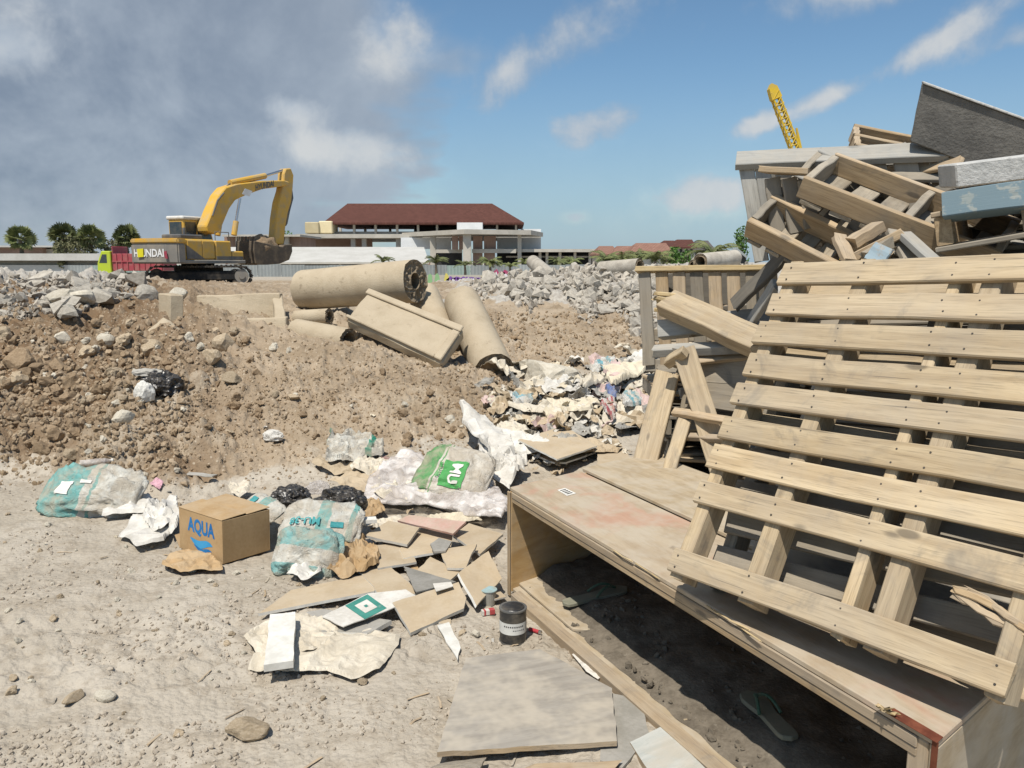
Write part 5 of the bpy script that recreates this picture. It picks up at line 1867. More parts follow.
# open concrete frame on the mound
tr = empty('concrete_trough', at(195, 325, 9.9), label='rectangular concrete trough frame sitting on the dirt mound', cat='trough')
o = tr.location.copy()
for nm, pl in (('rear_wall', [(196, 296, 10.7), (280, 293, 10.6), (280, 321, 10.5), (196, 323, 10.6)]), ('front_lip', [(199, 321, 10.2), (286, 317, 10.05), (286, 330, 10.0), (199, 334, 10.15)]),
               ('end_wall', [(272, 294, 10.68), (282, 294, 10.68), (287, 322, 10.08), (275, 321, 10.08)])):
    pts = [at(*t3) - o for t3 in pl]
    dv = (0, .13, .0) if nm != 'end_wall' else (0, .0, -.28)
    bm = prism(pts, dv, .012)
    bmesh.ops.subdivide_edges(bm, edges=[e for e in bm.edges if e.calc_length() > .1], cuts=4, use_grid_fill=True)
    for v in bm.verts:
        v.co += Vector(mn.noise_vector(v.co * 6)) * .016
    mk(nm, bm_mesh(nm, bm), tr, CONC_PIPE)
slab('upright concrete block standing left of the trough', [at(158, 293, 10.0), at(170, 295, 9.85), at(170, 325, 9.8), at(158, 322, 9.95)], (.13, .10, 0), CONC_PIPE, 'concrete_block', .012, .008, 3, 'concrete block', 'blocks by the trough')


def boulder(name, lb, c, size, mat, seed, cat='rock', group=None, sub=3, flat=.0, amp=.35, up_=None, planes=9, rot=None):
    me = rock_mesh(seed, sub, amp, planes)
    o = mk(name, me, None, mat, Matrix.Translation(c) @ (rot or Matrix.Rotation(seed * 1.7, 4, 'Z')) @ Matrix.Diagonal((*size, 1)))
    return tag(o, lb, cat, group)


def rock_mesh(seed, sub=3, amp=.3, planes=9):
    r = random.Random(seed)
    bm = bmesh.new()
    bmesh.ops.create_icosphere(bm, subdivisions=sub, radius=1)
    cuts = []
    for k in range(planes):
        n = Vector((r.gauss(0, 1), r.gauss(0, 1), r.gauss(0, 1))).normalized()
        cuts.append((n, r.uniform(.45, .85)))
    off = Vector((r.uniform(0, 99), r.uniform(0, 99), r.uniform(0, 99)))
    for v in bm.verts:
        p = v.co.copy()
        for n, d in cuts:
            k = p.dot(n) - d
            if k > 0:
                p -= n * k * .93
        p *= 1 + amp * .25 * mn.noise(p * 2.3 + off) + amp * .12 * mn.noise(p * 6 + off)
        v.co = p
    return bm_mesh('rock', bm)


def hull_mesh(seed, n=13, flat=1.0):
    r = random.Random(seed)
    bm = bmesh.new()
    for k in range(n):
        v = Vector((r.uniform(-1, 1), r.uniform(-1, 1), r.uniform(-1, 1) * flat))
        bm.verts.new(v * (0.75 + .25 * r.random()))
    bmesh.ops.convex_hull(bm, input=bm.verts[:])
    for v in [v for v in bm.verts if not v.link_faces]:
        bm.verts.remove(v)
    return bm_mesh('chunk', bm)


# dried cement cone beside the upright block
cc = at(165, 345, 9.25)
bm = bmesh.new()
bmesh.ops.create_uvsphere(bm, u_segments=48, v_segments=24, radius=1)
for v in bm.verts:
    r_ = math.hypot(v.co.x, v.co.y)
    zz = max(0, 1 - r_) ** 1.0 if v.co.z > -.1 else -.2
    v.co = Vector((v.co.x * .62, v.co.y * .5, zz * .52 + mn.noise(v.co * 3) * .03 + mn.noise(v.co * 11) * .012 - .08))
tag(mk('cement_heap', bm_mesh('ch', bm, None, True), None, CONC_PIPE, Matrix.Translation(cc - Vector((0, 0, .12)))), 'smooth cone of dried cement below the upright block', 'cement heap')
boulder('boulder', 'large pale boulder half sunk at the end of the sloping pipe', hit(545, 385) + Vector((0, .2, .03)), (.62, .42, .26), PALE_STONE, 3, 'boulder', sub=4)
boulder('rock', 'lone brown rock lying on the dusty ground in front', hit(246, 740) + Vector((0, .02, .028)), (.075, .05, .042), STONE, 14, 'rock', sub=4, rot=Matrix.Rotation(.25, 4, 'Z') @ Matrix.Rotation(.12, 4, 'Y'))
boulder('rock', 'crumbled pale clod with bits on the ground at the lower left', hit(103, 701) + Vector((0, .02, .014)), (.04, .035, .028), PALE_STONE, 22, 'rock')
boulder('rock', 'low brown clod beside the crumbled pale one', hit(72, 704) + Vector((0, .02, .012)), (.06, .03, .024), STONE, 23, 'rock')

# ------------------------------------------------------------------ loose rocks, one object each, and the finer rest as gravel
STM = [rock_mesh(100 + k, 3, 1.0, 10) for k in range(12)]
CHM = [hull_mesh(200 + k, 15, .8) for k in range(14)]


def variants(ms, mats):
    out = []
    for m_ in mats:
        for k in ms:
            c = k.copy()
            c.materials.append(m_)
            out.append(c)
    return out


def scatter(name, label, cat, group, vs, n, region, size, rnd, sink=.3, flat=(.6, 1.0), keep=None):
    k = tries = 0
    while k < n and tries < n * 8:
        tries += 1
        px, py = region(rnd)
        h = hit(px, py)
        if h.y > 60 or (keep and not keep(px, py, h)):
            continue
        s = size(rnd, px, py, h)
        M = Matrix.Translation(h + Vector((0, 0, s * (1 - sink) * .5))) @ Euler((rnd.uniform(-.5, .5), rnd.uniform(-.5, .5), rnd.uniform(0, 6.28))).to_matrix().to_4x4() @ Matrix.Diagonal((s * rnd.uniform(.8, 1.25), s * rnd.uniform(.7, 1.05), s * rnd.uniform(*flat), 1))
        pxs = s * 2 * 800 / h.y
        sz = 'large' if pxs > 16 else ('medium-sized' if pxs > 9 else 'small')
        tag(mk(name, rnd.choice(vs), None, None, M), (sz + ' ' + label.replace('small ', '')), cat, sz + ' ' + group)
        k += 1


V_CLOD = variants(STM, [CLOD, CLOD, CLOD, STONE])
V_PALE = variants(STM[:6], [PALE_STONE])
V_GREY = variants(CHM, [CONC_GREY])
r1 = random.Random(11)
# brown clods on the coarse left of the mound
scatter('dirt_clod', 'brown lump of earth on the coarse left slope of the mound', 'earth clod', 'earth clods on the left slope', V_CLOD, 170,
        lambda r: (r.uniform(-10, 260), r.triangular(296, 490, 370)), lambda r, px, py, h: r.triangular(.02, .11, .03) * (h.y / 8) * (1.15 if px < 130 else .7), r1, .9)
scatter('stone', 'small brown stone on the fine right slope of the mound', 'stone', 'stones on the right slope', V_CLOD, 90,
        lambda r: (r.uniform(230, 520), r.triangular(320, 470, 420)), lambda r, px, py, h: r.triangular(.012, .07, .02) * (h.y / 8), r1, .4)
scatter('pale_stone', 'pale lime stone lying on the dirt mound', 'stone', 'pale stones on the mound', V_PALE, 60,
        lambda r: (r.choice((r.gauss(85, 25), r.gauss(120, 40), r.uniform(0, 500))), r.choice((r.gauss(346, 6), r.gauss(420, 40), r.uniform(310, 480)))), lambda r, px, py, h: r.triangular(.012, .07, .02) * (h.y / 8), r1, .5)
scatter('stone', 'small stone lying loose on the dusty foreground', 'stone', 'stones on the foreground', variants(STM, [STONE, PALE_STONE]), 130,
        lambda r: (r.uniform(0, 480), r.triangular(480, 768, 560)), lambda r, px, py, h: r.triangular(.006, .028, .009), r1, .4)
scatter('concrete_chunk', 'broken grey concrete chunk in the rubble slope right of the pipes', 'concrete chunk', 'rubble on the right slope', V_GREY, 240,
        lambda r: (r.uniform(484, 662), 268 + 70 * r.random() ** 1.1), lambda r, px, py, h: r.triangular(.07, .36, .11) * (h.y / 22), r1, .3,
        keep=lambda px, py, h: py < 300 + max(0, px - 560) * .42 + 12 * math.sin(px * .11))
scatter('concrete_chunk', 'broken grey concrete block among the rocks at the left edge', 'concrete chunk', 'rubble at the left edge', V_GREY, 55,
        lambda r: (r.uniform(-5, 150), r.uniform(280, 318)), lambda r, px, py, h: r.triangular(.06, .36, .11) * (h.y / 16), r1, .5,
        keep=lambda px, py, h: py < 330 - px * .2)
for i, (a, b, s) in enumerate(((62, 303, .25), (78, 304, .2), (95, 303, .16), (142, 301, .18), (175, 302, .15))):
    boulder('boulder', ('broad pale boulder in the left rubble', 'squarish pale boulder right of the broad one', 'rounded boulder with dark shadow side in the left rubble', 'grey knotty boulder left of the upright block', 'tan boulder behind the upright block')[i],
            hit(a, b) + Vector((0, .1, .08)), (s, s * .8, s * .72), CONC_GREY if i in (2, 3) else PALE_STONE, 30 + i, 'boulder', 'boulders in the left rubble')
for i, (a, b, s) in enumerate(((36, 376, .11), (55, 372, .13), (18, 366, .16), (210, 362, .13), (225, 348, .16), (148, 355, .17), (119, 424, .1), (105, 345, .12), (62, 345, .13), (230, 385, .1))):
    boulder('boulder', ('dark clod left of the hollow on the mound', 'brown clod beside the dark hollow', 'overhanging brown clod at the left edge', 'rock under the trough front', 'rock left of the trough foot', 'round rock at the foot of the cement cone',
                        'pale rock above the teal sack', 'pale rock in the white cluster on the mound', 'left pale rock in the white cluster', 'tan rock right of the black bag')[i],
            hit(a, b) + Vector((0, .05, .05)), (s, s * .85, s * .75), (CLOD, CLOD, CLOD, STONE, STONE, STONE, PALE_STONE, PALE_STONE, PALE_STONE, STONE)[i], 50 + i, 'rock', 'larger rocks on the mound')


def stuff_rocks(name, label, cat, n, region, size, mat, rnd, keep=None, hull=False):
    base = [(np.array([v.co for v in m_.vertices]), [tuple(p.vertices) for p in m_.polygons]) for m_ in ([hull_mesh(300 + k, 9) for k in range(6)] if hull else [rock_mesh(300 + k, 1, .6, 5) for k in range(6)])]
    V, Fc = [], []
    nv = 0
    for i in range(n):
        px, py = region(rnd)
        h = hit(px, py)
        if keep and not keep(px, py, h): continue
        s = size(rnd, px, py, h)
        b, f = base[rnd.randrange(6)]
        Rm = np.array(Euler((rnd.uniform(0, 6), rnd.uniform(0, 6), rnd.uniform(0, 6))).to_matrix())
        V.append((b * s * np.array([1, .85, .7])) @ Rm.T + np.array(h) + np.array([0, 0, s * .25]))
        Fc += [tuple(q + nv for q in t_) for t_ in f]
        nv += len(b)
    o = mk(name, pymesh(name, np.concatenate(V).tolist(), Fc), None, mat)
    return tag(o, label, cat, kind='stuff')


RUBF = m_rough('rubble_fill', (0.29, 0.255, 0.205), (0.49, 0.44, 0.365), 2.2, 0.96, 0.5, 0.02, 0.3, (0.30, 0.23, 0.155), 0.0, world=True, fine=9)
CDIRT = m_rough('crate_dirt', (0.105, 0.088, 0.066), (0.20, 0.17, 0.13), 9, 0.97, 0.8, 0.012, 0.3, (0.34, 0.30, 0.24), 0.0, world=True)  # dirt colour darkened to deepen the shade inside the crate
GRAV = m_rough('gravel', (0.32, 0.265, 0.20), (0.47, 0.41, 0.33), 9, 0.96, 0.5, 0.006, 0.25, (0.24, 0.19, 0.14), 0.0, world=True)
SOILG = m_rough('soil_crumbs', (0.25, 0.18, 0.11), (0.40, 0.31, 0.21), 7, 0.97, 0.6, 0.008, 0.25, (0.5, 0.42, 0.32), 0.0, world=True)
stuff_rocks('gravel', 'fine grey gravel strewn over the dusty foreground', 'gravel', 14000, lambda r: (r.uniform(-20, 620), 470 + 310 * r.random()),
            lambda r, px, py, h: .0025 + .012 * r.random() ** 4, GRAV, r1, keep=lambda px, py, h: mn.noise(Vector((h.x * 1.6, h.y * 1.6, 3))) > -.12 + .25 * r1.random())
stuff_rocks('soil_crumbs', 'crumbs of brown soil covering the mound', 'soil crumbs', 12000, lambda r: (r.uniform(-10, 530), r.triangular(300, 500, 400)),
            lambda r, px, py, h: (.005 + .034 * r.random() ** 4) * (h.y / 7.5) * (1.25 if px < 190 else .62), SOILG, r1, keep=lambda px, py, h: h.y > 5.4)
stuff_rocks('soil_crumbs', 'crumbs of brown soil on the slope under the rubble', 'soil crumbs', 1200, lambda r: (r.uniform(490, 660), r.uniform(312, 385)),
            lambda r, px, py, h: (.008 + .03 * r.random() ** 3) * (h.y / 8), SOILG, r1)
stuff_rocks('rubble_fill', 'mass of small grey rubble between the concrete chunks', 'rubble', 4200, lambda r: (r.uniform(470, 760), 266 + 72 * r.random()),
            lambda r, px, py, h: (.03 + .15 * r.random() ** 2) * (h.y / 22), RUBF, r1, keep=lambda px, py, h: py < 302 + max(0, px - 560) * .42 + 12 * math.sin(px * .11) and h.y < 45, hull=True)
stuff_rocks('rubble_fill', 'mass of small grey rubble at the left edge', 'rubble', 1500, lambda r: (r.uniform(-20, 150), r.uniform(276, 320)),
            lambda r, px, py, h: (.02 + .11 * r.random() ** 2) * (h.y / 18), RUBF, r1, keep=lambda px, py, h: py < 325 - px * .2 and h.y < 40, hull=True)
# debris inside the crate
dv_ = []


def crate_debris():
    rnd = random.Random(4)
    base = [(np.array([v.co for v in m_.vertices]), [tuple(p.vertices) for p in m_.polygons]) for m_ in [rock_mesh(330 + k, 1, .6, 5) for k in range(5)]]
    V, Fc, nv = [], [], 0
    for i in range(2600):
        a, d = rnd.uniform(.05, CL - .1), rnd.uniform(.06, .95)
        if mn.noise(Vector((a * 3, d * 4, 1))) < -.25 + .3 * rnd.random() and d < .3: continue
        s = .003 + .022 * rnd.random() ** 3
        z = .04 + .03 * max(0, mn.noise(Vector((a * 2.5, d * 3, 7))) + .2) + (.02 if d > .2 else 0)
        b, f = base[rnd.randrange(5)]
        Rm = np.array(Euler((rnd.uniform(0, 6), rnd.uniform(0, 6), rnd.uniform(0, 6))).to_matrix())
        V.append((b * s * np.array([1, .85, .6])) @ Rm.T + np.array(cpt(a, d, z)))
        Fc += [tuple(q + nv for q in t_) for t_ in f]
        nv += len(b)
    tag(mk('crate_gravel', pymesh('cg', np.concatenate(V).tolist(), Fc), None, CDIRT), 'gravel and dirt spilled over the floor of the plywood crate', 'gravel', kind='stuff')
    # earth bed
    n, m_ = 90, 34
    vs, fs = [], []
    for i in range(n):
        for j in range(m_):
            a, d = .03 + (CL - .08) * i / (n - 1), .05 + .9 * j / (m_ - 1)
            z = .036 + .045 * sstep(d, .03, .30) * (1 + .6 * mn.noise(Vector((a * 4, d * 5, 2)))) + .010 * mn.noise(Vector((a * 19, d * 19, 4))) + .006 * mn.noise(Vector((a * 50, d * 50, 4)))
            if d < .06: z = .036 + .004 * mn.noise(Vector((a * 30, 0, 0)))
            vs.append(cpt(a, d + .02 * mn.noise(Vector((a * 9, d, 3))) * (j == 0) - .0, z))
    for i in range(n - 1):
        for j in range(m_ - 1):
            fs.append((i * m_ + j, (i + 1) * m_ + j, (i + 1) * m_ + j + 1, i * m_ + j + 1))
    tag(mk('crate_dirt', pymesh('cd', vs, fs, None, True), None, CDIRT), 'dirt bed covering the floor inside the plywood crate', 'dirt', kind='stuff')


crate_debris()

# ------------------------------------------------------------------ sheets, boards, sacks and rubbish
CARD = m_rough('plasterboard_tan', (0.40, 0.31, 0.20), (0.48, 0.385, 0.26), 5, 0.93, 0.2, 0.004, 0.25, (0.33, 0.25, 0.16), 0.07, dust=0.3, dust_c=(0.5, 0.43, 0.33))
CORE = m_rough('plaster_core', (0.55, 0.53, 0.48), (0.68, 0.66, 0.60), 20, 0.95, 0.4, 0.003)
PINKT = m_rough('pink_tile', (0.42, 0.24, 0.19), (0.50, 0.36, 0.30), 6, 0.8, 0.2, 0.003, dust=0.6)
GREYB = m_rough('grey_sheet', (0.27, 0.255, 0.22), (0.37, 0.35, 0.31), 8, 0.9, 0.3, 0.004)
FOAM = m_rough('white_foam', (0.56, 0.54, 0.48), (0.70, 0.68, 0.62), 12, 0.9, 0.3, 0.004, 0.25, (0.52, 0.46, 0.36), 0.03)
SHEET = m_rough('dirty_paper', (0.50, 0.44, 0.34), (0.65, 0.59, 0.48), 5, 0.9, 0.5, 0.008, 0.35, (0.38, 0.31, 0.22), 0.06)
WSHEET = m_rough('white_sheet', (0.50, 0.47, 0.41), (0.66, 0.63, 0.57), 7, 0.85, 0.5, 0.006, 0.25, (0.48, 0.41, 0.31), 0.05)
KRAFT = m_rough('kraft_card', (0.36, 0.235, 0.115), (0.45, 0.31, 0.165), 5, 0.9, 0.15, 0.004, 0.2, (0.30, 0.20, 0.11), 0.04, dust=0.35, dust_c=(0.46, 0.38, 0.27))
TEAL_P = m_rough('teal_print', (0.045, 0.20, 0.16), (0.07, 0.26, 0.21), 9, 0.8, 0.1, 0.003, 0.3, (0.3, 0.33, 0.27), 0.0)
BLACKP = m_plain('black_plastic', (0.012, 0.012, 0.014), 0.28, 0.5, dirt=0.35, scale=9)
REDP2 = m_plain('red_card', (0.42, 0.04, 0.05), 0.6, 0.3, dirt=0.3, scale=20)
BLUEP = m_plain('blue_plastic', (0.12, 0.16, 0.30), 0.5, 0.4, dirt=0.7, scale=12)
AQUAP = m_plain('turquoise_film', (0.30, 0.44, 0.45), 0.5, 0.4, dirt=0.7, scale=12)
PINKP = m_plain('faded_pink_film', (0.55, 0.41, 0.37), 0.6, 0.35, dirt=0.4, scale=9)
CREAMP = m_rough('cream_sheet', (0.52, 0.45, 0.33), (0.62, 0.55, 0.42), 6, 0.85, 0.4, 0.006, 0.2, (0.4, 0.33, 0.23), 0.08)


def m_film():
    m, t = start('clear_plastic_film')
    v, rnd = coords(t)
    n = t.noise(v, 7, 6, 0.65, 0.6)
    col = t.mix(t.remap(n, 0.35, 0.65), (0.60, 0.53, 0.47), (0.80, 0.75, 0.70))
    finish(t, col, 0.25, t.noise(v, 34, 4, 0.7, 1.4), 0.8, 0.01, 0.5, alpha=t.remap(n, 0.32, 0.68, 0.38, 0.85))
    return m


FILM = m_film()


def board(name, lb, pix, z, thick, mat, tilt=None, cat='board', group=None, edge=None, bev=0.002, ground_z=False):
    """flat piece from measured corners lying at height z (tilt: per-corner lift)"""
    pts = []
    if ground_z:
        z += hit(sum(p[0] for p in pix) / len(pix), sum(p[1] for p in pix) / len(pix)).z
    for i, (a, b) in enumerate(pix):
        pts.append(G(a, b, z + (tilt[i] if tilt else 0)))
    o = sum(pts, Vector()) / len(pts)
    # keep the outline planar
    n = Vector((0, 0, 0))
    for i in range(len(pts)):
        n += (pts[i] - o).cross(pts[(i + 1) % len(pts)] - o)
    n.normalize()
    if n.z < 0: n = -n
    M = frame(o, pts[1] - pts[0], n)
    Mi = M.inverted()
    loc = [Mi @ p for p in pts]
    # ragged edge
    rd = random.Random(hash(lb) % 999 if False else len(lb) * 7 + int(pix[0][0]))
    rag = []
    for i in range(len(loc)):
        a, b = loc[i], loc[(i + 1) % len(loc)]
        k = max(1, int((b - a).length / .05))
        for j in range(k):
            p = a.lerp(b, j / k)
            if j: p += Vector((rd.uniform(-1, 1), rd.uniform(-1, 1), 0)) * .0035
            rag.append(Vector((p.x, p.y, p.z * .3)))
    bm = prism(rag, (0, 0, -thick))
    me = bm_mesh(name, bm)
    me.materials.append(mat)
    if edge:
        me.materials.append(edge)
        for p in me.polygons:
            if abs(p.normal.z) < .5: p.material_index = 1
    return tag(mk(name, me, None, None, M), lb, cat, group)


zm = lambda x, y: (120 + x * .4297, 420 + y * .4297)
GB = 'broken tan boards'


def bz(name, lb, zp, z, thick, mat, tilt=None, **k):
    return board(name, lb, [zm(*p) for p in zp], z, thick, mat, tilt, **k)


bz('broken_board', 'large diagonal tan board in the middle of the board scatter', [(505, 295), (545, 268), (700, 402), (610, 412)], .045, .012, CARD, group=GB, edge=CORE)
bz('broken_board', 'tan board partly under the diagonal one, upper side', [(585, 292), (665, 286), (690, 330), (600, 345)], .055, .012, CARD, group=GB, edge=CORE)
bz('broken_board', 'long tan strip at the left end of the board scatter', [(322, 450), (398, 396), (606, 352), (592, 398)], .040, .014, CARD, group=GB, edge=CORE)
bz('broken_board', 'squarish tan board with a pale torn corner near the tile', [(568, 268), (625, 234), (697, 250), (668, 290)], .085, .014, CARD, (.0, .02, .02, 0), group=GB, edge=CORE)
bz('broken_board', 'tan board right of the torn one, lying towards the crate', [(690, 255), (775, 262), (770, 300), (660, 322), (650, 300)], .06, .012, CARD, group=GB, edge=CORE)
bz('broken_board', 'tan board by the crate corner, upper right of the scatter', [(775, 268), (812, 240), (892, 265), (838, 312)], .075, .014, CARD, group=GB, edge=CORE)
bz('broken_board', 'small upright-curled tan board beside the metal scrap', [(745, 302), (830, 288), (805, 346), (760, 342)], .09, .012, CARD, (0, .03, 0, 0), group=GB, edge=CORE)
bz('broken_board', 'tan board under the grey triangle', [(690, 352), (722, 318), (792, 350), (742, 398), (690, 390)], .07, .012, CARD, group=GB, edge=CORE)
bz('broken_board', 'tilted square tan board nearest the paint can', [(788, 355), (858, 304), (890, 366), (828, 436)], .10, .016, CARD, (.04, .05, -.02, -.06), group=GB, edge=CORE)
bz('broken_board', 'front tan board with a cut corner, lowest of the scatter', [(634, 425), (788, 377), (806, 412), (800, 438), (676, 497)], .075, .016, CARD, (.0, .02, .0, -.02, -.05), group=GB, edge=CORE)
bz('sheet_scrap', 'grey triangular sheet lying on the tan boards', [(660, 340), (782, 376), (690, 400)], .088, .006, GREYB, cat='sheet')
bz('tile', 'long pinkish tile with pale top lying before the plastic film', [(645, 232), (672, 219), (806, 240), (775, 264)], .115, .012, PINKT, (.0, .02, .02, 0), cat='tile', edge=PINKT)
bz('broken_board', 'grey board under the green printed sheet', [(424, 448), (475, 440), (632, 466), (575, 496), (450, 492)], .036, .02, GREYB, group=GB, edge=CORE)
gs = bz('printed_sheet', 'white sheet with a dark green printed frame', [(470, 458), (578, 404), (665, 392), (690, 408), (618, 446), (520, 482)], .062, .004, WSHEET, (.0, .0, .01, .01, 0, 0), cat='sheet')
pt = [G(*zm(*p), .0655) for p in ((524, 432), (576, 406), (621, 438), (570, 464))]
gi = gs.matrix_basis.inverted()
mk('green_frame', bm_mesh('gf', prism([gi @ p for p in pt], (0, 0, .001))), gs, TEAL_P)
ctr = sum(pt, Vector()) / 4
mk('white_panel', bm_mesh('gf', prism([gi @ (ctr + (p - ctr) * .55 + Vector((0, 0, .0018))) for p in pt], (0, 0, .001))), gs, WSHEET)
mk('green_bar', bm_mesh('gf', prism([gi @ (ctr + (p - ctr) * .12 + Vector((0, 0, .0034))) for p in pt], (0, 0, .001))), gs, TEAL_P)
bz('foam_plank', 'white foam plank standing out on the pale paper', [(349, 452), (408, 446), (403, 560), (334, 570)], .095, .03, FOAM, (.01, .01, -.01, -.01), cat='foam plank', edge=FOAM)
bz('wood_sliver', 'thin white pointed sliver below the front tan board', [(738, 478), (766, 470), (793, 530), (786, 558)], .03, .006, FOAM, cat='sliver')
bz('metal_scrap', 'crumpled grey can lid on the tan boards', [(722, 288), (742, 274), (772, 282), (758, 304), (730, 306)], .105, .01, GREYB, cat='scrap')
bz('sheet_scrap', 'small white paper scrap on the grey triangle', [(728, 380), (770, 376), (776, 390), (735, 396)], .098, .003, WSHEET, (0, .01, 0, .01), cat='paper')
bz('broken_board', 'slender board edge along the black bags, pale top', [(520, 228), (595, 224), (598, 232), (522, 236)], .17, .02, FOAM, group=GB)


# --- crumpled things -------------------------------------------------
def crumple(name, lb, pix, z, mat, amp=.03, res=.018, seed=0, cat='sheet', group=None, fold=2.2, thick=.0015, drape=True, lift=None, fine=0.0):
    """thin sheet from a measured outline, creased and lying on what is below"""
    pts = [G(a, b, z) if not drape else hit(a, b) + Vector((0, 0, z)) for a, b in pix]
    if lift:
        pts = [p + Vector((0, 0, l)) for p, l in zip(pts, lift)]
    o = sum(pts, Vector()) / len(pts)
    bm = bmesh.new()
    vs = [bm.verts.new(p - o) for p in pts]
    c = bm.verts.new((0, 0, 0))
    for i in range(len(vs)):
        bm.faces.new((vs[i], vs[(i + 1) % len(vs)], c))
    L = max((p - o).length for p in pts)
    it = 0
    while it < 6 and len(bm.faces) < 5200:
        long_ = [e for e in bm.edges if e.calc_length() > res]
        if not long_: break
        bmesh.ops.subdivide_edges(bm, edges=long_, cuts=1)
        bmesh.ops.triangulate(bm, faces=[f for f in bm.faces if len(f.verts) > 3])
        it += 1
    off = Vector((seed * 3.7, seed * 1.3, seed * 9.1))
    bound = {v for e in bm.edges if e.is_boundary for v in e.verts}
    for v in bm.verts:
        p = v.co / max(L, .01) * fold + off
        r1_ = 1 - abs(mn.noise(p)) * 2
        r2_ = 1 - abs(mn.noise(p * 2.3 + Vector((5, 1, 2)))) * 2
        r3_ = mn.noise(p * 5.5)
        h = (r1_ * .7 + r2_ * .3 + r3_ * .08) + fine * (1 - abs(mn.noise(p * 4.7)) * 3)
        w = .45 if v in bound else 1
        v.co.z += max(-.3, h) * amp * w + amp * .3
        v.co.x += mn.noise(p * 2 + Vector((9, 0, 0))) * amp * .3
        v.co.y += mn.noise(p * 2 + Vector((0, 9, 0))) * amp * .3
    me = bm_mesh(name, bm, None, mat is FILM)
    me.materials.append(mat)
    ob_ = mk(name, me, None, None, Matrix.Translation(o))
    sol = ob_.modifiers.new('thickness', 'SOLIDIFY')
    sol.thickness = thick
    return tag(ob_, lb, cat, group)


def cz(name, lb, zp, z, mat, **k):
    return crumple(name, lb, [zm(*p) for p in zp], z, mat, **k)


cz('paper_sheet', 'big pale crumpled paper at the front of the litter', [(298, 592), (312, 556), (400, 536), (500, 506), (590, 500), (652, 510), (648, 532), (605, 592), (540, 615), (480, 598)], .008, SHEET, amp=.026, seed=1, fold=2.6)
cz('paper_sheet', 'second pale paper under the foam plank', [(288, 520), (330, 490), (420, 466), (515, 484), (505, 525), (450, 552), (330, 575)], .016, SHEET, amp=.03, seed=2)
cz('paper_bag', 'flattened kraft paper lying before the carton', [(95, 350), (120, 322), (180, 312), (240, 344), (238, 360), (140, 366)], .012, KRAFT, amp=.035, seed=3, cat='paper')
cz('paper_heap', 'crumpled white papers left of the carton', [(0, 282), (40, 230), (95, 218), (130, 250), (105, 300), (40, 312)], .02, WSHEET, amp=.05, seed=4, cat='paper', fold=1.7, res=.014)
cz('paper_heap', 'white paper spilling behind the carton paper heap', [(95, 225), (130, 205), (150, 260), (120, 290)], .04, WSHEET, amp=.06, seed=5, cat='paper')
cz('paper_bag', 'torn kraft paper crumpled between sack and boards', [(480, 330), (510, 300), (560, 300), (605, 340), (600, 370), (520, 392), (485, 375)], .03, KRAFT, amp=.07, seed=6, cat='paper', fold=3)
cz('paper_heap', 'white torn wrapper at the foot of the teal sack', [(390, 375), (430, 335), (470, 300), (490, 330), (470, 375), (430, 392)], .02, WSHEET, amp=.05, seed=7, cat='paper', fold=3)
cz('plastic_film', 'heap of dusty clear plastic film behind the pink tile', [(560, 222), (575, 170), (610, 140), (650, 112), (700, 118), (745, 165), (830, 180), (905, 215), (900, 245), (800, 245), (700, 222), (620, 228)], .05, FILM, amp=.05, seed=8, cat='plastic film', fold=2.2, res=.016, fine=.22,
   lift=[0, .01, .03, .04, .04, .02, .01, 0, 0, 0, 0, 0])
cz('plastic_film', 'crumpled clear film lying against the crate', [(730, 170), (800, 160), (880, 190), (905, 225), (890, 262), (800, 255), (740, 215)], .07, FILM, amp=.035, seed=9, cat='plastic film', fold=2.4, res=.014, fine=.22)
cz('cloth_rag', 'white rag with green stripe left of the green printed sack', [(478, 118), (490, 52), (520, 50), (560, 62), (615, 78), (610, 108), (560, 112), (520, 122)], .03, m_fabric('rag_white_green', (0.62, 0.60, 0.53), [(0.12, 0.17, (0.03, 0.25, 0.17)), (-0.25, -0.2, (0.03, 0.25, 0.17))]), amp=.09, seed=10, cat='rag', fold=3)
cz('cloth_rag', 'faded maroon cloth scrap behind the plastic film', [(590, 122), (610, 105), (640, 112), (635, 132), (605, 138)], .03, m_fabric('maroon_cloth', (0.30, 0.12, 0.13), []), amp=.05, seed=11, cat='rag')
cz('torn_sack', 'torn white sack piled right of the green printed sack', [(800, 62), (790, 20), (830, 40), (870, 60), (905, 95), (930, 140), (905, 190), (870, 170), (855, 120)], .05, WSHEET, amp=.09, seed=12, cat='sack', fold=2.4, res=.016, lift=[.1, .12, .1, .06, .05, .02, 0, .02, .08])
cz('torn_sack', 'white and green torn sack end below the green printed sack', [(760, 150), (810, 140), (860, 150), (865, 182), (830, 178), (770, 168)], .04, m_fabric('green_white_weave', (0.60, 0.60, 0.54), [(-.2, .0, (0.07, 0.30, 0.08))]), amp=.06, seed=13, cat='sack', fold=3)
cz('card_scrap', 'rolled brown card piece left of the rag', [(446, 110), (460, 98), (530, 118), (560, 108), (590, 118), (560, 140), (500, 138)], .02, CARD, amp=.04, seed=14, cat='card')
cz('card_sheet', 'flat tan card behind the black bags', [(490, 160), (560, 130), (610, 140), (590, 190), (540, 185)], .05, CARD, amp=.03, seed=15, cat='card')


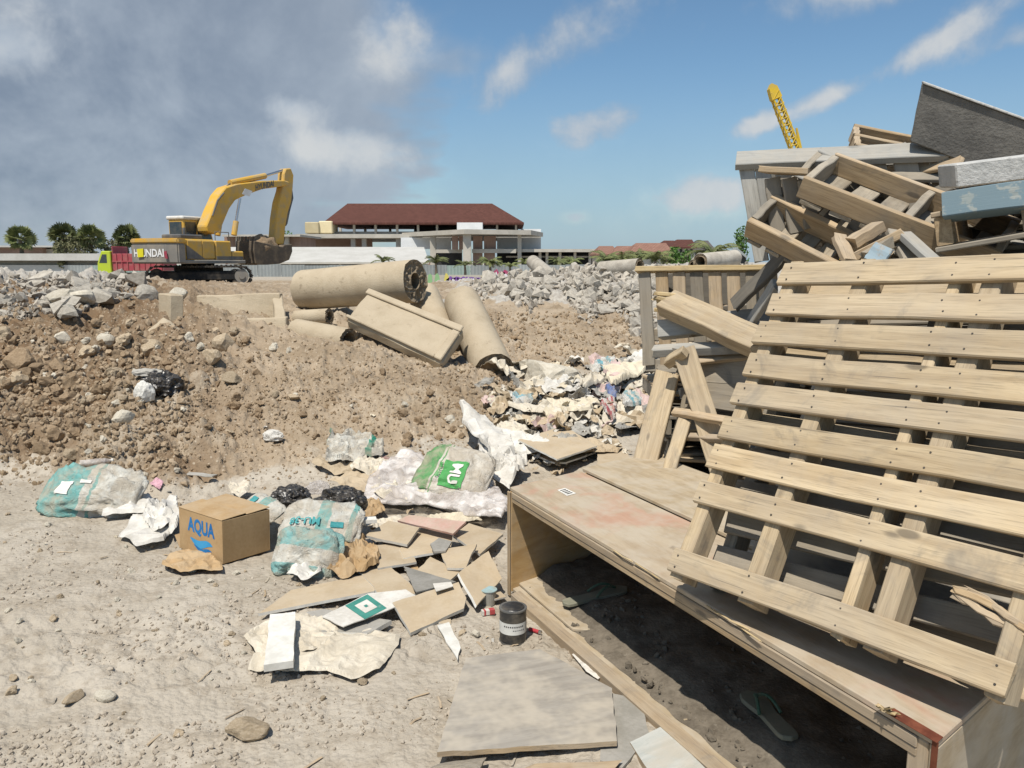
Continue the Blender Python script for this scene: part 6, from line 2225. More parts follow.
def blob(name, lb, c, size, mat, seed, amp=.35, freq=1.25, sub=4, cat='bag', group=None, rot=0.0, parent=None):
    bm = bmesh.new()
    bmesh.ops.create_icosphere(bm, subdivisions=sub, radius=1)
    off = Vector((seed * 7.3, seed * 2.1, 3))
    for v in bm.verts:
        p = v.co * freq + off
        r1_ = 1 - abs(mn.noise(p)) * 2
        r2_ = 1 - abs(mn.noise(p * 2.4)) * 2
        r3_ = 1 - abs(mn.noise(p * 5.2)) * 2
        k = 1 + amp * (r1_ * .55 + r2_ * .25 + r3_ * .07 - .3)
        v.co *= k
        if v.co.z < -.45: v.co.z = -.45 + (v.co.z + .45) * .2
    o = mk(name, bm_mesh(name, bm), parent, mat, Matrix.Translation(c) @ Matrix.Rotation(rot, 4, 'Z') @ Matrix.Diagonal((*size, 1)))
    return tag(o, lb, cat, group) if parent is None else o


blob('plastic_bag', 'black plastic bag lump left of the bigger black one', G(291, 501, .17), (.105, .085, .085), BLACKP, 1, .5, sub=5, group='black plastic bags')
blob('plastic_bag', 'bigger shiny black plastic bag on the teal sack', G(342, 503, .20), (.125, .09, .09), BLACKP, 2, .5, sub=5, group='black plastic bags')
bb1 = hit(160, 397)
blob('plastic_bag', 'torn black and white plastic bag on the mound slope', bb1 + Vector((.02, .0, .09)), (.16, .13, .13), BLACKP, 3, .6, sub=5, group='black plastic bags')
blob('plastic_lump', 'white foam lump beside the torn black bag', hit(146, 402) + Vector((0, -.02, .07)), (.08, .07, .11), FOAM, 4, .4, cat='foam')
blob('plastic_lump', 'grey film scrap on top of the torn black bag', hit(148, 383) + Vector((0, 0, .09)), (.13, .05, .04), GREYB, 5, .5, cat='film')
blob('plastic_lump', 'small white crumpled bag alone on the mound', hit(273, 440) + Vector((0, 0, .025)), (.075, .05, .05), WSHEET, 6, .5, cat='bag')
blob('plastic_lump', 'clear crumpled bag between the two black bags', G(318, 489, .12), (.07, .05, .05), FILM, 7, .5, cat='bag')
blob('plastic_lump', 'grey film lump under the bigger black bag', G(350, 522, .08), (.07, .05, .05), FILM, 8, .5, cat='bag')


# --- printed cement sacks
def sack_bm(l, w, h, seed, crease=1.0, n=64, m_=36, fold_end=0.0):
    vs, fs = [], []
    off = Vector((seed * 5.1, seed * 3.3, seed))
    for j in range(m_ + 1):
        ph = -math.pi / 2 + math.pi * j / m_
        for i in range(n):
            th = 2 * math.pi * i / n
            sg = lambda q, e: math.copysign(abs(q) ** e, q)
            x = sg(math.cos(ph), .8) * sg(math.cos(th), .45)
            y = sg(math.cos(ph), .8) * sg(math.sin(th), .45)
            z = sg(math.sin(ph), .9)
            pin = 1 - .55 * abs(x) ** 6
            p = Vector((x, y, z))
            r1_ = 1 - abs(mn.noise(p * 1.8 + off)) * 2
            r2_ = 1 - abs(mn.noise(Vector((p.x * 3, p.y * 5, p.z * 3)) + off)) * 2
            r3_ = 1 - abs(mn.noise(p * 7 + off)) * 2
            k = 1 + crease * (.13 * (r1_ - .4) + .09 * (r2_ - .4) + .03 * r3_)
            vs.append(Vector((x * l / 2 * (1 + .06 * r1_ * crease), y * w / 2 * k, (z * h / 2 * k * pin))))
    for j in range(m_):
        for i in range(n):
            fs.append((j * n + i, j * n + (i + 1) % n, (j + 1) * n + (i + 1) % n, (j + 1) * n + i))
    bm = bmesh.new()
    bv = [bm.verts.new(v) for v in vs]
    for f in fs:
        bm.faces.new([bv[k] for k in f])
    bmesh.ops.remove_doubles(bm, verts=bm.verts[:], dist=.0005)
    return bm


def sack(lb, c, l, w, h, rz, tilt, mat, seed, crease=1.0, texts=(), roll=0.0, group='printed sacks'):
    bm = sack_bm(l, w, h, seed, crease)
    M = Matrix.Translation(c) @ Matrix.Rotation(rz, 4, 'Z') @ Matrix.Rotation(tilt, 4, 'Y') @ Matrix.Rotation(roll, 4, 'X')
    bm.normal_update()
    tree = BVHTree.FromBMesh(bm)
    o = mk('cement_sack', bm_mesh('sack', bm, None, True), None, mat, M)
    tag(o, lb, 'sack', group)
    for (s, size, x, y, rot, tm_, kind) in texts:
        if kind == 'box':
            b2 = bmesh.new()
            bmesh.ops.create_grid(b2, x_segments=14, y_segments=14, size=.5)
            for v in b2.verts:
                v.co = Vector((v.co.x * size[0], v.co.y * size[1], 0))
            me = bm_mesh('print', b2)
            lift = .007
        else:
            me = text_mesh(s, size, 0, size * .03)
            b2 = bmesh.new()
            b2.from_mesh(me)
            bmesh.ops.triangulate(b2, faces=b2.faces[:])
            bmesh.ops.subdivide_edges(b2, edges=[e for e in b2.edges if e.calc_length() > .012], cuts=1)
            b2.to_mesh(me)
            b2.free()
            lift = .013
        for v in me.vertices:
            p = Vector((v.co.x, v.co.y, 0))
            p.rotate(Matrix.Rotation(rot, 3, 'Z'))
            p += Vector((x, y, 1))
            hh = tree.ray_cast(p, Vector((0, 0, -1)))
            v.co = (p.x, p.y, (hh[0].z if hh[0] else 0) + lift)
        mk('print', me, o, tm_)
    return o


TEALC = (0.17, 0.42, 0.39)
WOVEN = (0.60, 0.585, 0.52)
S_TEAL = m_fabric('sack_teal_white', WOVEN, [(-.5, -.02, TEALC), (0.03, .05, TEALC)], noise_amp=.05)
S_TEAL2 = m_fabric('sack_teal_body', (0.22, 0.45, 0.43), [(-.06, .03, WOVEN)], axis=1, noise_amp=.03)
S_WHITE = m_fabric('sack_white_teal_band', WOVEN, [(-.02, .05, TEALC), (.16, .19, TEALC)], noise_amp=.03)
S_GREEN = m_fabric('sack_green_white', (0.64, 0.60, 0.52), [(-.5, -.10, (0.10, 0.33, 0.11)), (-.085, -.075, (0.10, 0.33, 0.11))], noise_amp=.015)
GRP = m_rough('green_print', (0.065, 0.27, 0.075), (0.10, 0.34, 0.11), 14, 0.8, 0.1, 0.002, 0.25, (0.4, 0.42, 0.33), 0.0)
TLP = m_rough('teal_letters', (0.05, 0.24, 0.25), (0.08, 0.31, 0.31), 14, 0.8, 0.1, 0.002, 0.25, (0.4, 0.42, 0.38), 0.0)
WHP = m_rough('white_letters', (0.62, 0.60, 0.54), (0.72, 0.70, 0.64), 14, 0.8, 0.1, 0.002, 0.25, (0.5, 0.46, 0.38), 0.0)

# left sack, teal end to the left
sl_ = G(90, 512, .0)
sack('teal and white cement sack lying alone at the left', sl_ + Vector((0, .06, .105)), .62, .34, .19, R(-6), R(3), S_TEAL, 1, 2.0, roll=R(42),
     texts=(('', (.09, .10), -.14, -.03, 0, WHP, 'box'), ('', (.07, .025), -.02, .03, .1, WHP, 'box')))
cz('sack_tail', 'loose white film trailing from the left sack', [(-40, 240), (-20, 190), (40, 180), (85, 205), (60, 232), (0, 235)], .02, WSHEET, amp=.05, seed=21, cat='film')
# central sack: teal body below a folded-over white flap
sack('upright teal sack right of the carton', G(308, 556, .09), .34, .25, .17, R(-8), R(4), S_TEAL2, 2, 1.9, roll=R(58))
sack('white sack with teal letters folded over the upright teal one', G(322, 524, .16), .42, .25, .09, R(-4), R(3), S_WHITE, 3, 2.0, roll=R(38),
     texts=(('MU-38', .062, -.08, -.02, R(182), TLP, 'text'), ('', (.07, .035), .10, -.03, .1, TLP, 'box')))
sack('narrow white sack neck with teal stripe leaning behind the carton', G(263, 508, .16), .30, .15, .07, R(-38), R(8), S_WHITE, 4, 1.1, roll=R(28), texts=(('', (.05, .05), -.07, 0, .0, TLP, 'box'),))
# green MU sack
sack('white sack with green end and green printed square', G(452, 478, .17), .50, .42, .18, R(-24), R(6), S_GREEN, 5, 1.5, roll=R(40),
     texts=(('', (.165, .20), .045, -.02, R(6), GRP, 'box'), ('MU', .105, .055, -.02, R(-84), WHP, 'text'), ('MU-380', .036, -.058, -.02, R(-84), GRP, 'text')))

# --- drinking-water carton
kb0, kb1, kb2 = G(180, 548, 0.012), G(238, 570, 0.012), G(270, 527, 0.012)
cxv = (kb1 - kb0)
cyv = (kb2 - kb1)
cxv.normalize()
cyv = (cyv - cxv * cyv.dot(cxv)).normalized()
CW, CDp, CHh = .41, .30, .235
carton = empty('carton', M=fr(kb0, kb0 + cxv, kb0 + cyv) @ Matrix.Rotation(R(-2), 4, 'X'), label='brown cardboard carton with blue lettering and a wave print', cat='carton')
T_ = .006
fl = [('front_wall', (0, 0, 0), (CW, T_, CHh)), ('rear_wall', (0, CDp - T_, 0), (CW, CDp, CHh)), ('side_wall', (0, T_, 0), (T_, CDp - T_, CHh)), ('side_wall', (CW - T_, T_, 0), (CW, CDp - T_, CHh)),
      ('base', (T_, T_, 0), (CW - T_, CDp - T_, T_))]
for nm, a, b in fl:
    boxo(nm, a[0], b[0], a[1], b[1], a[2], b[2], KRAFT, carton, .0015)
for (y0, y1, s) in ((-.002, CDp / 2 - .002, 1), (CDp / 2 + .002, CDp + .002, -1)):
    bm = prism([(0, y0, CHh), (CW, y0, CHh + .002), (CW, y1, CHh + .010), (0, y1, CHh + .014)], (0, 0, .005), .0012)
    mk('top_flap', bm_mesh('tf', bm), carton, KRAFT)
mk('loose_flap', bm_mesh('lf', prism([(-.004, .0, .0), (-.004, .28, .0), (-.09, .26, .055), (-.085, .02, .05)], (0, 0, .004))), carton, KRAFT)
BLUE = m_rough('blue_print', (0.015, 0.13, 0.36), (0.03, 0.19, 0.44), 12, 0.75, 0.1, 0.002, 0.2, (0.2, 0.2, 0.2), 0.0)
BLUE2 = m_rough('light_blue_print', (0.04, 0.27, 0.55), (0.06, 0.33, 0.60), 12, 0.75, 0.1, 0.002, 0.2, (0.2, 0.2, 0.2), 0.0)
tq = text_mesh('AQUA', .105, 0, .004)
for v in tq.vertices:
    v.co = (CW * .52 + v.co.x * .82, -.0012, CHh * .67 + v.co.y)
mk('lettering', tq, carton, BLUE)


def wave(z0, amp_, th, w0, w1, ph):
    top, bot = [], []
    for i in range(21):
        f = i / 20
        x = w0 + (w1 - w0) * f
        c = z0 + amp_ * math.sin(f * 6.28 + ph) - .01 * f
        k = th * math.sin(math.pi * min(.999, max(.001, f))) ** .7
        top.append((x, -.0012, c + k))
        bot.append((x, -.0012, c - k))
    vs = top + bot
    return pymesh('wave', vs, [(i, i + 1, 22 + i, 21 + i) for i in range(20)])


mk('wave_print', wave(CHh * .33, .012, .022, CW * .26, CW * .78, 2.4), carton, BLUE2)
mk('wave_print', wave(CHh * .19, .010, .011, CW * .34, CW * .76, 2.2), carton, BLUE)

# --- paint can
can = empty('paint_can', G(513, 640, 0.004), label='black paint can with white label standing on the dusty board edge', cat='paint can')
CANB = m_plain('can_black', (0.02, 0.021, 0.023), 0.35, 0.5, dirt=0.35, scale=14)
CANG = m_plain('can_lid', (0.13, 0.13, 0.125), 0.45, 0.5, 0.3, dirt=0.4, scale=14)
bm = bmesh.new()
tube_bm(bm, (0, 0, 0.003), (0, 0, .147), .057, .057, 40)
mk('body', bm_mesh('cb', bm, None, False), can, CANB)
for z in (.003, .147):
    bm = bmesh.new()
    tube_bm(bm, (0, 0, z - .003), (0, 0, z + .003), .0595, .0595, 40)
    mk('rim', bm_mesh('cr', bm), can, CANG)
bm = bmesh.new()
tube_bm(bm, (0, 0, .1505), (0, 0, .1525), .049, .047, 40)
mk('lid', bm_mesh('cl', bm), can, CANB)
CLBL = m_rough('can_label', (0.55, 0.54, 0.50), (0.66, 0.65, 0.60), 16, 0.7, 0.1, 0.001, 0.3, (0.35, 0.32, 0.27), 0.0)
bm = bmesh.new()
tube_bm(bm, (0, 0, .048), (0, 0, .098), .0578, .0578, 40, False)
lbo = mk('label', bm_mesh('lb', bm, None, True), can, CLBL)
for zz, sz in ((.080, .6), (.066, .35)):
    for k in range(10 if sz > .5 else 6):
        a0 = R(-130 + k * 9 + (0 if sz > .5 else 40))
        vs = [(.0583 * math.cos(a), .0583 * math.sin(a), z) for a, z in ((a0, zz), (a0 + R(5.5), zz), (a0 + R(5.5), zz + .008 * sz * 1.3), (a0, zz + .008 * sz * 1.3))]
        mk('print_mark', pymesh('pm', vs, [(0, 1, 2, 3)]), lbo, INK)

# --- little things round the can
cg = empty('cigarette_packet', G(488, 614, .012), R(20), label='small red and white packet beside the paint can', cat='packet')
boxo('packet', -.03, .03, -.012, .012, 0, .022, WSHEET, cg, .001)
boxo('red_end', .004, .0305, -.0125, .0125, -.0005, .0225, REDP2, cg, .001)
boxo('red_stripe', -.022, -.012, -.0125, .0125, -.0005, .0225, REDP2, cg, .001)
rl = empty('lighter', G(535, 632, .008), R(-35), label='red plastic lighter lying against the crate edge', cat='lighter')
b = bmesh.new()
tube_bm(b, (-.03, 0, .006), (.02, 0, .006), .008, .008, 10)
mk('body', bm_mesh('lt', b, None, False), rl, REDP2)
boxo('head', .02, .034, -.006, .006, 0, .013, CHROME, rl, .001)
cupm = m_plain('grey_cup', (0.34, 0.33, 0.29), 0.5, 0.3, dirt=0.4, scale=12)
cu = empty('plastic_cup', G(489, 604, .0), label='grey dusty plastic cup with greenish rim left of the paint can', cat='cup')
b = bmesh.new()
tube_bm(b, (0, 0, .0), (0, 0, .07), .028, .036, 20)
mk('body', bm_mesh('cup', b), cu, cupm)
b = bmesh.new()
tube_bm(b, (0, 0, .0705), (0, 0, .074), .039, .039, 20)
mk('rim', bm_mesh('cup', b), cu, AQUAP)

# --- grey board in front and the wood under it
gb_ = board('plywood_sheet', 'dusty grey plywood sheet lying flat on the ground in front', [(466, 658), (540, 649), (612, 688), (617, 741), (437, 752)], .055, .018, PLY_GREY, (.0, 0, 0, 0, 0), cat='plywood', edge=W_TAN)
blk_ = board('sheet_scrap', 'black torn felt under the right end of the plywood sheet', [(600, 690), (640, 700), (650, 735), (622, 768), (600, 760)], .025, .01, GREYB, cat='felt')
wl = boulder('wood_chunk', 'split block of weathered wood under the plywood sheet', G(462, 770, .03), (.12, .055, .04), W_OLD, 71, 'wood block', sub=3, planes=7, rot=Matrix.Rotation(R(22), 4, 'Z'))
e = empty('broken_board', G(530, 772, .03), label='splintered board sticking out below the plywood sheet', cat='board')
plank('board', Vector((0, 0, 0)), G(618, 768, .03) - G(530, 772, .03), .05, .022, up, W_TAN, e, ragged=.02)
board('tile_board', 'pale painted board lying beside the crate at the bottom', [(630, 742), (662, 726), (712, 775), (690, 800), (668, 800)], .03, .02, PLY_PALE, cat='board', edge=W_TAN)
board('sheet_scrap', 'little grey card left of the paint can foot', [(474, 650), (478, 640), (494, 638), (492, 650)], .012, .004, GREYB, cat='card')
crumple('paper_sheet', 'thin white strip between plywood sheet and crate', [(572, 655), (578, 652), (604, 674), (598, 680), (586, 672)], .012, WSHEET, amp=.006, seed=40, drape=False, res=.012, cat='paper')

# --- sandals
SOLE = m_plain('sandal_sole', (0.20, 0.20, 0.15), 0.8, 0.2, dirt=0.5, dirt_c=(0.3, 0.27, 0.2), scale=14)
STRAP = m_plain('sandal_strap', (0.05, 0.115, 0.075), 0.6, 0.3, dirt=0.4, scale=14)


def sandal(lb, heel, toe, seed):
    x = (toe - heel)
    L = x.length
    M = frame(heel, x, up)
    e = empty('sandal', M=M, label=lb, cat='sandal', group='sandals')
    out = []
    prof = ((0, .0), (.03, .028), (.10, .034), (.30, .032), (.50, .031), (.68, .042), (.82, .046), (.93, .036), (1.0, .0))
    n = 28
    for i in range(n + 1):
        f = i / n
        for (a, wa), (b, wb) in zip(prof[:-1], prof[1:]):
            if a <= f <= b:
                out.append((f * L, wa + (wb - wa) * (f - a) / (b - a)))
                break
    poly = [Vector((a, w + .006 * (a / L), 0)) for a, w in out] + [Vector((a, -w + .006 * (a / L), 0)) for a, w in reversed(out[1:-1])]
    mk('sole', bm_mesh('sole', prism(poly, (0, 0, .017), .003)), e, SOLE)
    for s in (-1, 1):
        bm = bmesh.new()
        pts = []
        for k in range(9):
            f = k / 8
            pts.append(Vector((L * (.80 - .36 * f), s * .038 * f ** .8 + .004, .018 + .032 * math.sin(math.pi * min(1, f * .9 + .08)))))
        for k in range(8):
            tube_bm(bm, pts[k], pts[k + 1], .0055, .0065, 6)
        mk('strap', bm_mesh('strap', bm), e, STRAP)
    return e


sandal('green-strapped flip-flop lying in the shadow of the crate opening', G(792, 742, .10), G(748, 694, .075), 1)
sandal('dusty flip-flop at the inner left end of the crate', G(563, 606, .07), G(628, 590, .075), 2)

# ------------------------------------------------------------------ litter valley between mound and crate
zq = lambda x, y: (480 + x * .1953, 350 + y * .1953)
board('broken_board', 'wide tan panel with a pale blue edge among the litter', [zq(195, 460), zq(430, 388), zq(600, 490), zq(395, 560)], .06, .012, CARD, (.02, .03, 0, -.01), group=GB, edge=CORE, ground_z=True)
board('broken_board', 'second panel edge under the blue-edged panel', [zq(240, 520), zq(560, 480), zq(640, 505), zq(440, 575), zq(380, 575)], .03, .012, CARD, group=GB, edge=CORE, ground_z=True)
board('painted_strip', 'pale blue painted strip along the wide tan panel', [zq(400, 545), zq(585, 480), zq(602, 492), zq(415, 562)], .066, .003, AQUAP, (-.005, 0, -.002, -.01), cat='strip', ground_z=True)
crumple('bent_sheet', 'bright white bent sheet behind the crate', [zq(85, 500), zq(215, 510), zq(365, 540), zq(330, 575), zq(190, 590)], .05, FOAM, amp=.05, seed=50, cat='sheet', lift=[.08, .05, .03, 0, 0])
crumple('torn_sack', 'greyish white torn sack in the corner behind the crate', [zq(0, 480), zq(90, 510), zq(170, 600), zq(130, 666), zq(0, 666)], .05, WSHEET, amp=.12, seed=51, cat='sack', fold=3.6)
board('broken_board', 'small tan board touching the crate top corner', [zq(600, 520), zq(740, 500), zq(770, 560), zq(600, 600)], .05, .012, CARD, group=GB, edge=CORE, ground_z=True)
crumple('plastic_film', 'cream sheet spread on the litter below the earth slope', [zq(640, 180), zq(900, 120), zq(935, 140), zq(760, 240), zq(700, 280), zq(640, 220)], .12, CREAMP, amp=.12, seed=52, cat='film', fold=3)
crumple('plastic_film', 'faded pink sheet beside the cream one', [zq(630, 210), zq(690, 150), zq(745, 200), zq(720, 260), zq(660, 240)], .14, PINKP, amp=.10, seed=53, cat='film', fold=3)
crumple('plastic_film', 'white film catching the sun at the top of the litter', [zq(770, 90), zq(850, 52), zq(895, 85), zq(850, 105)], .12, FOAM, amp=.06, seed=54, cat='film')
crumple('plastic_film', 'grey sheet near the turquoise print', [zq(690, 110), zq(780, 95), zq(800, 140), zq(735, 175)], .10, GREYB, amp=.06, seed=55, cat='film')
crumple('printed_bag', 'white bag with turquoise print at the top of the litter', [zq(560, 160), zq(620, 110), zq(690, 105), zq(690, 150), zq(600, 175)], .10, m_fabric('white_turquoise_bag', (0.62, 0.62, 0.58), [(-.08, -.02, (0.12, 0.36, 0.42)), (.05, .1, (0.12, 0.36, 0.42))]), amp=.09, seed=56, cat='bag', fold=3)
crumple('printed_bag', 'white bag with turquoise lettering close to the propped planks', [zq(720, 300), zq(780, 285), zq(830, 320), zq(820, 355), zq(740, 365)], .08, m_fabric('white_turquoise_bag_b', (0.62, 0.62, 0.58), [(-.05, -.01, (0.12, 0.36, 0.42)), (.02, .06, (0.12, 0.36, 0.42))]), amp=.08, seed=57, cat='bag', fold=3)
crumple('printed_bag', 'red and white printed wrapper in the middle of the litter', [zq(615, 340), zq(690, 315), zq(700, 370), zq(680, 430), zq(640, 390)], .08, m_fabric('red_white_wrapper', (0.60, 0.55, 0.52), [(-.06, -.03, (0.42, 0.09, 0.11)), (.0, .03, (0.42, 0.09, 0.11)), (.055, .08, (0.42, 0.09, 0.11))]), amp=.07, seed=58, cat='wrapper', fold=3)
crumple('printed_bag', 'blue and red film next to the red wrapper', [zq(640, 240), zq(690, 280), zq(705, 320), zq(650, 330), zq(645, 290)], .10, BLUEP, amp=.08, seed=59, cat='film', fold=3)
crumple('printed_bag', 'white and turquoise crumpled bag at the left of the litter', [zq(155, 320), zq(210, 255), zq(285, 280), zq(270, 320), zq(190, 345)], .07, m_fabric('white_turquoise_bag_c', (0.60, 0.60, 0.56), [(-.2, -.02, (0.25, 0.45, 0.50))], axis=1), amp=.09, seed=60, cat='bag', fold=3)
crumple('card_sheet', 'long dusty sheet roofing a dark hollow in the litter', [zq(110, 335), zq(200, 345), zq(400, 370), zq(420, 390), zq(300, 392), zq(200, 375)], .10, SHEET, amp=.04, seed=61, cat='sheet')
crumple('card_sheet', 'grey card bent upright in the middle of the litter', [zq(510, 250), zq(580, 215), zq(650, 245), zq(600, 270), zq(530, 290)], .13, SHEET, amp=.10, seed=62, cat='card')
crumple('card_sheet', 'flat grey sheet before the propped planks', [zq(690, 440), zq(740, 385), zq(850, 360), zq(820, 430), zq(720, 455)], .06, GREYB, amp=.03, seed=63, cat='sheet')
r2 = random.Random(21)
LM = [WSHEET, SHEET, CARD, GREYB, CREAMP, SHEET, WSHEET, PINKP, SHEET, CARD, SHEET, CREAMP, SHEET, CARD, AQUAP]
LMESH = []
for k in range(12):
    bm = bmesh.new()
    n = 6 + k % 4
    c = bm.verts.new((0, 0, 0))
    rg = [bm.verts.new((math.cos(6.283 * i / n) * r2.uniform(.6, 1.1), math.sin(6.283 * i / n) * r2.uniform(.5, 1.0), 0)) for i in range(n)]
    for i in range(n):
        bm.faces.new((c, rg[i], rg[(i + 1) % n]))
    for _ in range(2):
        bmesh.ops.subdivide_edges(bm, edges=bm.edges[:], cuts=1)
        bmesh.ops.triangulate(bm, faces=[f for f in bm.faces if len(f.verts) > 3])
    for v in bm.verts:
        p = v.co * 1.3 + Vector((k * 5, 3, 1))
        v.co.z = (1 - abs(mn.noise(p)) * 2) * .38 + mn.noise(p * 2.6) * .24
        v.co.x += mn.noise(p * 2) * .15
    bmesh.ops.solidify(bm, geom=bm.faces[:], thickness=.02)
    LMESH.append(bm_mesh('scrap', bm))
LCOL = [('white', WSHEET), ('dusty beige', SHEET), ('tan', CARD), ('grey', GREYB), ('cream', CREAMP), ('faded pink', PINKP), ('turquoise', AQUAP)]
LV = [(n_, variants(LMESH, [m_])) for n_, m_ in LCOL]
LW = [4, 7, 6, 3, 4, .7, .4]


def litter(n, region, size, where, group, zoff=.02, tiltk=.5):
    for i in range(n):
        px, py = region(r2)
        h = hit(px, py)
        s = size(r2) * h.y / 7.5
        nm, vs = r2.choices(LV, LW)[0]
        M = Matrix.Translation(h + Vector((0, 0, zoff * r2.uniform(.3, 2)))) @ Euler((r2.uniform(-tiltk, tiltk), r2.uniform(-tiltk, tiltk), r2.uniform(0, 6.28))).to_matrix().to_4x4() @ Matrix.Diagonal((s, s * r2.uniform(.5, 1), s * r2.uniform(.6, 1.1), 1))
        tag(mk('litter_scrap', r2.choice(vs), None, None, M), nm + ' crumpled scrap ' + where, 'litter', nm + ' ' + group)


def litter_stuff(n, region, size, label, mat, zoff=.03):
    base = [(np.array([v.co for v in m_.vertices]), [tuple(p.vertices) for p in m_.polygons]) for m_ in LMESH]
    V, Fc, nv = [], [], 0
    for i in range(n):
        px, py = region(r2)
        h = hit(px, py)
        s = size(r2) * h.y / 7.5
        b_, f_ = r2.choice(base)
        Rm = np.array(Euler((r2.uniform(-.7, .7), r2.uniform(-.7, .7), r2.uniform(0, 6))).to_matrix())
        V.append((b_ * s) @ Rm.T + np.array(h) + np.array([0, 0, zoff * r2.random()]))
        Fc += [tuple(q + nv for q in t_) for t_ in f_]
        nv += len(b_)
    tag(mk('litter_bits', pymesh('lb', np.concatenate(V).tolist(), Fc), None, mat), label, 'litter', kind='stuff')


HOL = lambda r: (lambda t: (492 + 172 * t + r.uniform(-14, 14), 418 - 22 * t + r.gauss(0, 22)))(r.random())
LBITS = m_rough('litter_bits', (0.34, 0.28, 0.20), (0.62, 0.58, 0.50), 7, 0.9, 0.3, 0.004, 0.3, (0.25, 0.20, 0.14), 0.0, world=True)
litter_stuff(420, HOL, lambda r: r.triangular(.015, .07, .03), 'fine bits of paper and film carpeting the litter hollow', LBITS)
litter(205, HOL, lambda r: r.triangular(.05, .24, .10), 'in the litter hollow below the earth slope', 'scraps in the litter hollow', .05, .7)
litter(26, lambda r: (r.uniform(350, 520), r.uniform(470, 530)), lambda r: r.triangular(.02, .08, .035), 'beside the printed sacks', 'scraps round the sacks', .04)
litter(16, lambda r: (r.uniform(330, 510), r.uniform(540, 640)), lambda r: r.triangular(.012, .04, .02), 'tiny, around the tan boards', 'scraps round the tan boards', .01, .25)
litter(18, lambda r: (r.uniform(30, 420), r.uniform(400, 560)), lambda r: r.triangular(.015, .05, .02), 'dropped alone on the earth', 'scraps on the mound foot', .01, .3)
litter(30, lambda r: (r.uniform(480, 620), r.uniform(440, 480)), lambda r: r.triangular(.03, .09, .04), 'lying just behind the crate', 'scraps behind the crate', .05)
# lone bits on the mound
bo = empty('plastic_bottle', hit(96, 466) + Vector((0, 0, .03)), R(28), label='squashed clear plastic bottle above the teal sack', cat='bottle')
b = bmesh.new()
tube_bm(b, (-.10, 0, 0), (.06, 0, 0), .033, .033, 16)
tube_bm(b, (.06, 0, 0), (.10, 0, 0), .033, .013, 16)
for v in b.verts:
    v.co.z *= .7
mk('body', bm_mesh('bt', b), bo, FILM)
b = bmesh.new()
tube_bm(b, (.10, 0, 0), (.115, 0, 0), .014, .014, 12)
mk('cap', bm_mesh('bt', b), bo, FOAM)
h0 = hit(201, 479)
fb = empty('flat_bar', h0 + Vector((0, 0, .03)), R(-14), label='flat grey plastic strip lying on the mound foot above the carton', cat='strip')
mk('strip', plank_mesh(.22, .06, .01, 5), fb, GREYB)
tag(crumple('film_scrap', 'pale pink scrap on the mound foot', [(150, 488), (157, 482), (164, 486), (160, 494)], .02, m_plain('pink_film', (0.62, 0.36, 0.42), .6, .3), amp=.02, seed=70, res=.01, cat='film'))

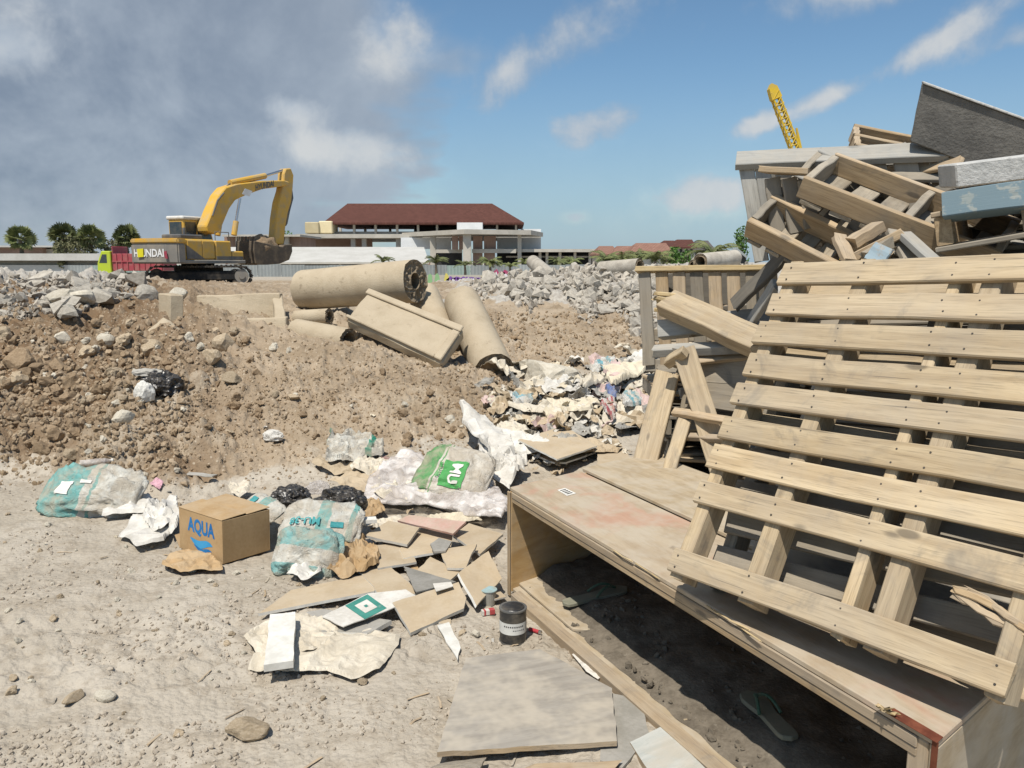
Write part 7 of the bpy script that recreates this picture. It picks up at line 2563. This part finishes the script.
# more torn sheets and films between the sacks, the boards and the hollow
for i, (a, b, w, h, m_, am, lb) in enumerate((
        (372, 478, 26, 9, SHEET, .05, 'beige torn sheet in front of the striped rag'), (400, 500, 40, 12, SHEET, .04, 'dusty sheet under the front edge of the plastic film'),
        (505, 478, 20, 14, WSHEET, .08, 'white crumpled sheet tucked behind the crate corner'), (478, 500, 24, 10, WSHEET, .06, 'white wrapper between film and crate'),
        (512, 440, 24, 10, SHEET, .05, 'beige sheet at the foot of the earth slope'), (540, 425, 30, 8, CARD, .04, 'tan card strip at the edge of the litter hollow'),
        (575, 415, 30, 9, CREAMP, .07, 'cream torn sheet in the centre of the litter hollow'), (620, 425, 26, 10, SHEET, .06, 'beige sheet near the red wrapper'),
        (600, 455, 30, 9, CARD, .04, 'tan card lying before the propped planks'), (560, 452, 24, 7, GREYB, .04, 'grey sheet before the blue-edged panel'),
        (625, 388, 30, 10, SHEET, .08, 'beige sheet high on the litter hollow'), (560, 395, 34, 9, WSHEET, .07, 'whitish sheet below the pale boulder'),
        (385, 535, 20, 7, SHEET, .03, 'small beige sheet at the end of the black bags'), (365, 520, 22, 10, KRAFT, .05, 'brown paper scrap beside the bigger black bag'),
        (452, 530, 40, 7, CREAMP, .03, 'cream sheet below the pink tile'), (640, 410, 16, 14, PINKP, .08, 'pink film against the propped planks'),
        (240, 500, 16, 9, SHEET, .04, 'beige scrap behind the carton top'), (160, 530, 18, 12, WSHEET, .06, 'white sheet leaning on the carton left side'))):
    rr3 = random.Random(300 + i)
    n_ = 8
    px_l = [(a + w * math.cos(k * 6.283 / n_) * rr3.uniform(.65, 1.15), b + h * math.sin(k * 6.283 / n_) * rr3.uniform(.65, 1.15)) for k in range(n_)]
    crumple('torn_sheet', lb, px_l, .03, m_, amp=am, seed=100 + i, cat='sheet', fold=2.3, res=.02, fine=.12, group='torn sheets in the litter', lift=[rr3.uniform(0, .05) for _ in range(n_)])

# wood splinters, twigs and wire on the ground
for i in range(46):
    if i < 26:
        px_, py_2 = r2.uniform(420, 640), r2.uniform(620, 766)
    else:
        px_, py_2 = r2.uniform(20, 420), r2.uniform(540, 766)
    h = hit(px_, py_2)
    a = r2.uniform(0, 6.28)
    L_ = r2.uniform(.03, .11)
    d2 = Vector((math.cos(a), math.sin(a), r2.uniform(-.05, .08))) * L_
    nm = 'near the plywood sheet' if i < 26 else 'on the open dusty ground'
    e = empty('wood_splinter', h + Vector((0, 0, .006)), label='thin wood splinter lying ' + nm, cat='splinter', group='splinters ' + nm)
    plank('splinter', Vector((0, 0, 0)), d2, r2.uniform(.004, .010), .003, up, W_TAN if i % 3 else W_OLD, e, n=2, ragged=.006)

# small board fragments filling the scatter
for i in range(34):
    a, b = r2.uniform(345, 500), r2.uniform(515, 625)
    if b > 590 and a < 410: continue
    n_ = r2.choice((4, 4, 5))
    w, h_ = r2.uniform(4, 13), r2.uniform(2, 6)
    a0 = r2.uniform(0, 6.28)
    pl = [(a + w * math.cos(a0 + k * 6.283 / n_) * r2.uniform(.7, 1.2), b + h_ * math.sin(a0 + k * 6.283 / n_) * r2.uniform(.7, 1.2)) for k in range(n_)]
    m_ = r2.choice([CARD, CARD, CARD, SHEET, WSHEET, KRAFT, GREYB])
    nm = {CARD: 'tan', SHEET: 'beige', WSHEET: 'white', KRAFT: 'brown', GREYB: 'grey'}[m_]
    board('board_fragment', 'small ' + nm + ' board fragment lying in the scatter before the crate', pl, r2.choice((.010, .014, .020)), .007, m_, [r2.uniform(0, .012) for _ in range(n_)], cat='board', group=nm + ' board fragments', edge=CORE)
